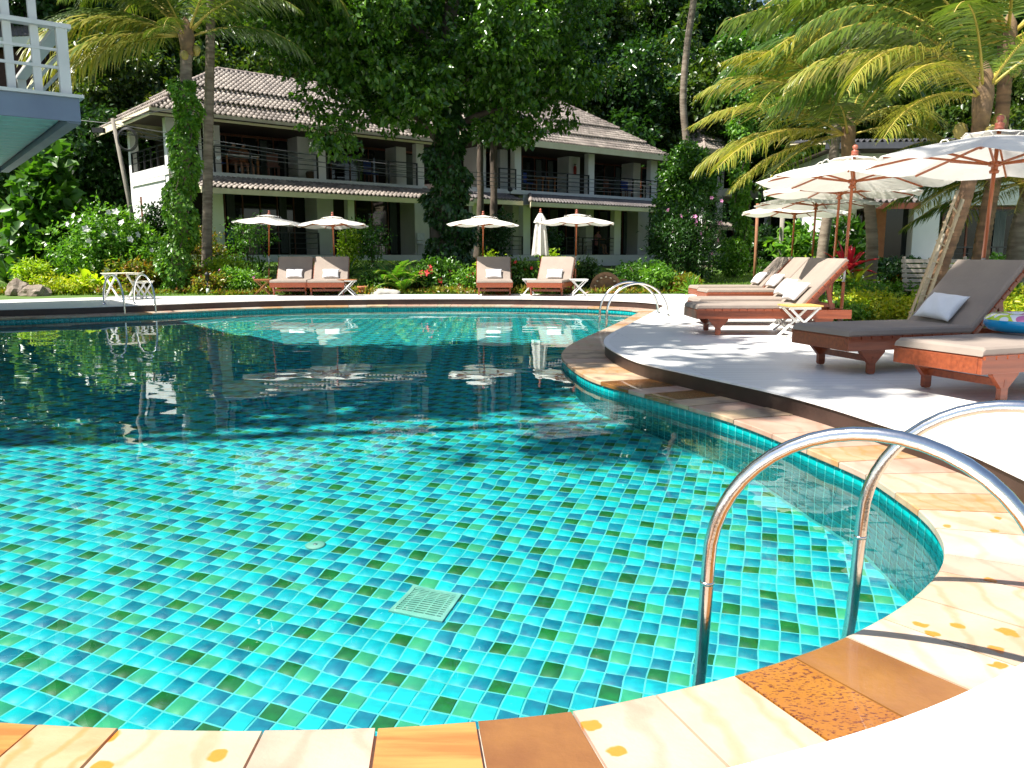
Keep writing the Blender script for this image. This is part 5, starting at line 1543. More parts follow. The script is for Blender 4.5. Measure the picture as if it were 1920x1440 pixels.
# overhead palm above the frame, fronds along the top edge
palm("coconut_palm", [(x_at(1990, 19, 0), 19.0, 0.2), ppt(1960, 200, 19), ppt(1800, -60, 18.6)], .17, .12, "high coconut palm with its crown at the top right edge",
     [(183, 5, 4.6, 52, PALM_G, .8), (196, 12, 4.2, 70, PALM_G, .7), (172, 0, 4.4, 48, PALM_G, .8), (205, -8, 3.6, 45, PALM_G, .8), (225, 5, 3.4, 66, PALM_G, .7), (250, -5, 3.0, 60, PALM_G, .7), (300, 0, 3.2, 60, PALM_Y, .7), (270, 25, 3.2, 85, PALM_G, .7), (340, 0, 3.4, 60, PALM_Y, .7), (160, 22, 4.4, 60, PALM_G, .7), (188, 30, 4.4, 75, PALM_G, .7), (150, -5, 4.0, 45, PALM_G, .8), (120, 10, 3.8, 50, PALM_G, .7), (0, 20, 3.4, 70, PALM_G, .7)])
# bare trunk seen under the far right parasols
palm("coconut_palm", [(x_at(1536, 21.5, .5), 21.5, 0.0), ppt(1546, 440, 21.5), ppt(1556, 380, 21.5), ppt(1572, 190, 21.8), ppt(1588, 60, 22)], .14, .11, "upright coconut palm with pale ringed trunk behind the farthest right parasols",
     auto_fronds(14, 3.8, [PALM_G, PALM_D, PALM_Y], seed=5))
# tall slim trunk in front of the wooded slope
palm("coconut_palm", [(x_at(1300, 33, .5), 33, gz(7, 33)), ppt(1288, 280, 33), ppt(1281, 190, 33), ppt(1288, 90, 33), ppt(1301, 0, 33), ppt(1316, -120, 33)], .15, .12, "tall slim grey palm trunk rising past the frame right of the second villa",
     auto_fronds(16, 4.2, [PALM_G, PALM_D], e0=60, e1=5, seed=8))
# left palms
palm("coconut_palm", [(x_at(386, 24.5, .5), 24.5, 0.05), ppt(388, 470, 24.4), ppt(391, 250, 24.3), ppt(395, 40, 24.2), ppt(397, -70, 24.2)], .15, .12, "tall straight pale palm trunk beside the vine covered one, crown above the frame",
     [(352, 8, 4.6, 88, PALM_G, .85), (5, -8, 4.2, 70, PALM_D, .8), (340, 22, 4.4, 100, PALM_G, .8), (320, 0, 3.6, 75, PALM_G, .8), (20, 12, 4.4, 70, PALM_D, .8), (185, 5, 4.0, 70, PALM_G, .7), (200, 25, 4.2, 85, PALM_G, .7), (170, -10, 3.8, 55, PALM_G, .7), (230, 10, 3.6, 75, PALM_G, .7), (270, 25, 3.4, 90, PALM_G, .7), (120, 10, 4, 70, PALM_G, .7), (60, 20, 4, 70, PALM_D, .7), (90, 0, 4, 60, PALM_D, .7), (150, 30, 4, 70, PALM_G, .7), (300, -15, 2.8, 60, PALM_G, .8)])
palm("coconut_palm", [(x_at(330, 23.0, 0), 23.0, 0.0), ppt(340, 420, 23), ppt(347, 200, 23), ppt(350, 75, 23)], .20, .15, "palm with its trunk wrapped in green vine, left of the tall pale trunk",
     [(186, 48, 5.2, 92, PALM_G, .75), (190, 22, 4.5, 92, PALM_Y, .75), (178, 60, 5.2, 98, PALM_G, .7), (198, 2, 4.5, 74, PALM_Y, .8), (172, 30, 4.2, 70, PALM_G, .75), (186, -2, 3.8, 58, PALM_Y, .85), (160, 50, 4.2, 80, PALM_G, .7), (168, 8, 3.8, 50, PALM_D, .8), (215, 45, 3.2, 105, PALM_G, .8), (240, 65, 3.0, 110, PALM_G, .8), (272, 30, 1.7, 110, PALM_G, .8), (255, 10, 1.6, 70, PALM_G, .8),
      (350, 40, 3.4, 90, PALM_G, .8), (5, 20, 3.4, 80, PALM_D, .8), (330, 60, 3.4, 105, PALM_G, .8), (30, 50, 4.0, 80, PALM_G, .7), (90, 50, 4, 80, PALM_D, .7), (130, 30, 4, 70, PALM_G, .7), (192, 74, 4.0, 105, PALM_G, .7)], nuts=4)
def vine(px_pts, Y, rr, n, label, mtl, ll=.12, name="climbing_vine"):
    P = [Vector(ppt(px, py, Y)) for px, py in px_pts]
    P = resample(catmull(P, closed=False), .06, closed=False)
    rs = np.random.RandomState(len(P)); A_ = np.array([tuple(p) for p in P])
    i = rs.randint(0, len(A_), n); th = rs.uniform(0, 6.283, n)
    f = i / len(A_)
    rad = (rr[0] + (rr[1] - rr[0]) * f) * (0.75 + 0.25 * np.sin(A_[i, 2] * 4.1 + th) + 0.15 * np.sin(A_[i, 2] * 9 + 2 * th)) * rs.uniform(.85, 1.1, n)
    O = np.stack([np.cos(th), np.sin(th), np.zeros(n)], -1)
    b = Vector(tuple(A_[0])); 
    C = A_[i] + O * rad[:, None] - np.array(b)
    me = leaves(C, O * .5 + unit(n, rs) * .5 + np.array([0, 0, -.7]), O + unit(n, rs) * .6, ll * rs.uniform(.6, 1.3, n), ll * .75 * rs.uniform(.6, 1.2, n), mtl, "foliage")
    rt = empty(name, b, 0, label, "vine")
    lf = link_mesh("foliage", me, rt); lf['kind'] = 'stuff'
    st = MB(); 
    for k in range(3): st.tube([tuple(Vector(tuple(A_[j])) - b + Vector((math.cos(j * .05 + k * 2.1), math.sin(j * .05 + k * 2.1), 0)) * rr[1] * .75) for j in range(0, len(A_), 4)], .018, 5)
    st.build("stem", M_BARK_T, rt)
    return rt
vine([(326, 552), (336, 440), (342, 330), (348, 240), (347, 152)], 22.9, (.52, .34), 7500, "dense green vine wrapped round the palm trunk at left", LEAF_BRIGHT, ll=.13)

# ------------------------------------------------------------------ the big central tree
def blob(px, py, Y, rpx, rpy, ry=2.0):
    c = at_y(px, py, Y); s = Y / F_PX
    return (c.x, c.y, c.z, rpx * s, ry, rpy * s)
def tree(name, label, base, trunk_pts, r0, r1, blobs, n, ll, mtl, limbs=(), cat="tree", **kw):
    base = Vector(base); rt = empty(name, base, 0, label, cat)
    loc = [Vector(p) - base for p in trunk_pts]
    P = resample(catmull(loc, closed=False), .25, closed=False); m_ = len(P)
    t = MB(); t.tube(P, [(r0 + (r1 - r0) * i / (m_ - 1)) * (1 + .08 * math.sin(i * 1.7)) + .35 * r0 * math.exp(-i * .25 / .4) for i in range(m_)], 12); tr = t.build("trunk", M_BARK_T, rt)
    for lp in limbs:
        l = MB(); lp = resample(catmull([Vector(p) - base for p in lp], closed=False), .3, closed=False); k = len(lp)
        l.tube(lp, [r1 * .75 * (1 - .8 * i / (k - 1)) + .01 for i in range(k)], 7); l.build("limb", M_BARK_T, tr)
    B = [(b_[0] - base.x, b_[1] - base.y, b_[2] - base.z, *b_[3:]) for b_ in blobs]
    c = link_mesh("crown", crown_mesh(B, n, ll, mtl, **kw), rt); c['kind'] = 'stuff'
    return rt
cb = (x_at(832, 27.5, 1), 27.5, gz(-2.2, 27.5))
big_blobs = [blob(600, 120, 25.5, 90, 80, 1.6), blob(700, 60, 26, 110, 90, 2), blob(640, 200, 25.2, 70, 55, 1.3), blob(700, 235, 25.5, 50, 50, 1.2), blob(620, 262, 25.3, 38, 38, .9), blob(760, 160, 26, 80, 80, 1.8),
             blob(560, 60, 26, 60, 55, 1.5), blob(850, 40, 27, 150, 130, 2.6), blob(850, 170, 27, 120, 90, 2.2), blob(980, 60, 27.5, 120, 110, 2.4), blob(940, 190, 27.5, 110, 65, 2.0), blob(1040, 150, 28, 70, 60, 1.6), blob(1060, 30, 28, 80, 80, 1.8),
             blob(850, -120, 27, 260, 120, 3.5), blob(560, -60, 26, 100, 80, 2), blob(1080, -90, 28, 110, 90, 2.5), blob(690, -60, 26, 130, 90, 2.5)]
tree("broadleaf_tree", "huge dark broadleaf tree between the two villas, its crown filling the top of the picture", cb,
     [cb, ppt(835, 400, 27.4), ppt(838, 280, 27.3), ppt(842, 120, 27.2), ppt(850, -60, 27.2)], .48, .22, clumpify(big_blobs, 230, .42, .85), 60000, .21, LEAF_TREE, cr=.16, per=10, wr=.6, shell=.72, droop=.6,
     limbs=[[ppt(838, 280, 27.3), ppt(760, 200, 26.6), ppt(660, 150, 26)], [ppt(840, 200, 27.3), ppt(900, 120, 27.3), ppt(980, 60, 27.5)], [ppt(842, 150, 27.2), ppt(780, 50, 26.8), ppt(700, -10, 26.2)], [ppt(838, 250, 27.3), ppt(900, 215, 27.4), ppt(960, 200, 27.5)]])
vine([(850, 510), (846, 430), (838, 360), (838, 270), (842, 180)], 27.2, (.95, .55), 7000, "dark ivy covering the trunk of the big central tree", LEAF_DARK, ll=.17, name="ivy")
for px0, px1, Y, lab in ((930, 925, 31.0, "slim bare tree trunk just right of the big ivy trunk, before the second villa"), (905, 900, 32.5, "thinner bare trunk between the ivy trunk and the slim trunk")):
    b = (x_at(px0 - 10, Y, 1), Y, gz(-1, Y))
    tree("slender_tree", lab, b, [b, ppt(px0 - 4, 380, Y), ppt(px1, 300, Y), ppt(px1 + 2, 215, Y), ppt(px1 - 8, 100, Y)], .15, .10, [blob(px1, 150, Y, 60, 60, 1.2), blob(px1 + 20, 235, Y, 45, 30, .8)], 2500, .22, LEAF_DARK)
# ------------------------------------------------------------------ wooded hillside
protos = []
for k in range(5):
    rs_ = np.random.RandomState(100 + k)
    bl = [(rs_.normal(0, 1.3), rs_.normal(0, 1.3), rs_.uniform(4.2, 9.5), rs_.uniform(1.3, 2.4), rs_.uniform(1.3, 2.4), rs_.uniform(1.1, 2.0)) for _ in range(11)]
    cm_ = crown_mesh(clumpify(bl, 75, .5, 1.0, seed=k), 16000, .27, [LEAF_FOREST, LEAF_DARK, LEAF_FOREST, LEAF_DARK, LEAF_MID][k], cr=.2, per=9, rs=rs_, wr=.6)
    t = MB(); t.tube([(0, 0, -1.5), (rs_.normal() * .1, 0, 2), (rs_.normal() * .3, .1, 5), (rs_.normal() * .4, 0, 8)], [.30, .24, .18, .08], 9); tm_ = t.mesh("trunk", M_BARK_T)
    protos.append((cm_, tm_))
spots = []
rs_ = random.Random(77)
for row, (dist, n_) in enumerate(((47, 15), (54, 16), (62, 17), (71, 16))):
    for i in range(n_):
        a = R(-34.5 + 69 * (i + rs_.uniform(.2, .8)) / n_); rr = dist + rs_.uniform(-2.5, 2.5)
        x, y = rr * math.sin(a), rr * math.cos(a)
        if .17 < x / y < .34 and y < 52: continue
        if row == 0 and -16 < x < 12 and y < 49: y += 5
        spots.append((x, y, rs_.uniform(1.0, 1.45)))
for x, y, s in [(-17.5, 38, 1.0), (-14.5, 41, 1.0), (-26, 36, 1.1), (-10, 44, 1.1), (-4, 47, 1.15), (3, 50, 1.2), (8, 55, 1.2), (20.5, 52, 1.1), (17, 44, 1.0), (21, 41, 1.0), (20, 34, .9), (25, 37, 1.1), (16, 54, 1.3), (23, 48, 1.3), (29, 33, 1.2), (-30, 42, 1.2), (23.5, 30, .8), (14.5, 62, 1.5), (18, 67, 1.6), (11, 65, 1.5), (21, 60, 1.4), (16, 76, 1.6), (6, 66, 1.5)]:
    spots.append((x, y, s))
ct = 0
for x, y, s in spots:
    if abs(x / y) > .74: continue
    k = rs_.randrange(5)
    lab = "leafy tree on the wooded hillside behind the villas"
    rt = empty("forest_tree", (x, y, gz(x, y) - .2), rs_.uniform(0, 6.28), lab, "tree", "trees of the wooded hillside", scale=s)
    c = link_mesh("crown", protos[k][0], rt); c['kind'] = 'stuff'
    link_mesh("trunk", protos[k][1], rt)
# undergrowth on the slope
n = 42000
rsn = np.random.RandomState(9)
ux = rsn.uniform(-48, 48, n); uy = rsn.uniform(30, 95, n)
bsel = ((uy - .62 * ux) > 48.5) | (ux < -20.5) | ((ux > 25))
ux, uy = ux[bsel], uy[bsel]; n = len(ux)
uz = terrain(ux, uy) + rsn.rand(n) ** 1.5 * 1.6
me = leaves(np.stack([ux, uy, uz], -1), unit(n, rsn) + np.array([0, 0, .4]), unit(n, rsn) + np.array([0, -.6, .6]), rsn.uniform(.5, 1.1, n), rsn.uniform(.3, .6, n), LEAF_FOREST, "undergrowth")
ug = link_mesh("undergrowth", me); ug['kind'] = 'stuff'; tag(ug, "dense leafy undergrowth covering the wooded slope", "undergrowth")

# ------------------------------------------------------------------ shade trees added out of the frame (left) to shade the middle of the pool and the right loungers
cot = 1 / math.tan(SUN_EL); qs = -SUN_TO
def shade_blob(tx, ty, r, z, rz_=1.0, ry=None):
    return (tx - qs.x * cot * z, ty - qs.y * cot * z, z, r, ry or r, rz_)
SH = [(-8.5, 9.4, 2.7), (-6.0, 9.6, 2.8), (-3.4, 10.0, 2.6), (-0.9, 10.4, 2.4), (0.9, 10.6, 2.0), (-4.4, 8.0, 1.5), (-1.6, 8.8, 1.5)]
bl = [shade_blob(x, y, r, 11.5 + .6 * math.sin(i * 2.3)) for i, (x, y, r) in enumerate(SH)]
bt = (-14.5, 7.0, 0)
tree("broadleaf_tree", "unseen spreading tree added left of the pool to shade its middle", bt, [bt, (-14.2, 7.2, 4), (-13.5, 7.6, 8), (-11, 8, 10.5)], .4, .2, bl, 19000, .42, LEAF_MID, cr=.4, per=12, shell=.1, limbs=[[(-13.5, 7.6, 8), (-10, 8, 11), (-7, 8.5, 11.5)]])
SH2 = [(2.6, 7.2, 1.25), (3.9, 7.35, 1.35), (5.4, 7.6, 1.4), (1.4, 6.7, .6), (8.2, 8.8, 1.6), (0.2, 6.25, .28), (-0.8, 6.1, .22)]
bl = [shade_blob(x, y, r, 16.0, .8) for x, y, r in SH2]
bt = (-15.5, 1.5, 0)
tree("broadleaf_tree", "unseen taller thin topped tree added left of the pool, its branch shading the right hand loungers", bt, [bt, (-15.0, 2, 6), (-13, 3, 11), (-9, 4, 15)], .4, .18, bl, 4200, .40, LEAF_MID, cr=.32, per=12, shell=.1, limbs=[[(-13, 3, 11), (-7, 3.6, 15), (-3, 4.6, 16)]])
# ------------------------------------------------------------------ garden plants
def bush(name, label, px, Y, w, h, n, ll, mtl, z=None, lean=0, per=12, cr=.16, group=None, cat="shrub", wr=.5, flowers=None, nf=0, fs=.1, dpt=None, zc=.5, shoots=0, rs_seed=None):
    x = x_at(px, Y, .5); z = gz(x, Y) if z is None else z
    rs = np.random.RandomState(int(px * 7 + Y * 13) % 9999)
    rt = empty(name, (x, Y, z), 0, label, cat, group)
    dp = dpt or w * .4
    bl = [(rs.uniform(-.28, .28) * w, rs.uniform(-.3, .3) * dp, h * rs.uniform(.25, .72), w * rs.uniform(.20, .34), dp * .6, h * rs.uniform(.22, .34)) for _ in range(7)] + [(0, 0, h * .4, w * .42, dp * .7, h * .42)]
    c = link_mesh("foliage", crown_mesh(bl, n, ll, mtl, "foliage", cr=cr, per=per, rs=rs, wr=wr, shell=.6, droop=.1, up=.7), rt); c['kind'] = 'stuff'
    for k in range(5):
        a = rs.uniform(0, 6.28); r = rs.uniform(.1, .3) * w
        s = MB(); s.tube([(r * .2 * math.cos(a), r * .2 * math.sin(a), -.05), (r * .6 * math.cos(a), r * .5 * math.sin(a), h * .4), (r * math.cos(a), r * .6 * math.sin(a), h * .72)], [.02, .014, .006], 5); s.build("stem", M_BARK_T, rt)
    for k in range(shoots):
        a = rs.uniform(0, 6.28); bx, by = rs.uniform(-.4, .4) * w, rs.uniform(-.3, .1) * dp
        hh = h * rs.uniform(.85, 1.25) * (1 - abs(bx / w)); m_ = 60
        t = rs.rand(m_); P = np.stack([bx + .12 * h * t * math.cos(a), by + 0 * t, hh * (.35 + .65 * t)], -1)
        me = leaves(P + rs.normal(size=(m_, 3)) * .03, unit(m_, rs) + np.array([0, 0, .2]), unit(m_, rs) + np.array([0, 0, .6]), ll * rs.uniform(.6, 1.1, m_), ll * .5, mtl, "shoot")
        s = link_mesh("shoot", me, rt); s['kind'] = 'stuff'
    for k in range(nf):
        b = bl[rs.randint(0, 8)]
        d = np.array([rs.uniform(-1, 1), -rs.uniform(.4, 1), rs.uniform(-.3, 1.1)]); d /= np.linalg.norm(d)
        P = Vector((b[0] + d[0] * b[3] * 1.12, b[1] + d[1] * b[4] * 1.15, b[2] + d[2] * b[5] * 1.12))
        f = MB(); s_ = fs * rs.uniform(.75, 1.2); q = Vector((d[0] + rs.normal() * .3, d[1], d[2] * .6)).to_track_quat('Z', 'Y').to_matrix().to_4x4()
        for j in range(5):
            a = j * 1.2566; u = Vector((math.cos(a), math.sin(a), 0)); v_ = Vector((-u.y, u.x, 0))
            f.add([(0, 0, 0), u * s_ * .3 + v_ * s_ * .2 + Vector((0, 0, .02)), u * s_ * .56 + Vector((0, 0, .012)), u * s_ * .3 - v_ * s_ * .2 + Vector((0, 0, .02))], [(0, 1, 2), (0, 2, 3)], M=q)
        f.build("flower", flowers, rt, P)
    return rt
def blade_mesh(L, w, a0, arch, n=7, cup=.25, twist=0):
    vs, fs = [], []; x = z = 0.0
    for i in range(n + 1):
        t = i / n; a = a0 - arch * t
        ww = w * (0.35 + 2.2 * t * (1 - t) * 1.3) * (1 if t < .98 else 0.1) if i < n else w * .04
        vs += [(x, -ww / 2, z + ww * cup), (x, 0, z), (x, ww / 2, z + ww * cup)]
        x += L / n * math.cos(a); z += L / n * math.sin(a)
    for i in range(n):
        b = i * 3; fs += [(b, b + 3, b + 4, b + 1), (b + 1, b + 4, b + 5, b + 2)]
    return vs, fs
def blade_plant(name, label, pos, n, L, w, mtl, a0=(60, 85), arch=(30, 80), single=True, stem=0.0, cat="plant", seed=0, az=(0, 360), cup=.25, lm=None, droop_low=True):
    rt = empty(name, pos, 0, label, cat); rs = random.Random(seed)
    if stem: MB().tube([(0, 0, -.05), (0.01, 0, stem * .5), (0, 0, stem + .03)], [.03, .024, .022], 7).build("stem", M_BARK_T, rt)
    allm = MB()
    for k in range(n):
        f = k / max(1, n - 1)
        a = R(a0[1] + (a0[0] - a0[1]) * f); ar = R(arch[0] + (arch[1] - arch[0]) * f)
        vs, fs = blade_mesh(L * rs.uniform(.75, 1.1), w * rs.uniform(.8, 1.15), a, ar, cup=cup)
        Mz = Matrix.Translation((0, 0, stem * (1 if k % 2 else .93))) @ Matrix.Rotation(R(rs.uniform(*az) if n < 5 else az[0] + (az[1] - az[0]) * ((k * .381966 * 1.0) % 1) + rs.uniform(-12, 12)), 4, 'Z')
        if single:
            m = MB(); m.add(vs, fs, smooth=True); o = m.build("leaf", mtl, rt); o.matrix_local = Mz
        else: allm.add(vs, fs, smooth=True, M=Mz)
    if not single:
        o = allm.build("blades", mtl, rt); o['kind'] = 'stuff'
    return rt
def fern(label, px, Y, L, n, seed=0, mtl=None):
    x = x_at(px, Y, .3); rt = empty("fern", (x, Y, gz(x, Y)), 0, label, "fern")
    rs = random.Random(seed)
    for k in range(n):
        frond(rt, (0, 0, .02), R(k * 137.5 + rs.uniform(-15, 15)), R(rs.uniform(45, 80)), L * rs.uniform(.7, 1.1), R(rs.uniform(60, 110)), mtl or LEAF_FERN, hang=.25, npair=30, lw=.10, lmax=.55, seed=seed * 50 + k)
    return rt
def gpos(px, Y): x = x_at(px, Y, .3); return (x, Y, gz(x, Y))
def rock(name, label, px, Y, s, seed, mtl=None, sz=.6, cat="rock"):
    bm = bmesh.new(); bmesh.ops.create_icosphere(bm, subdivisions=3, radius=1)
    from mathutils import noise
    for v in bm.verts:
        k = 1 + .28 * noise.noise(v.co * 1.4 + Vector((seed, 0, 0))) + .10 * noise.noise(v.co * 4 + Vector((0, seed, 0)))
        v.co = Vector((v.co.x * s * k, v.co.y * s * k * .8, max(-.1, v.co.z * s * sz * k)))
    me = bpy.data.meshes.new(name); bm.to_mesh(me); bm.free()
    me.materials.append(mtl or mat("garden_rock", (.30, .25, .20), (.16, .12, .09), rough=.9, scale=4, bump=.6, bscale=14))
    x, y, z = gpos(px, Y); return tag(link_mesh(name, me, None, (x, y, z + s * sz * .35)), label, cat)

# left side
bush("hibiscus_shrub", "tall sprawling hibiscus shrub with large white flowers, left of the vine covered palm", 205, 24.0, 3.4, 2.35, 7500, .15, LEAF_BRIGHT, flowers=M_WHITEF, nf=19, fs=.19, per=14, cr=.2, shoots=14, dpt=1.6)
bush("hibiscus_shrub", "lower part of white flowering hibiscus beside the vine covered trunk", 290, 23.6, 1.7, 1.5, 2800, .13, LEAF_BRIGHT, flowers=M_WHITEF, nf=5, fs=.16, shoots=5)
bush("dark_shrub", "dark green shrub against the sunlit side wall of the left villa", 300, 26.0, 1.5, 2.5, 3200, .15, LEAF_DARK)
bush("croton_shrub", "red and green croton shrub in front of the hibiscus", 255, 23.0, 1.6, 1.0, 1800, .13, LEAF_CROTON)
blade_plant("broad_leaved_plant", "lime green broad leaved plant behind the big white table", gpos(168, 22.6), 13, .85, .26, LEAF_BIG, a0=(38, 84), arch=(25, 50), seed=3, az=(150, 400))
blade_plant("broad_leaved_plant", "smaller lime leaved plant right behind the two white tables", gpos(205, 23.0), 9, .7, .20, LEAF_BIG, a0=(45, 84), arch=(25, 55), seed=6, az=(0, 360))
bush("ground_shrub", "yellow green low plants between the rock and the white table", 122, 22.2, 1.7, .55, 2200, .13, LEAF_YEL, wr=.35)
blade_plant("ginger_plant", "yellow green spiky plant growing above the rocks at the left", (lambda p: (p[0], p[1], p[2] + .3))(gpos(62, 22.4)), 60, .55, .07, LEAF_LIME, a0=(20, 85), arch=(20, 80), single=False, seed=9)
bush("ground_shrub", "bushy yellow green plant on the rocks at the far left", 58, 22.4, 1.1, .75, 1500, .14, LEAF_LIME, z=.25, wr=.35)
rock("garden_rock", "upright brown rock at the far left under the spiky plant", 32, 21.6, .32, 1, sz=1.0)
rock("garden_rock", "reddish rounded rock beside the upright one at the left", 64, 21.4, .36, 5, sz=.62)
bush("dark_shrub", "dark rounded shrub in shade at the left behind the lawn", 35, 29, 3.2, 2.2, 5000, .16, LEAF_DARK)
bush("dark_shrub", "dark leafy shrub under the raised balcony, right of the rounded one", 100, 28, 1.8, 1.6, 2500, .17, LEAF_DARK)
blade_plant("strap_leaved_plant", "grey green strap leaved plant on the shaded lawn at the far left", gpos(12, 27), 26, 1.1, .12, LEAF_DARK, a0=(30, 80), arch=(30, 70), single=False, seed=12)
bush("climbing_philodendron", "large leaved climbing plant below the raised balcony", 92, 26, 2.0, 4.7, 2600, .40, LEAF_MID, wr=.8, cr=.3, per=10)
tree("broadleaf_tree", "dark tree behind the raised balcony at the left edge", gpos(40, 33), [gpos(40, 33), ppt(45, 380, 33), ppt(55, 250, 33)], .2, .12, [blob(160, 260, 34, 90, 60, 2), blob(20, 330, 32, 80, 70, 1.8), blob(200, 330, 35, 90, 70, 2)], 15000, .26, LEAF_DARK, per=16)
# strip from the palms to the lounger pair
bush("mixed_shrub", "leafy shrub with yellow leaves just right of the pale palm trunk", 425, 23.6, 1.6, 1.05, 2400, .14, LEAF_LIME, wr=.42)
bush("croton_shrub", "dark red croton between the vine and the pale palm trunk", 372, 23.0, .9, .75, 1200, .13, LEAF_CROTON)
bush("mixed_shrub", "low mixed green shrub left of the teak side table", 452, 22.6, 1.5, .75, 2200, .11, LEAF_BRIGHT, flowers=M_PINKF, nf=5, fs=.09)
bush("croton_shrub", "red and green mottled croton beside the garden lamp left of the loungers", 400, 22.4, 1.1, .62, 1600, .12, LEAF_CROTON)
for i, (px, Y) in enumerate(((448, 25.2), (490, 25.6), (530, 25.4), (690, 25.2), (655, 25.6))):
    blade_plant("agapanthus_plant", ["dark strap leaved plant before the veranda, left of the leftmost parasol pole", "dark strap leaved plant directly behind the leftmost parasol pole", "dark strap leaved plant behind the gap of the left lounger pair",
        "dark strap leaved plant right of the lounger pair", "dark strap leaved plant behind the second lounger of the left pair"][i], gpos(px, Y), 30, .75, .05, LEAF_DARK, a0=(30, 85), arch=(40, 110), single=False, seed=20 + i)
for i, (px, Y, w, h, lab, m_) in enumerate(((470, 26.5, 1.7, 1.9, "thin flowering shrub before the veranda left of the leftmost parasol", LEAF_MID), (700, 26.8, 1.9, 2.0, "thin leafy shrub before the white chair on the veranda", LEAF_MID), (655, 26.5, .9, 1.7, "small shrub beside the white column behind the second parasol", LEAF_LIME), (395, 27.0, 1.2, 1.6, "brownish shrub beside the pale palm trunk before the wall", LEAF_CROTON))):
    bush("veranda_shrub", lab, px, Y, w, h, 1300, .12, m_, per=9)
for i, px in enumerate((735, 772, 805, 755)):
    fern(["big fern right of the teak side table", "large fern in the middle of the bed behind the pool", "fern beside the red flowers behind the pool", "low fern in front of the other ferns"][i], px, [23.2, 23.4, 23.8, 22.6][i], [1.25, 1.35, 1.1, .9][i], 22, seed=i + 3)
bush("mixed_shrub", "low shrub between the ferns and the pool deck", 715, 22.9, 1.3, .6, 1500, .12, LEAF_MID)
bush("ixora_shrub", "glossy shrub with red flowers right of the ferns", 838, 23.2, 1.7, 1.0, 2800, .13, LEAF_MID, flowers=M_REDF, nf=8, fs=.17)
bush("ixora_shrub", "small shrub with red spikes left of the single lounger", 873, 22.8, 1.1, .75, 1600, .11, LEAF_BRIGHT, flowers=M_REDF, nf=7, fs=.09)
rock("garden_rock", "flat pale grey rock in front of the ferns", 722, 21.9, .42, 9, mat("pale_rock", (.40, .38, .34), (.26, .25, .22), rough=.9, scale=5, bump=.4), sz=.32)
pt = MB(); pt.lathe([(.09, 0), (.13, .16), (.145, .17), (.145, .21), (.12, .21), (.115, .17)], 18); x, y, z = gpos(679, 21.9); tag(pt.build("terracotta_pot", mat("terracotta", (.45, .16, .07), (.36, .12, .05), rough=.85, scale=9), None, (x, y, 0.0)), "small terracotta pot left of the flat rock", "flower pot")
# between the two right far loungers and up to the ornamental wheel
bush("mixed_shrub", "glossy dark green shrub between the two right far loungers", 985, 22.9, 1.2, 1.0, 2400, .13, LEAF_MID, flowers=M_REDF, nf=4, fs=.10)
bush("mixed_shrub", "dark shrub right of the rightmost far lounger", 1096, 23.6, .9, .95, 1800, .12, LEAF_DARK)
bush("mixed_shrub", "yellowish shrub showing above the single far lounger", 925, 24.4, .9, .95, 1300, .13, LEAF_LIME)
bush("mixed_shrub", "yellowish shrub showing above the rightmost far lounger", 1048, 24.6, 1.0, 1.0, 1300, .13, LEAF_LIME)
bush("veranda_shrub", "small rounded shrub before the right villa, behind the closed parasol", 1030, 30, .9, 1.6, 1200, .13, LEAF_DARK)
bush("veranda_shrub", "round dark shrub by the white column of the right villa", 928, 29, 1.3, 1.9, 1800, .14, LEAF_DARK)
for i, (px, Y, w, h, m_, lab) in enumerate(((1205, 24.5, 1.7, .85, LEAF_MID, "broad low green shrub left of the flowering oleander"), (1240, 22.8, 1.3, .7, LEAF_BRIGHT, "bright low shrub just behind the far ladder rails"),
        (1284, 22.6, .8, .5, LEAF_CROTON, "reddish low shrub at the lawn edge behind the far ladder"), (1180, 25.5, 1.0, .6, LEAF_DARK, "small dark shrub behind the ornamental wheel"))):
    bush("mixed_shrub", lab, px, Y, w, h, 2400, .13, m_)
blade_plant("strap_leaved_plant", "spiky green plant at the deck edge right of the far ladder", gpos(1296, 22.0), 44, .62, .05, LEAF_BRIGHT, a0=(15, 80), arch=(10, 40), single=False, seed=33)
bush("oleander", "tall dark oleander bush with pink flowers before the right villa", 1285, 27.5, 3.0, 2.9, 9000, .17, LEAF_DARK, flowers=M_PINKF, nf=16, fs=.13, wr=.28, per=14, cr=.22)
tree("small_tree", "dense dark green small tree at the right end of the second villa", gpos(1292, 31), [gpos(1292, 31), ppt(1292, 430, 31), ppt(1290, 360, 31)], .12, .07, [blob(1290, 340, 31, 48, 62, 1.0), blob(1262, 395, 31, 30, 40, .7), blob(1285, 300, 31, 25, 28, .6)], 11000, .17, LEAF_MID, per=14, cr=.24)
bush("round_shrub", "round bright green shrub on the lawn right of the oleander", 1374, 30, 1.35, 1.5, 3600, .14, LEAF_BRIGHT, cr=.14)
bush("clipped_shrub", "low clipped olive green bush beside the grey wooden post", 1438, 27, 1.1, .85, 3200, .07, LEAF_MID, cr=.08, per=20)
bush("mixed_shrub", "pale flowering shrub behind the third lounger of the right row", 1500, 22.5, 1.3, .95, 1900, .13, LEAF_LIME, wr=.4)
bush("broad_leaved_shrub", "large leaved shrub between the two wooden posts and the parasols", 1490, 25.5, 1.5, 2.3, 900, .33, LEAF_BRIGHT, per=8, cr=.28, wr=.42)
bush("broad_leaved_shrub", "large leaved shrub above the red plant behind the second parasol", 1585, 24.5, 1.6, 2.5, 1000, .33, LEAF_MID, per=8, cr=.28, wr=.42)
bush("dark_shrub", "dark shrubbery behind the farthest right parasol", 1425, 34, 3.0, 2.2, 4500, .2, LEAF_DARK)
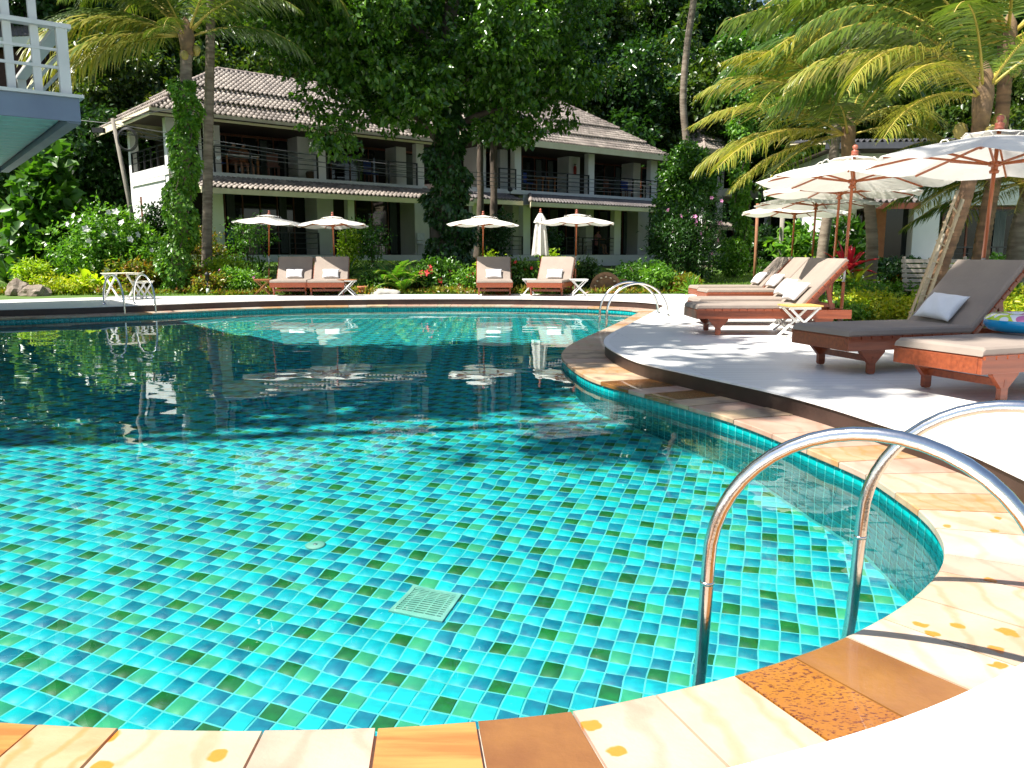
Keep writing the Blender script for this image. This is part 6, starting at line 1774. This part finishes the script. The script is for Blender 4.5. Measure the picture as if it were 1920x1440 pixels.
for px, py0, py1, Y, m_, lab in ((1414, 485, 385, 26.5, mat("brown_post", (.34, .15, .07), (.24, .1, .05), rough=.8), "thin brown wooden post under the farthest right parasol"), (1461, 500, 385, 25.5, M_POST, "grey weathered wooden post right of the clipped bush")):
    x, y, z = gpos(px, Y); o = MB().tube([(0, 0, -.1), (0.01, 0, 1.0), (0, 0, (478 - py1) * Y / F_PX + CAMZ - z)], .075 if px > 1450 else .05, 9).build("wooden_post", m_, None, (x, y, z)); tag(o, lab, "post")
b = gpos(1392, 31)
rt_ = vine([(1392, 478), (1390, 400), (1386, 330), (1392, 240), (1396, 160)], 31, (.28, .42), 3800, "bright leafy vine covering a thin trunk right of the distant villa", LEAF_BRIGHT, ll=.18)
# red cordyline
blade_plant("cordyline", "bright red leaved cordyline behind the front sunlit loungers", (x_at(1586, 16.0, .5), 16.0, 0.0), 20, .62, .12, LEAF_RED, a0=(18, 80), arch=(10, 45), stem=.72, seed=41)
blade_plant("cordyline", "dark green leaved cordyline under the bright red one", (x_at(1604, 15.6, .5), 15.6, 0.0), 12, .62, .12, LEAF_CROTON, a0=(10, 60), arch=(20, 50), stem=.5, seed=44)
# hedge strip behind the right loungers
for i, (px, Y, w, h, m_, lab, ll) in enumerate((
        (1612, 13.6, 1.1, .42, LEAF_YEL, "yellow green hedge right of the second parasol's pole", .075), (1680, 13.2, 1.2, .36, LEAF_YEL, "yellow hedge plant in the middle of the bed behind the white pillow", .075), (1740, 12.7, .8, .34, LEAF_YEL, "yellow hedge plant beside the foot of the bamboo ladder", .075),
        (1640, 15.0, 1.5, .55, LEAF_BRIGHT, "bright green low shrub around the short palm's trunk", .09), (1705, 15.2, 1.3, .55, LEAF_BRIGHT, "bright green low shrub left of the bamboo ladder", .09), (1590, 13.0, .8, .30, LEAF_BRIGHT, "small green plant at the base of the second parasol", .07),
        (1765, 13.4, .9, .5, LEAF_LIME, "lime green shrub behind the leaning palm's foot", .09), (1880, 12.2, 1.5, .55, LEAF_YEL, "yellow green hedge behind the back of the big lounger", .08), (1960, 12.6, 1.4, .6, LEAF_BRIGHT, "green hedge at the right edge behind the loungers", .09),
        (1800, 14.2, 1.3, .7, LEAF_BRIGHT, "green shrub between the leaning palm and the wooden bench", .1), (1680, 22.5, 2.2, 1.0, LEAF_DARK, "dark shrub before the white house's doorway", .13), (1740, 22, 1.8, .9, LEAF_CROTON, "dark reddish shrub under the low palm fronds", .13),
        (1850, 22.5, 2.4, 1.2, LEAF_MID, "green shrub before the dark veranda at right", .13))):
    bush("hedge_plant" if i < 9 else "mixed_shrub", lab, px, Y, w, h, int(2600 + 800 * w), ll, m_, z=0.0 if Y < 20 else None, per=12, cr=.10, dpt=w * .6)
# lawn blades
rsn = np.random.RandomState(3); n = 60000
X_ = np.concatenate([rsn.uniform(5.4, 15, n // 2), rsn.uniform(-16.5, 5, n // 2)]); Y_ = np.concatenate([rsn.uniform(12, 36, n // 2), rsn.uniform(21.6, 30, n // 2)])
k_ = ~inside(dk_, X_, Y_); X_, Y_ = X_[k_], Y_[k_]; n = len(X_)
me = leaves(np.stack([X_, Y_, terrain(X_, Y_) - .035], -1), unit(n, rsn) * .5 + np.array([0, 0, 1.0]), unit(n, rsn) + np.array([0, -1, 0]), rsn.uniform(.04, .10, n), .022, leaf_mat("grass_blade", [(.12, .22, .02), (.17, .28, .03), (.09, .17, .02)], rough=.6), "lawn_grass")
o = link_mesh("lawn_grass", me); o['kind'] = 'stuff'; tag(o, "short sunlit lawn grass round the garden beds", "grass")

rsn = np.random.RandomState(8); n = 9000
X_ = rsn.uniform(-15, 5.2, n); Y_ = 22.0 + rsn.rand(n) ** 1.6 * 1.6 + .4 * np.sin(X_ * 1.9)
k_ = ~inside(dk_, X_, Y_); X_, Y_ = X_[k_], Y_[k_]; n = len(X_)
h_ = .05 + .22 * rsn.rand(n) * (.6 + .5 * np.sin(X_ * 2.7))
me = leaves(np.stack([X_, Y_, terrain(X_, Y_) - .03 + h_ * .6], -1), unit(n, rsn) + np.array([0, -.2, .8]), unit(n, rsn) + np.array([0, -.3, .8]), rsn.uniform(.08, .17, n), .055, LEAF_CROTON, "ground_cover")
o = link_mesh("ground_cover", me); o['kind'] = 'stuff'; tag(o, "low mixed green and reddish ground cover along the back of the pool deck", "ground cover")

# ------------------------------------------------------------------ garden things
g = empty("garden_lamp", gpos(389, 22.0), 0, "small dark garden lamp on a post right of the vine covered palm", "garden lamp")
MB().tube([(0, 0, -.05), (0, 0, .38)], .018, 8).build("post", M_RAIL, g); MB().lathe([(.05, .38), (.06, .40), (.05, .52), (.09, .54), (.02, .62)], 10).build("lamp_head", M_RAIL, g); MB().lathe([(.045, .02), (.045, .16), (.03, .17)], 10).build("white_base", M_WHITEP, g)
# semicircular carved wooden thing
M_CARV = mat("carved_brown_wood", (.22, .12, .06), (.12, .06, .03), rough=.7, scale=6, bump=.4)
x, y, z = gpos(1136, 22.6)
g = empty("carved_wheel_bench", (x, y, 0.0), R(-8), "brown carved half wheel ornament standing on the lawn behind the far ladder", "garden ornament")
arc = [(.44 * math.cos(t), .46 * math.sin(t) + .12) for t in np.linspace(0, math.pi, 19)]; arci = [(.34 * math.cos(t), .36 * math.sin(t) + .12) for t in np.linspace(math.pi, 0, 19)]
m = MB()
for k in range(18):
    (a, b_), (c_, d_) = arc[k], arc[k + 1]; (e, f_), (g_, h_) = arci[18 - k], arci[17 - k]
    m.add([(a, -.06, b_), (c_, -.06, d_), (g_, -.06, h_), (e, -.06, f_), (a, .06, b_), (c_, .06, d_), (g_, .06, h_), (e, .06, f_)], [(0, 1, 2, 3), (7, 6, 5, 4), (0, 4, 5, 1), (3, 2, 6, 7), (0, 3, 7, 4), (1, 5, 6, 2)])
m.build("rim", M_CARV, g)
m = MB(); m.add([(0, -.02, .12)] + [(.35 * math.cos(t), -.02, .37 * math.sin(t) + .12) for t in np.linspace(0, math.pi, 17)], [(0, i, i + 1) for i in range(1, 17)]); m.build("panel", M_CARV, g)
for k in range(7):
    t = math.pi * (k + .5) / 7; o = MB().lathe([(.0, -.02), (.03, -.01), (.035, .02), (.0, .03)], 8).build("knob", mat("pale_knob", (.55, .45, .33), (.5, .4, .3), rough=.6), g, (.30 * math.cos(t), -.07, .32 * math.sin(t) + .12)); 
MB().box((0, 0, .08), (.8, .12, .08)).build("sill", M_CARV, g); MB().box((0, 0, .0), (.2, .1, .14)).build("foot", M_CARV, g); MB().box((.5, .1, .36), (.16, .3, .04)).build("side_shelf", M_CARV, g)
# slatted bench behind the leaning palm
x, y, z = gpos(1762, 14.6)
M_BENCH = mat("weathered_bench_wood", (.46, .40, .33), (.34, .29, .24), rough=.8, scale=6, stretch=(.5, 5, 5))
g = empty("slatted_bench", (x, y, 0), R(4), "weathered slatted wooden bench half hidden behind the leaning palm and the big lounger", "bench")
me = MB().box((0, 0, 0), (1.3, .02, .062)).mesh("slat", M_BENCH)
for k in range(6):
    o = link_mesh("slat", me, g, (0, .12 + .02 * k, .50 + k * .088)); o.rotation_euler = (R(-12), 0, 0)
me = MB().box((0, 0, 0), (1.3, .075, .022)).mesh("seat_slat", M_BENCH)
for k in range(5): link_mesh("seat_slat", me, g, (0, .06 - k * .09, .42))
for sx in (-.58, .58):
    for sy in (.1, -.32): MB().box((sx, sy, .21), (.05, .05, .42)).build("leg", M_BENCH, g)
    MB().bar((sx, .12, .40), (sx, .26, 1.02), .04, .05, up=(0, 1, 0)).build("back_post", M_BENCH, g)
# bamboo ladder
M_BAM = mat("bamboo", (.55, .44, .28), (.40, .30, .18), rough=.5, scale=5, stretch=(2, 2, .5))
P0 = at_z(1699, 562, 0.0); P0 = Vector((x_at(1699, 12.0, 0), 12.0, 0)); T0 = Vector(ppt(1797, 355, 12.1)); P1 = Vector((x_at(1722, 12.15, 0), 12.15, 0)); T1 = Vector(ppt(1806, 372, 12.15))
g = empty("bamboo_ladder", P0, 0, "rustic bamboo ladder leaning against the slanting palm trunk", "ladder")
for a, b_, r in ((P0, T0, .022), (P1, T1, .028)):
    n_ = 12; pts, rr = [], []
    for k in range(n_):
        for f, q in ((0, 1.18), (.08, 1), (.92, 1)): pts.append(a.lerp(b_, (k + f) / n_) - P0); rr.append(r * q)
    MB().tube(pts, rr, 9).build("rail", M_BAM, g)
for k in range(7):
    f = .1 + k * .13; a = P0.lerp(T0, f) - P0; b_ = P1.lerp(T1, f) - P0; d_ = (b_ - a).normalized() * .05
    MB().tube([a - d_, b_ + d_], .013, 7).build("rung", M_BAM, g)
P2 = Vector((x_at(1712, 12.3, 0), 12.3, 0)); T2 = Vector(ppt(1768, 438, 12.3))
o = MB().tube([(0, 0, 0), tuple(T2 - P2)], .035, 10).build("bamboo_pole", mat("pale_bamboo", (.68, .60, .46), (.5, .42, .3), rough=.5, stretch=(1, 1, 6), scale=4), None, P2); tag(o, "thick pale bamboo pole leaning beside the bamboo ladder", "pole")
# leaning cable pole with cables
Pb = Vector(gpos(266, 25.5)); Tb = Vector(ppt(211, 222, 25.3))
g = empty("cable_pole", Pb, 0, "grey leaning pole carrying cables left of the vine covered palm", "utility pole")
MB().tube([(0, 0, 0), tuple((Tb - Pb) * .5 + Vector((.05, 0, 0))), tuple(Tb - Pb)], [.085, .07, .055], 10).build("pole", M_POST, g)
MB().box(tuple(Tb - Pb + Vector((-.45, 0, -.35))), (.34, .16, .14)).build("junction_box", M_RAIL, g)
for k in range(3):
    cc = Tb - Pb + Vector((.42, -.05, -.62)); rr = .30 + .025 * k
    MB().tube([(cc.x + rr * math.cos(t) * .9, cc.y + .02 * k, cc.z + rr * math.sin(t)) for t in np.linspace(0, 2 * math.pi, 25)[:-1]], .013, 6, closed=True).build("cable_coil", M_RAIL, g)
M_CABLE = mat("grey_cable", (.16, .16, .17), (.12, .12, .13), rough=.4)
cabs = [((211, 232, 25.3), (430, 268, 26.5), (830, 318, 29.5), (1330, 348, 33)), ((211, 236, 25.3), (430, 282, 26.5), (830, 326, 29.5), (1330, 354, 33)), ((211, 244, 25.3), (430, 290, 26.5), (830, 334, 29.5), (1330, 362, 33)),
        ((211, 250, 25.3), (430, 274, 26.5), (830, 340, 29.5), (1330, 368, 33)), ((211, 228, 25.3), (300, 208, 26.5), (420, 190, 28.4), (500, 180, 30)), ((211, 232, 25.3), (120, 222, 26), (0, 205, 27), (-90, 190, 28))]
cl = ["uppermost of the four cables crossing in front of both villas", "second cable from the top crossing in front of the villas", "third cable from the top crossing in front of the villas", "lowest of the four cables crossing in front of both villas", "cable running from the leaning pole up towards the left villa roof", "cable running left from the leaning pole behind the raised balcony"]
for i, cpts in enumerate(cabs):
    P = catmull([Vector(ppt(*q)) for q in cpts], closed=False, per=8); b_ = P[0].copy()
    tag(MB().tube([p - b_ for p in P], .011, 5).build("overhead_cable", M_CABLE, None, b_), cl[i], "cable", "overhead cables")

# ------------------------------------------------------------------ veranda furniture and people
def chair(root, lx, ly, lz, rz, label, m=None, name="veranda_chair", cush=None):
    """stands on the veranda floor; root frame -> world"""
    Mw = Matrix.Translation(root.location) @ Matrix.Rotation(root.rotation_euler.z, 4, 'Z')
    p = Mw @ Vector((lx, ly, lz)); m = m or M_DWOOD
    g = empty(name, p, root.rotation_euler.z + rz, label, "chair")
    MB().box((0, 0, .43), (.44, .44, .04)).build("seat", cush or m, g)
    for sx in (-.19, .19):
        for sy in (-.19, .19): MB().box((sx, sy, .21), (.04, .04, .42)).build("leg", m, g)
    MB().box((0, .21, .72), (.44, .03, .45)).build("backrest", cush or m, g)
    for sx in (-.22, .22): MB().box((sx, 0, .62), (.04, .44, .03)).build("armrest", m, g)
    return g
def table(root, lx, ly, lz, label, w=.9, d_=.6, m=None, top=None):
    Mw = Matrix.Translation(root.location) @ Matrix.Rotation(root.rotation_euler.z, 4, 'Z')
    p = Mw @ Vector((lx, ly, lz)); g = empty("veranda_table", p, root.rotation_euler.z, label, "table"); m = m or M_DWOOD
    MB().box((0, 0, .73), (w, d_, .04)).build("top", top or m, g)
    for sx in (-1, 1):
        for sy in (-1, 1): MB().box((sx * (w / 2 - .06), sy * (d_ / 2 - .06), .355), (.06, .06, .71)).build("leg", m, g)
    return g
M_BLUEC = mat("blue_cushion", (.03, .06, .28), (.02, .05, .2), rough=.9)
M_SKIN = mat("skin", (.48, .27, .18), (.42, .22, .15), rough=.6); M_PINKS = mat("pink_shirt", (.60, .25, .30), (.5, .2, .25), rough=.9); M_HAIR = mat("dark_hair", (.03, .02, .015), rough=.6)
def person_seated(root, lx, ly, lz, rz, label, shirt, hair=M_HAIR):
    Mw = Matrix.Translation(root.location) @ Matrix.Rotation(root.rotation_euler.z, 4, 'Z')
    p = Mw @ Vector((lx, ly, lz)); g = empty("person", p, root.rotation_euler.z + rz, label, "person")
    # faces -y ; seat height .46
    J = {'pel': (0, 0, .52), 'waist': (0, .01, .72), 'chest': (0, 0, .95), 'neck': (0, -.01, 1.10), 'head': (0, -.03, 1.20), 'top': (0, -.02, 1.30)}
    E = [('pel', 'waist'), ('waist', 'chest'), ('chest', 'neck'), ('neck', 'head'), ('head', 'top')]
    Rr = {'pel': .15, 'waist': .13, 'chest': .14, 'neck': .055, 'head': .095, 'top': .075}
    for s, t in ((-1, 'l'), (1, 'r')):
        J[t + 'sh'] = (s * .17, 0, 1.02); J[t + 'el'] = (s * .22, -.12, .80); J[t + 'wr'] = (s * .12, -.34, .80); J[t + 'ha'] = (s * .10, -.42, .80)
        J[t + 'hip'] = (s * .10, -.04, .50); J[t + 'kn'] = (s * .12, -.44, .50); J[t + 'an'] = (s * .12, -.46, .09); J[t + 'to'] = (s * .13, -.60, .04)
        E += [('chest', t + 'sh'), (t + 'sh', t + 'el'), (t + 'el', t + 'wr'), (t + 'wr', t + 'ha'), ('pel', t + 'hip'), (t + 'hip', t + 'kn'), (t + 'kn', t + 'an'), (t + 'an', t + 'to')]
        for k, r in (('sh', .065), ('el', .045), ('wr', .032), ('ha', .035), ('hip', .09), ('kn', .062), ('an', .042), ('to', .035)): Rr[t + k] = r
    ks = list(J); me = bpy.data.meshes.new("body"); me.from_pydata([J[k] for k in ks], [(ks.index(a), ks.index(b_)) for a, b_ in E], [])
    o = link_mesh("body", me, g); md = o.modifiers.new("skin", 'SKIN'); md.use_smooth_shade = True
    me.skin_vertices[0].data[0].use_root = True
    for i, k in enumerate(ks): me.skin_vertices[0].data[i].radius = (Rr[k], Rr[k])
    sb = o.modifiers.new("sub", 'SUBSURF'); sb.levels = sb.render_levels = 1
    me.materials.append(M_SKIN)
    # shirt: lathe shell round the torso
    sh = MB(); vs, fs = [], []
    for z, rx, ry in ((.50, .19, .16), (.62, .18, .15), (.75, .175, .145), (.92, .21, .155), (1.02, .215, .13), (1.08, .12, .09), (1.11, .07, .07)):
        for k in range(14): a = 2 * math.pi * k / 14; vs.append((rx * math.cos(a), ry * math.sin(a), z))
    for i in range(6):
        for k in range(14): fs.append((i * 14 + k, i * 14 + (k + 1) % 14, (i + 1) * 14 + (k + 1) % 14, (i + 1) * 14 + k))
    sh.add(vs, fs, smooth=True); sh.build("shirt", shirt, g)
    MB().lathe([(.085, -.06), (.108, 0), (.10, .06), (.06, .105), (.01, .12)], 14, c=(0, .01, 1.24)).build("hair", hair, g)
    return g
table(vA, XA(458, .9), .9, 2.96, "light topped table on the upper balcony of the left villa with two people", w=1.3, d_=.7, m=M_TEAK, top=M_BWHITE)
person_seated(vA, XA(450, 1.45), 1.55, 2.96, 0, "person in a brown top seated at the left of the upper balcony table", mat("brown_top", (.25, .10, .06), rough=.9))
person_seated(vA, XA(468, 1.45), 1.55, 2.96, .15, "bare shouldered person seated at the right of the upper balcony table", mat("orange_top", (.45, .20, .10), rough=.9))
chair(vA, XA(420, .9), .9, 2.96, .4, "blue cushioned chair at the left end of the upper balcony of the left villa", cush=M_BLUEC)
chair(vA, XA(520, .9), .9, 2.96, -.3, "dark wooden chair right of the table on the upper left balcony")
chair(vA, XA(700, .8), .8, 2.96, .3, "dark blue cushioned chair on the upper balcony behind the tree leaves", cush=M_BLUEC)
chair(vA, XA(442, .7), .7, 0.02, .3, "blue cushioned chair on the lower left veranda by the wall", cush=M_BLUEC)
chair(vA, XA(705, .5), .5, 0.02, .1, "chair draped with a white cloth on the lower left veranda", m=M_WPAINT, cush=mat("white_cloth", (.72, .74, .80), rough=.9))
chair(vA, XA(795, .5), .5, 0.02, .1, "white cloth covered chair at the right end of the lower left veranda", m=M_WPAINT, cush=MATS["white_cloth"])
Mb = Matrix.Translation(vA.location) @ Matrix.Rotation(AA, 4, 'Z')
o = MB().lathe([(.16, 0), (.22, .12), (.24, .26), (.2, .34), (.02, .36)], 14).build("wicker_basket", mat("wicker", (.16, .10, .05), (.09, .06, .03), rough=.9, scale=30, bump=.4), None, Mb @ Vector((XA(590, .8), .8, 2.97))); tag(o, "round dark wicker basket on the upper balcony of the left villa", "basket")
chair(vB, XB(990, .8), .9, 3.0, .2, "blue cushioned chair on the upper right villa balcony near its left column", cush=M_BLUEC)
table(vB, XB(1022, .9), .9, 3.0, "wooden table on the upper balcony of the right villa below the fire extinguisher", m=M_TEAK)
chair(vB, XB(1140, .9), .9, 3.0, .2, "dark wooden chair in the middle of the upper right villa balcony")
chair(vB, XB(1172, .9), .9, 3.0, -.2, "blue cushioned chair beside the folding stand on the upper right balcony", cush=M_BLUEC)
table(vB, XB(1215, .9), .9, 3.0, "small white table at the right end of the upper right villa balcony", w=.6, d_=.5, m=M_WPAINT)
table(vB, XB(1130, .9), .9, 0.02, "dark table on the ground floor veranda of the right villa before the person in pink", w=1.1, d_=.6, m=M_RAIL)
person_seated(vB, XB(1120, 1.5), 1.5, 0.02, .2, "person in a pink shirt seated at the veranda table of the right villa", M_PINKS)
chair(vB, XB(1092, .8), .8, 0.02, .9, "reclined dark chair left of the person in pink", m=M_POST)
o = MB().lathe([(.07, 0), (.08, .03), (.08, .36), (.05, .44), (.02, .46), (.02, .52)], 12).build("cylinder", mat("extinguisher_red", (.45, .02, .01), (.4, .02, .01), rough=.3), None, (0, 0, 0))
g = empty("fire_extinguisher", (Matrix.Translation(vB.location) @ Matrix.Rotation(AB, 4, 'Z')) @ Vector((XB(1077, 1.15), 1.18, 4.05)), 0, "red fire extinguisher on the white wall panel of the upper right balcony", "fire extinguisher"); o.parent = g
MB().box((0, 0, .53), (.14, .04, .03)).build("handle", M_RAIL, g)
g = empty("satellite_dish", (Matrix.Translation(vB.location) @ Matrix.Rotation(AB, 4, 'Z')) @ Vector((XB(954, -.4), -.5, 2.85)), R(30), "small dark lamp between the two lower roofs of the right villa", "lamp")
g.name = "awning_lamp"
MB().lathe([(.02, 0), (.10, .03), (.12, .12), (.05, .2)], 12).build("lamp_head", M_RAIL, g); MB().tube([(0, 0, -.25), (0, 0, .02)], .02, 6).build("bracket", M_RAIL, g)
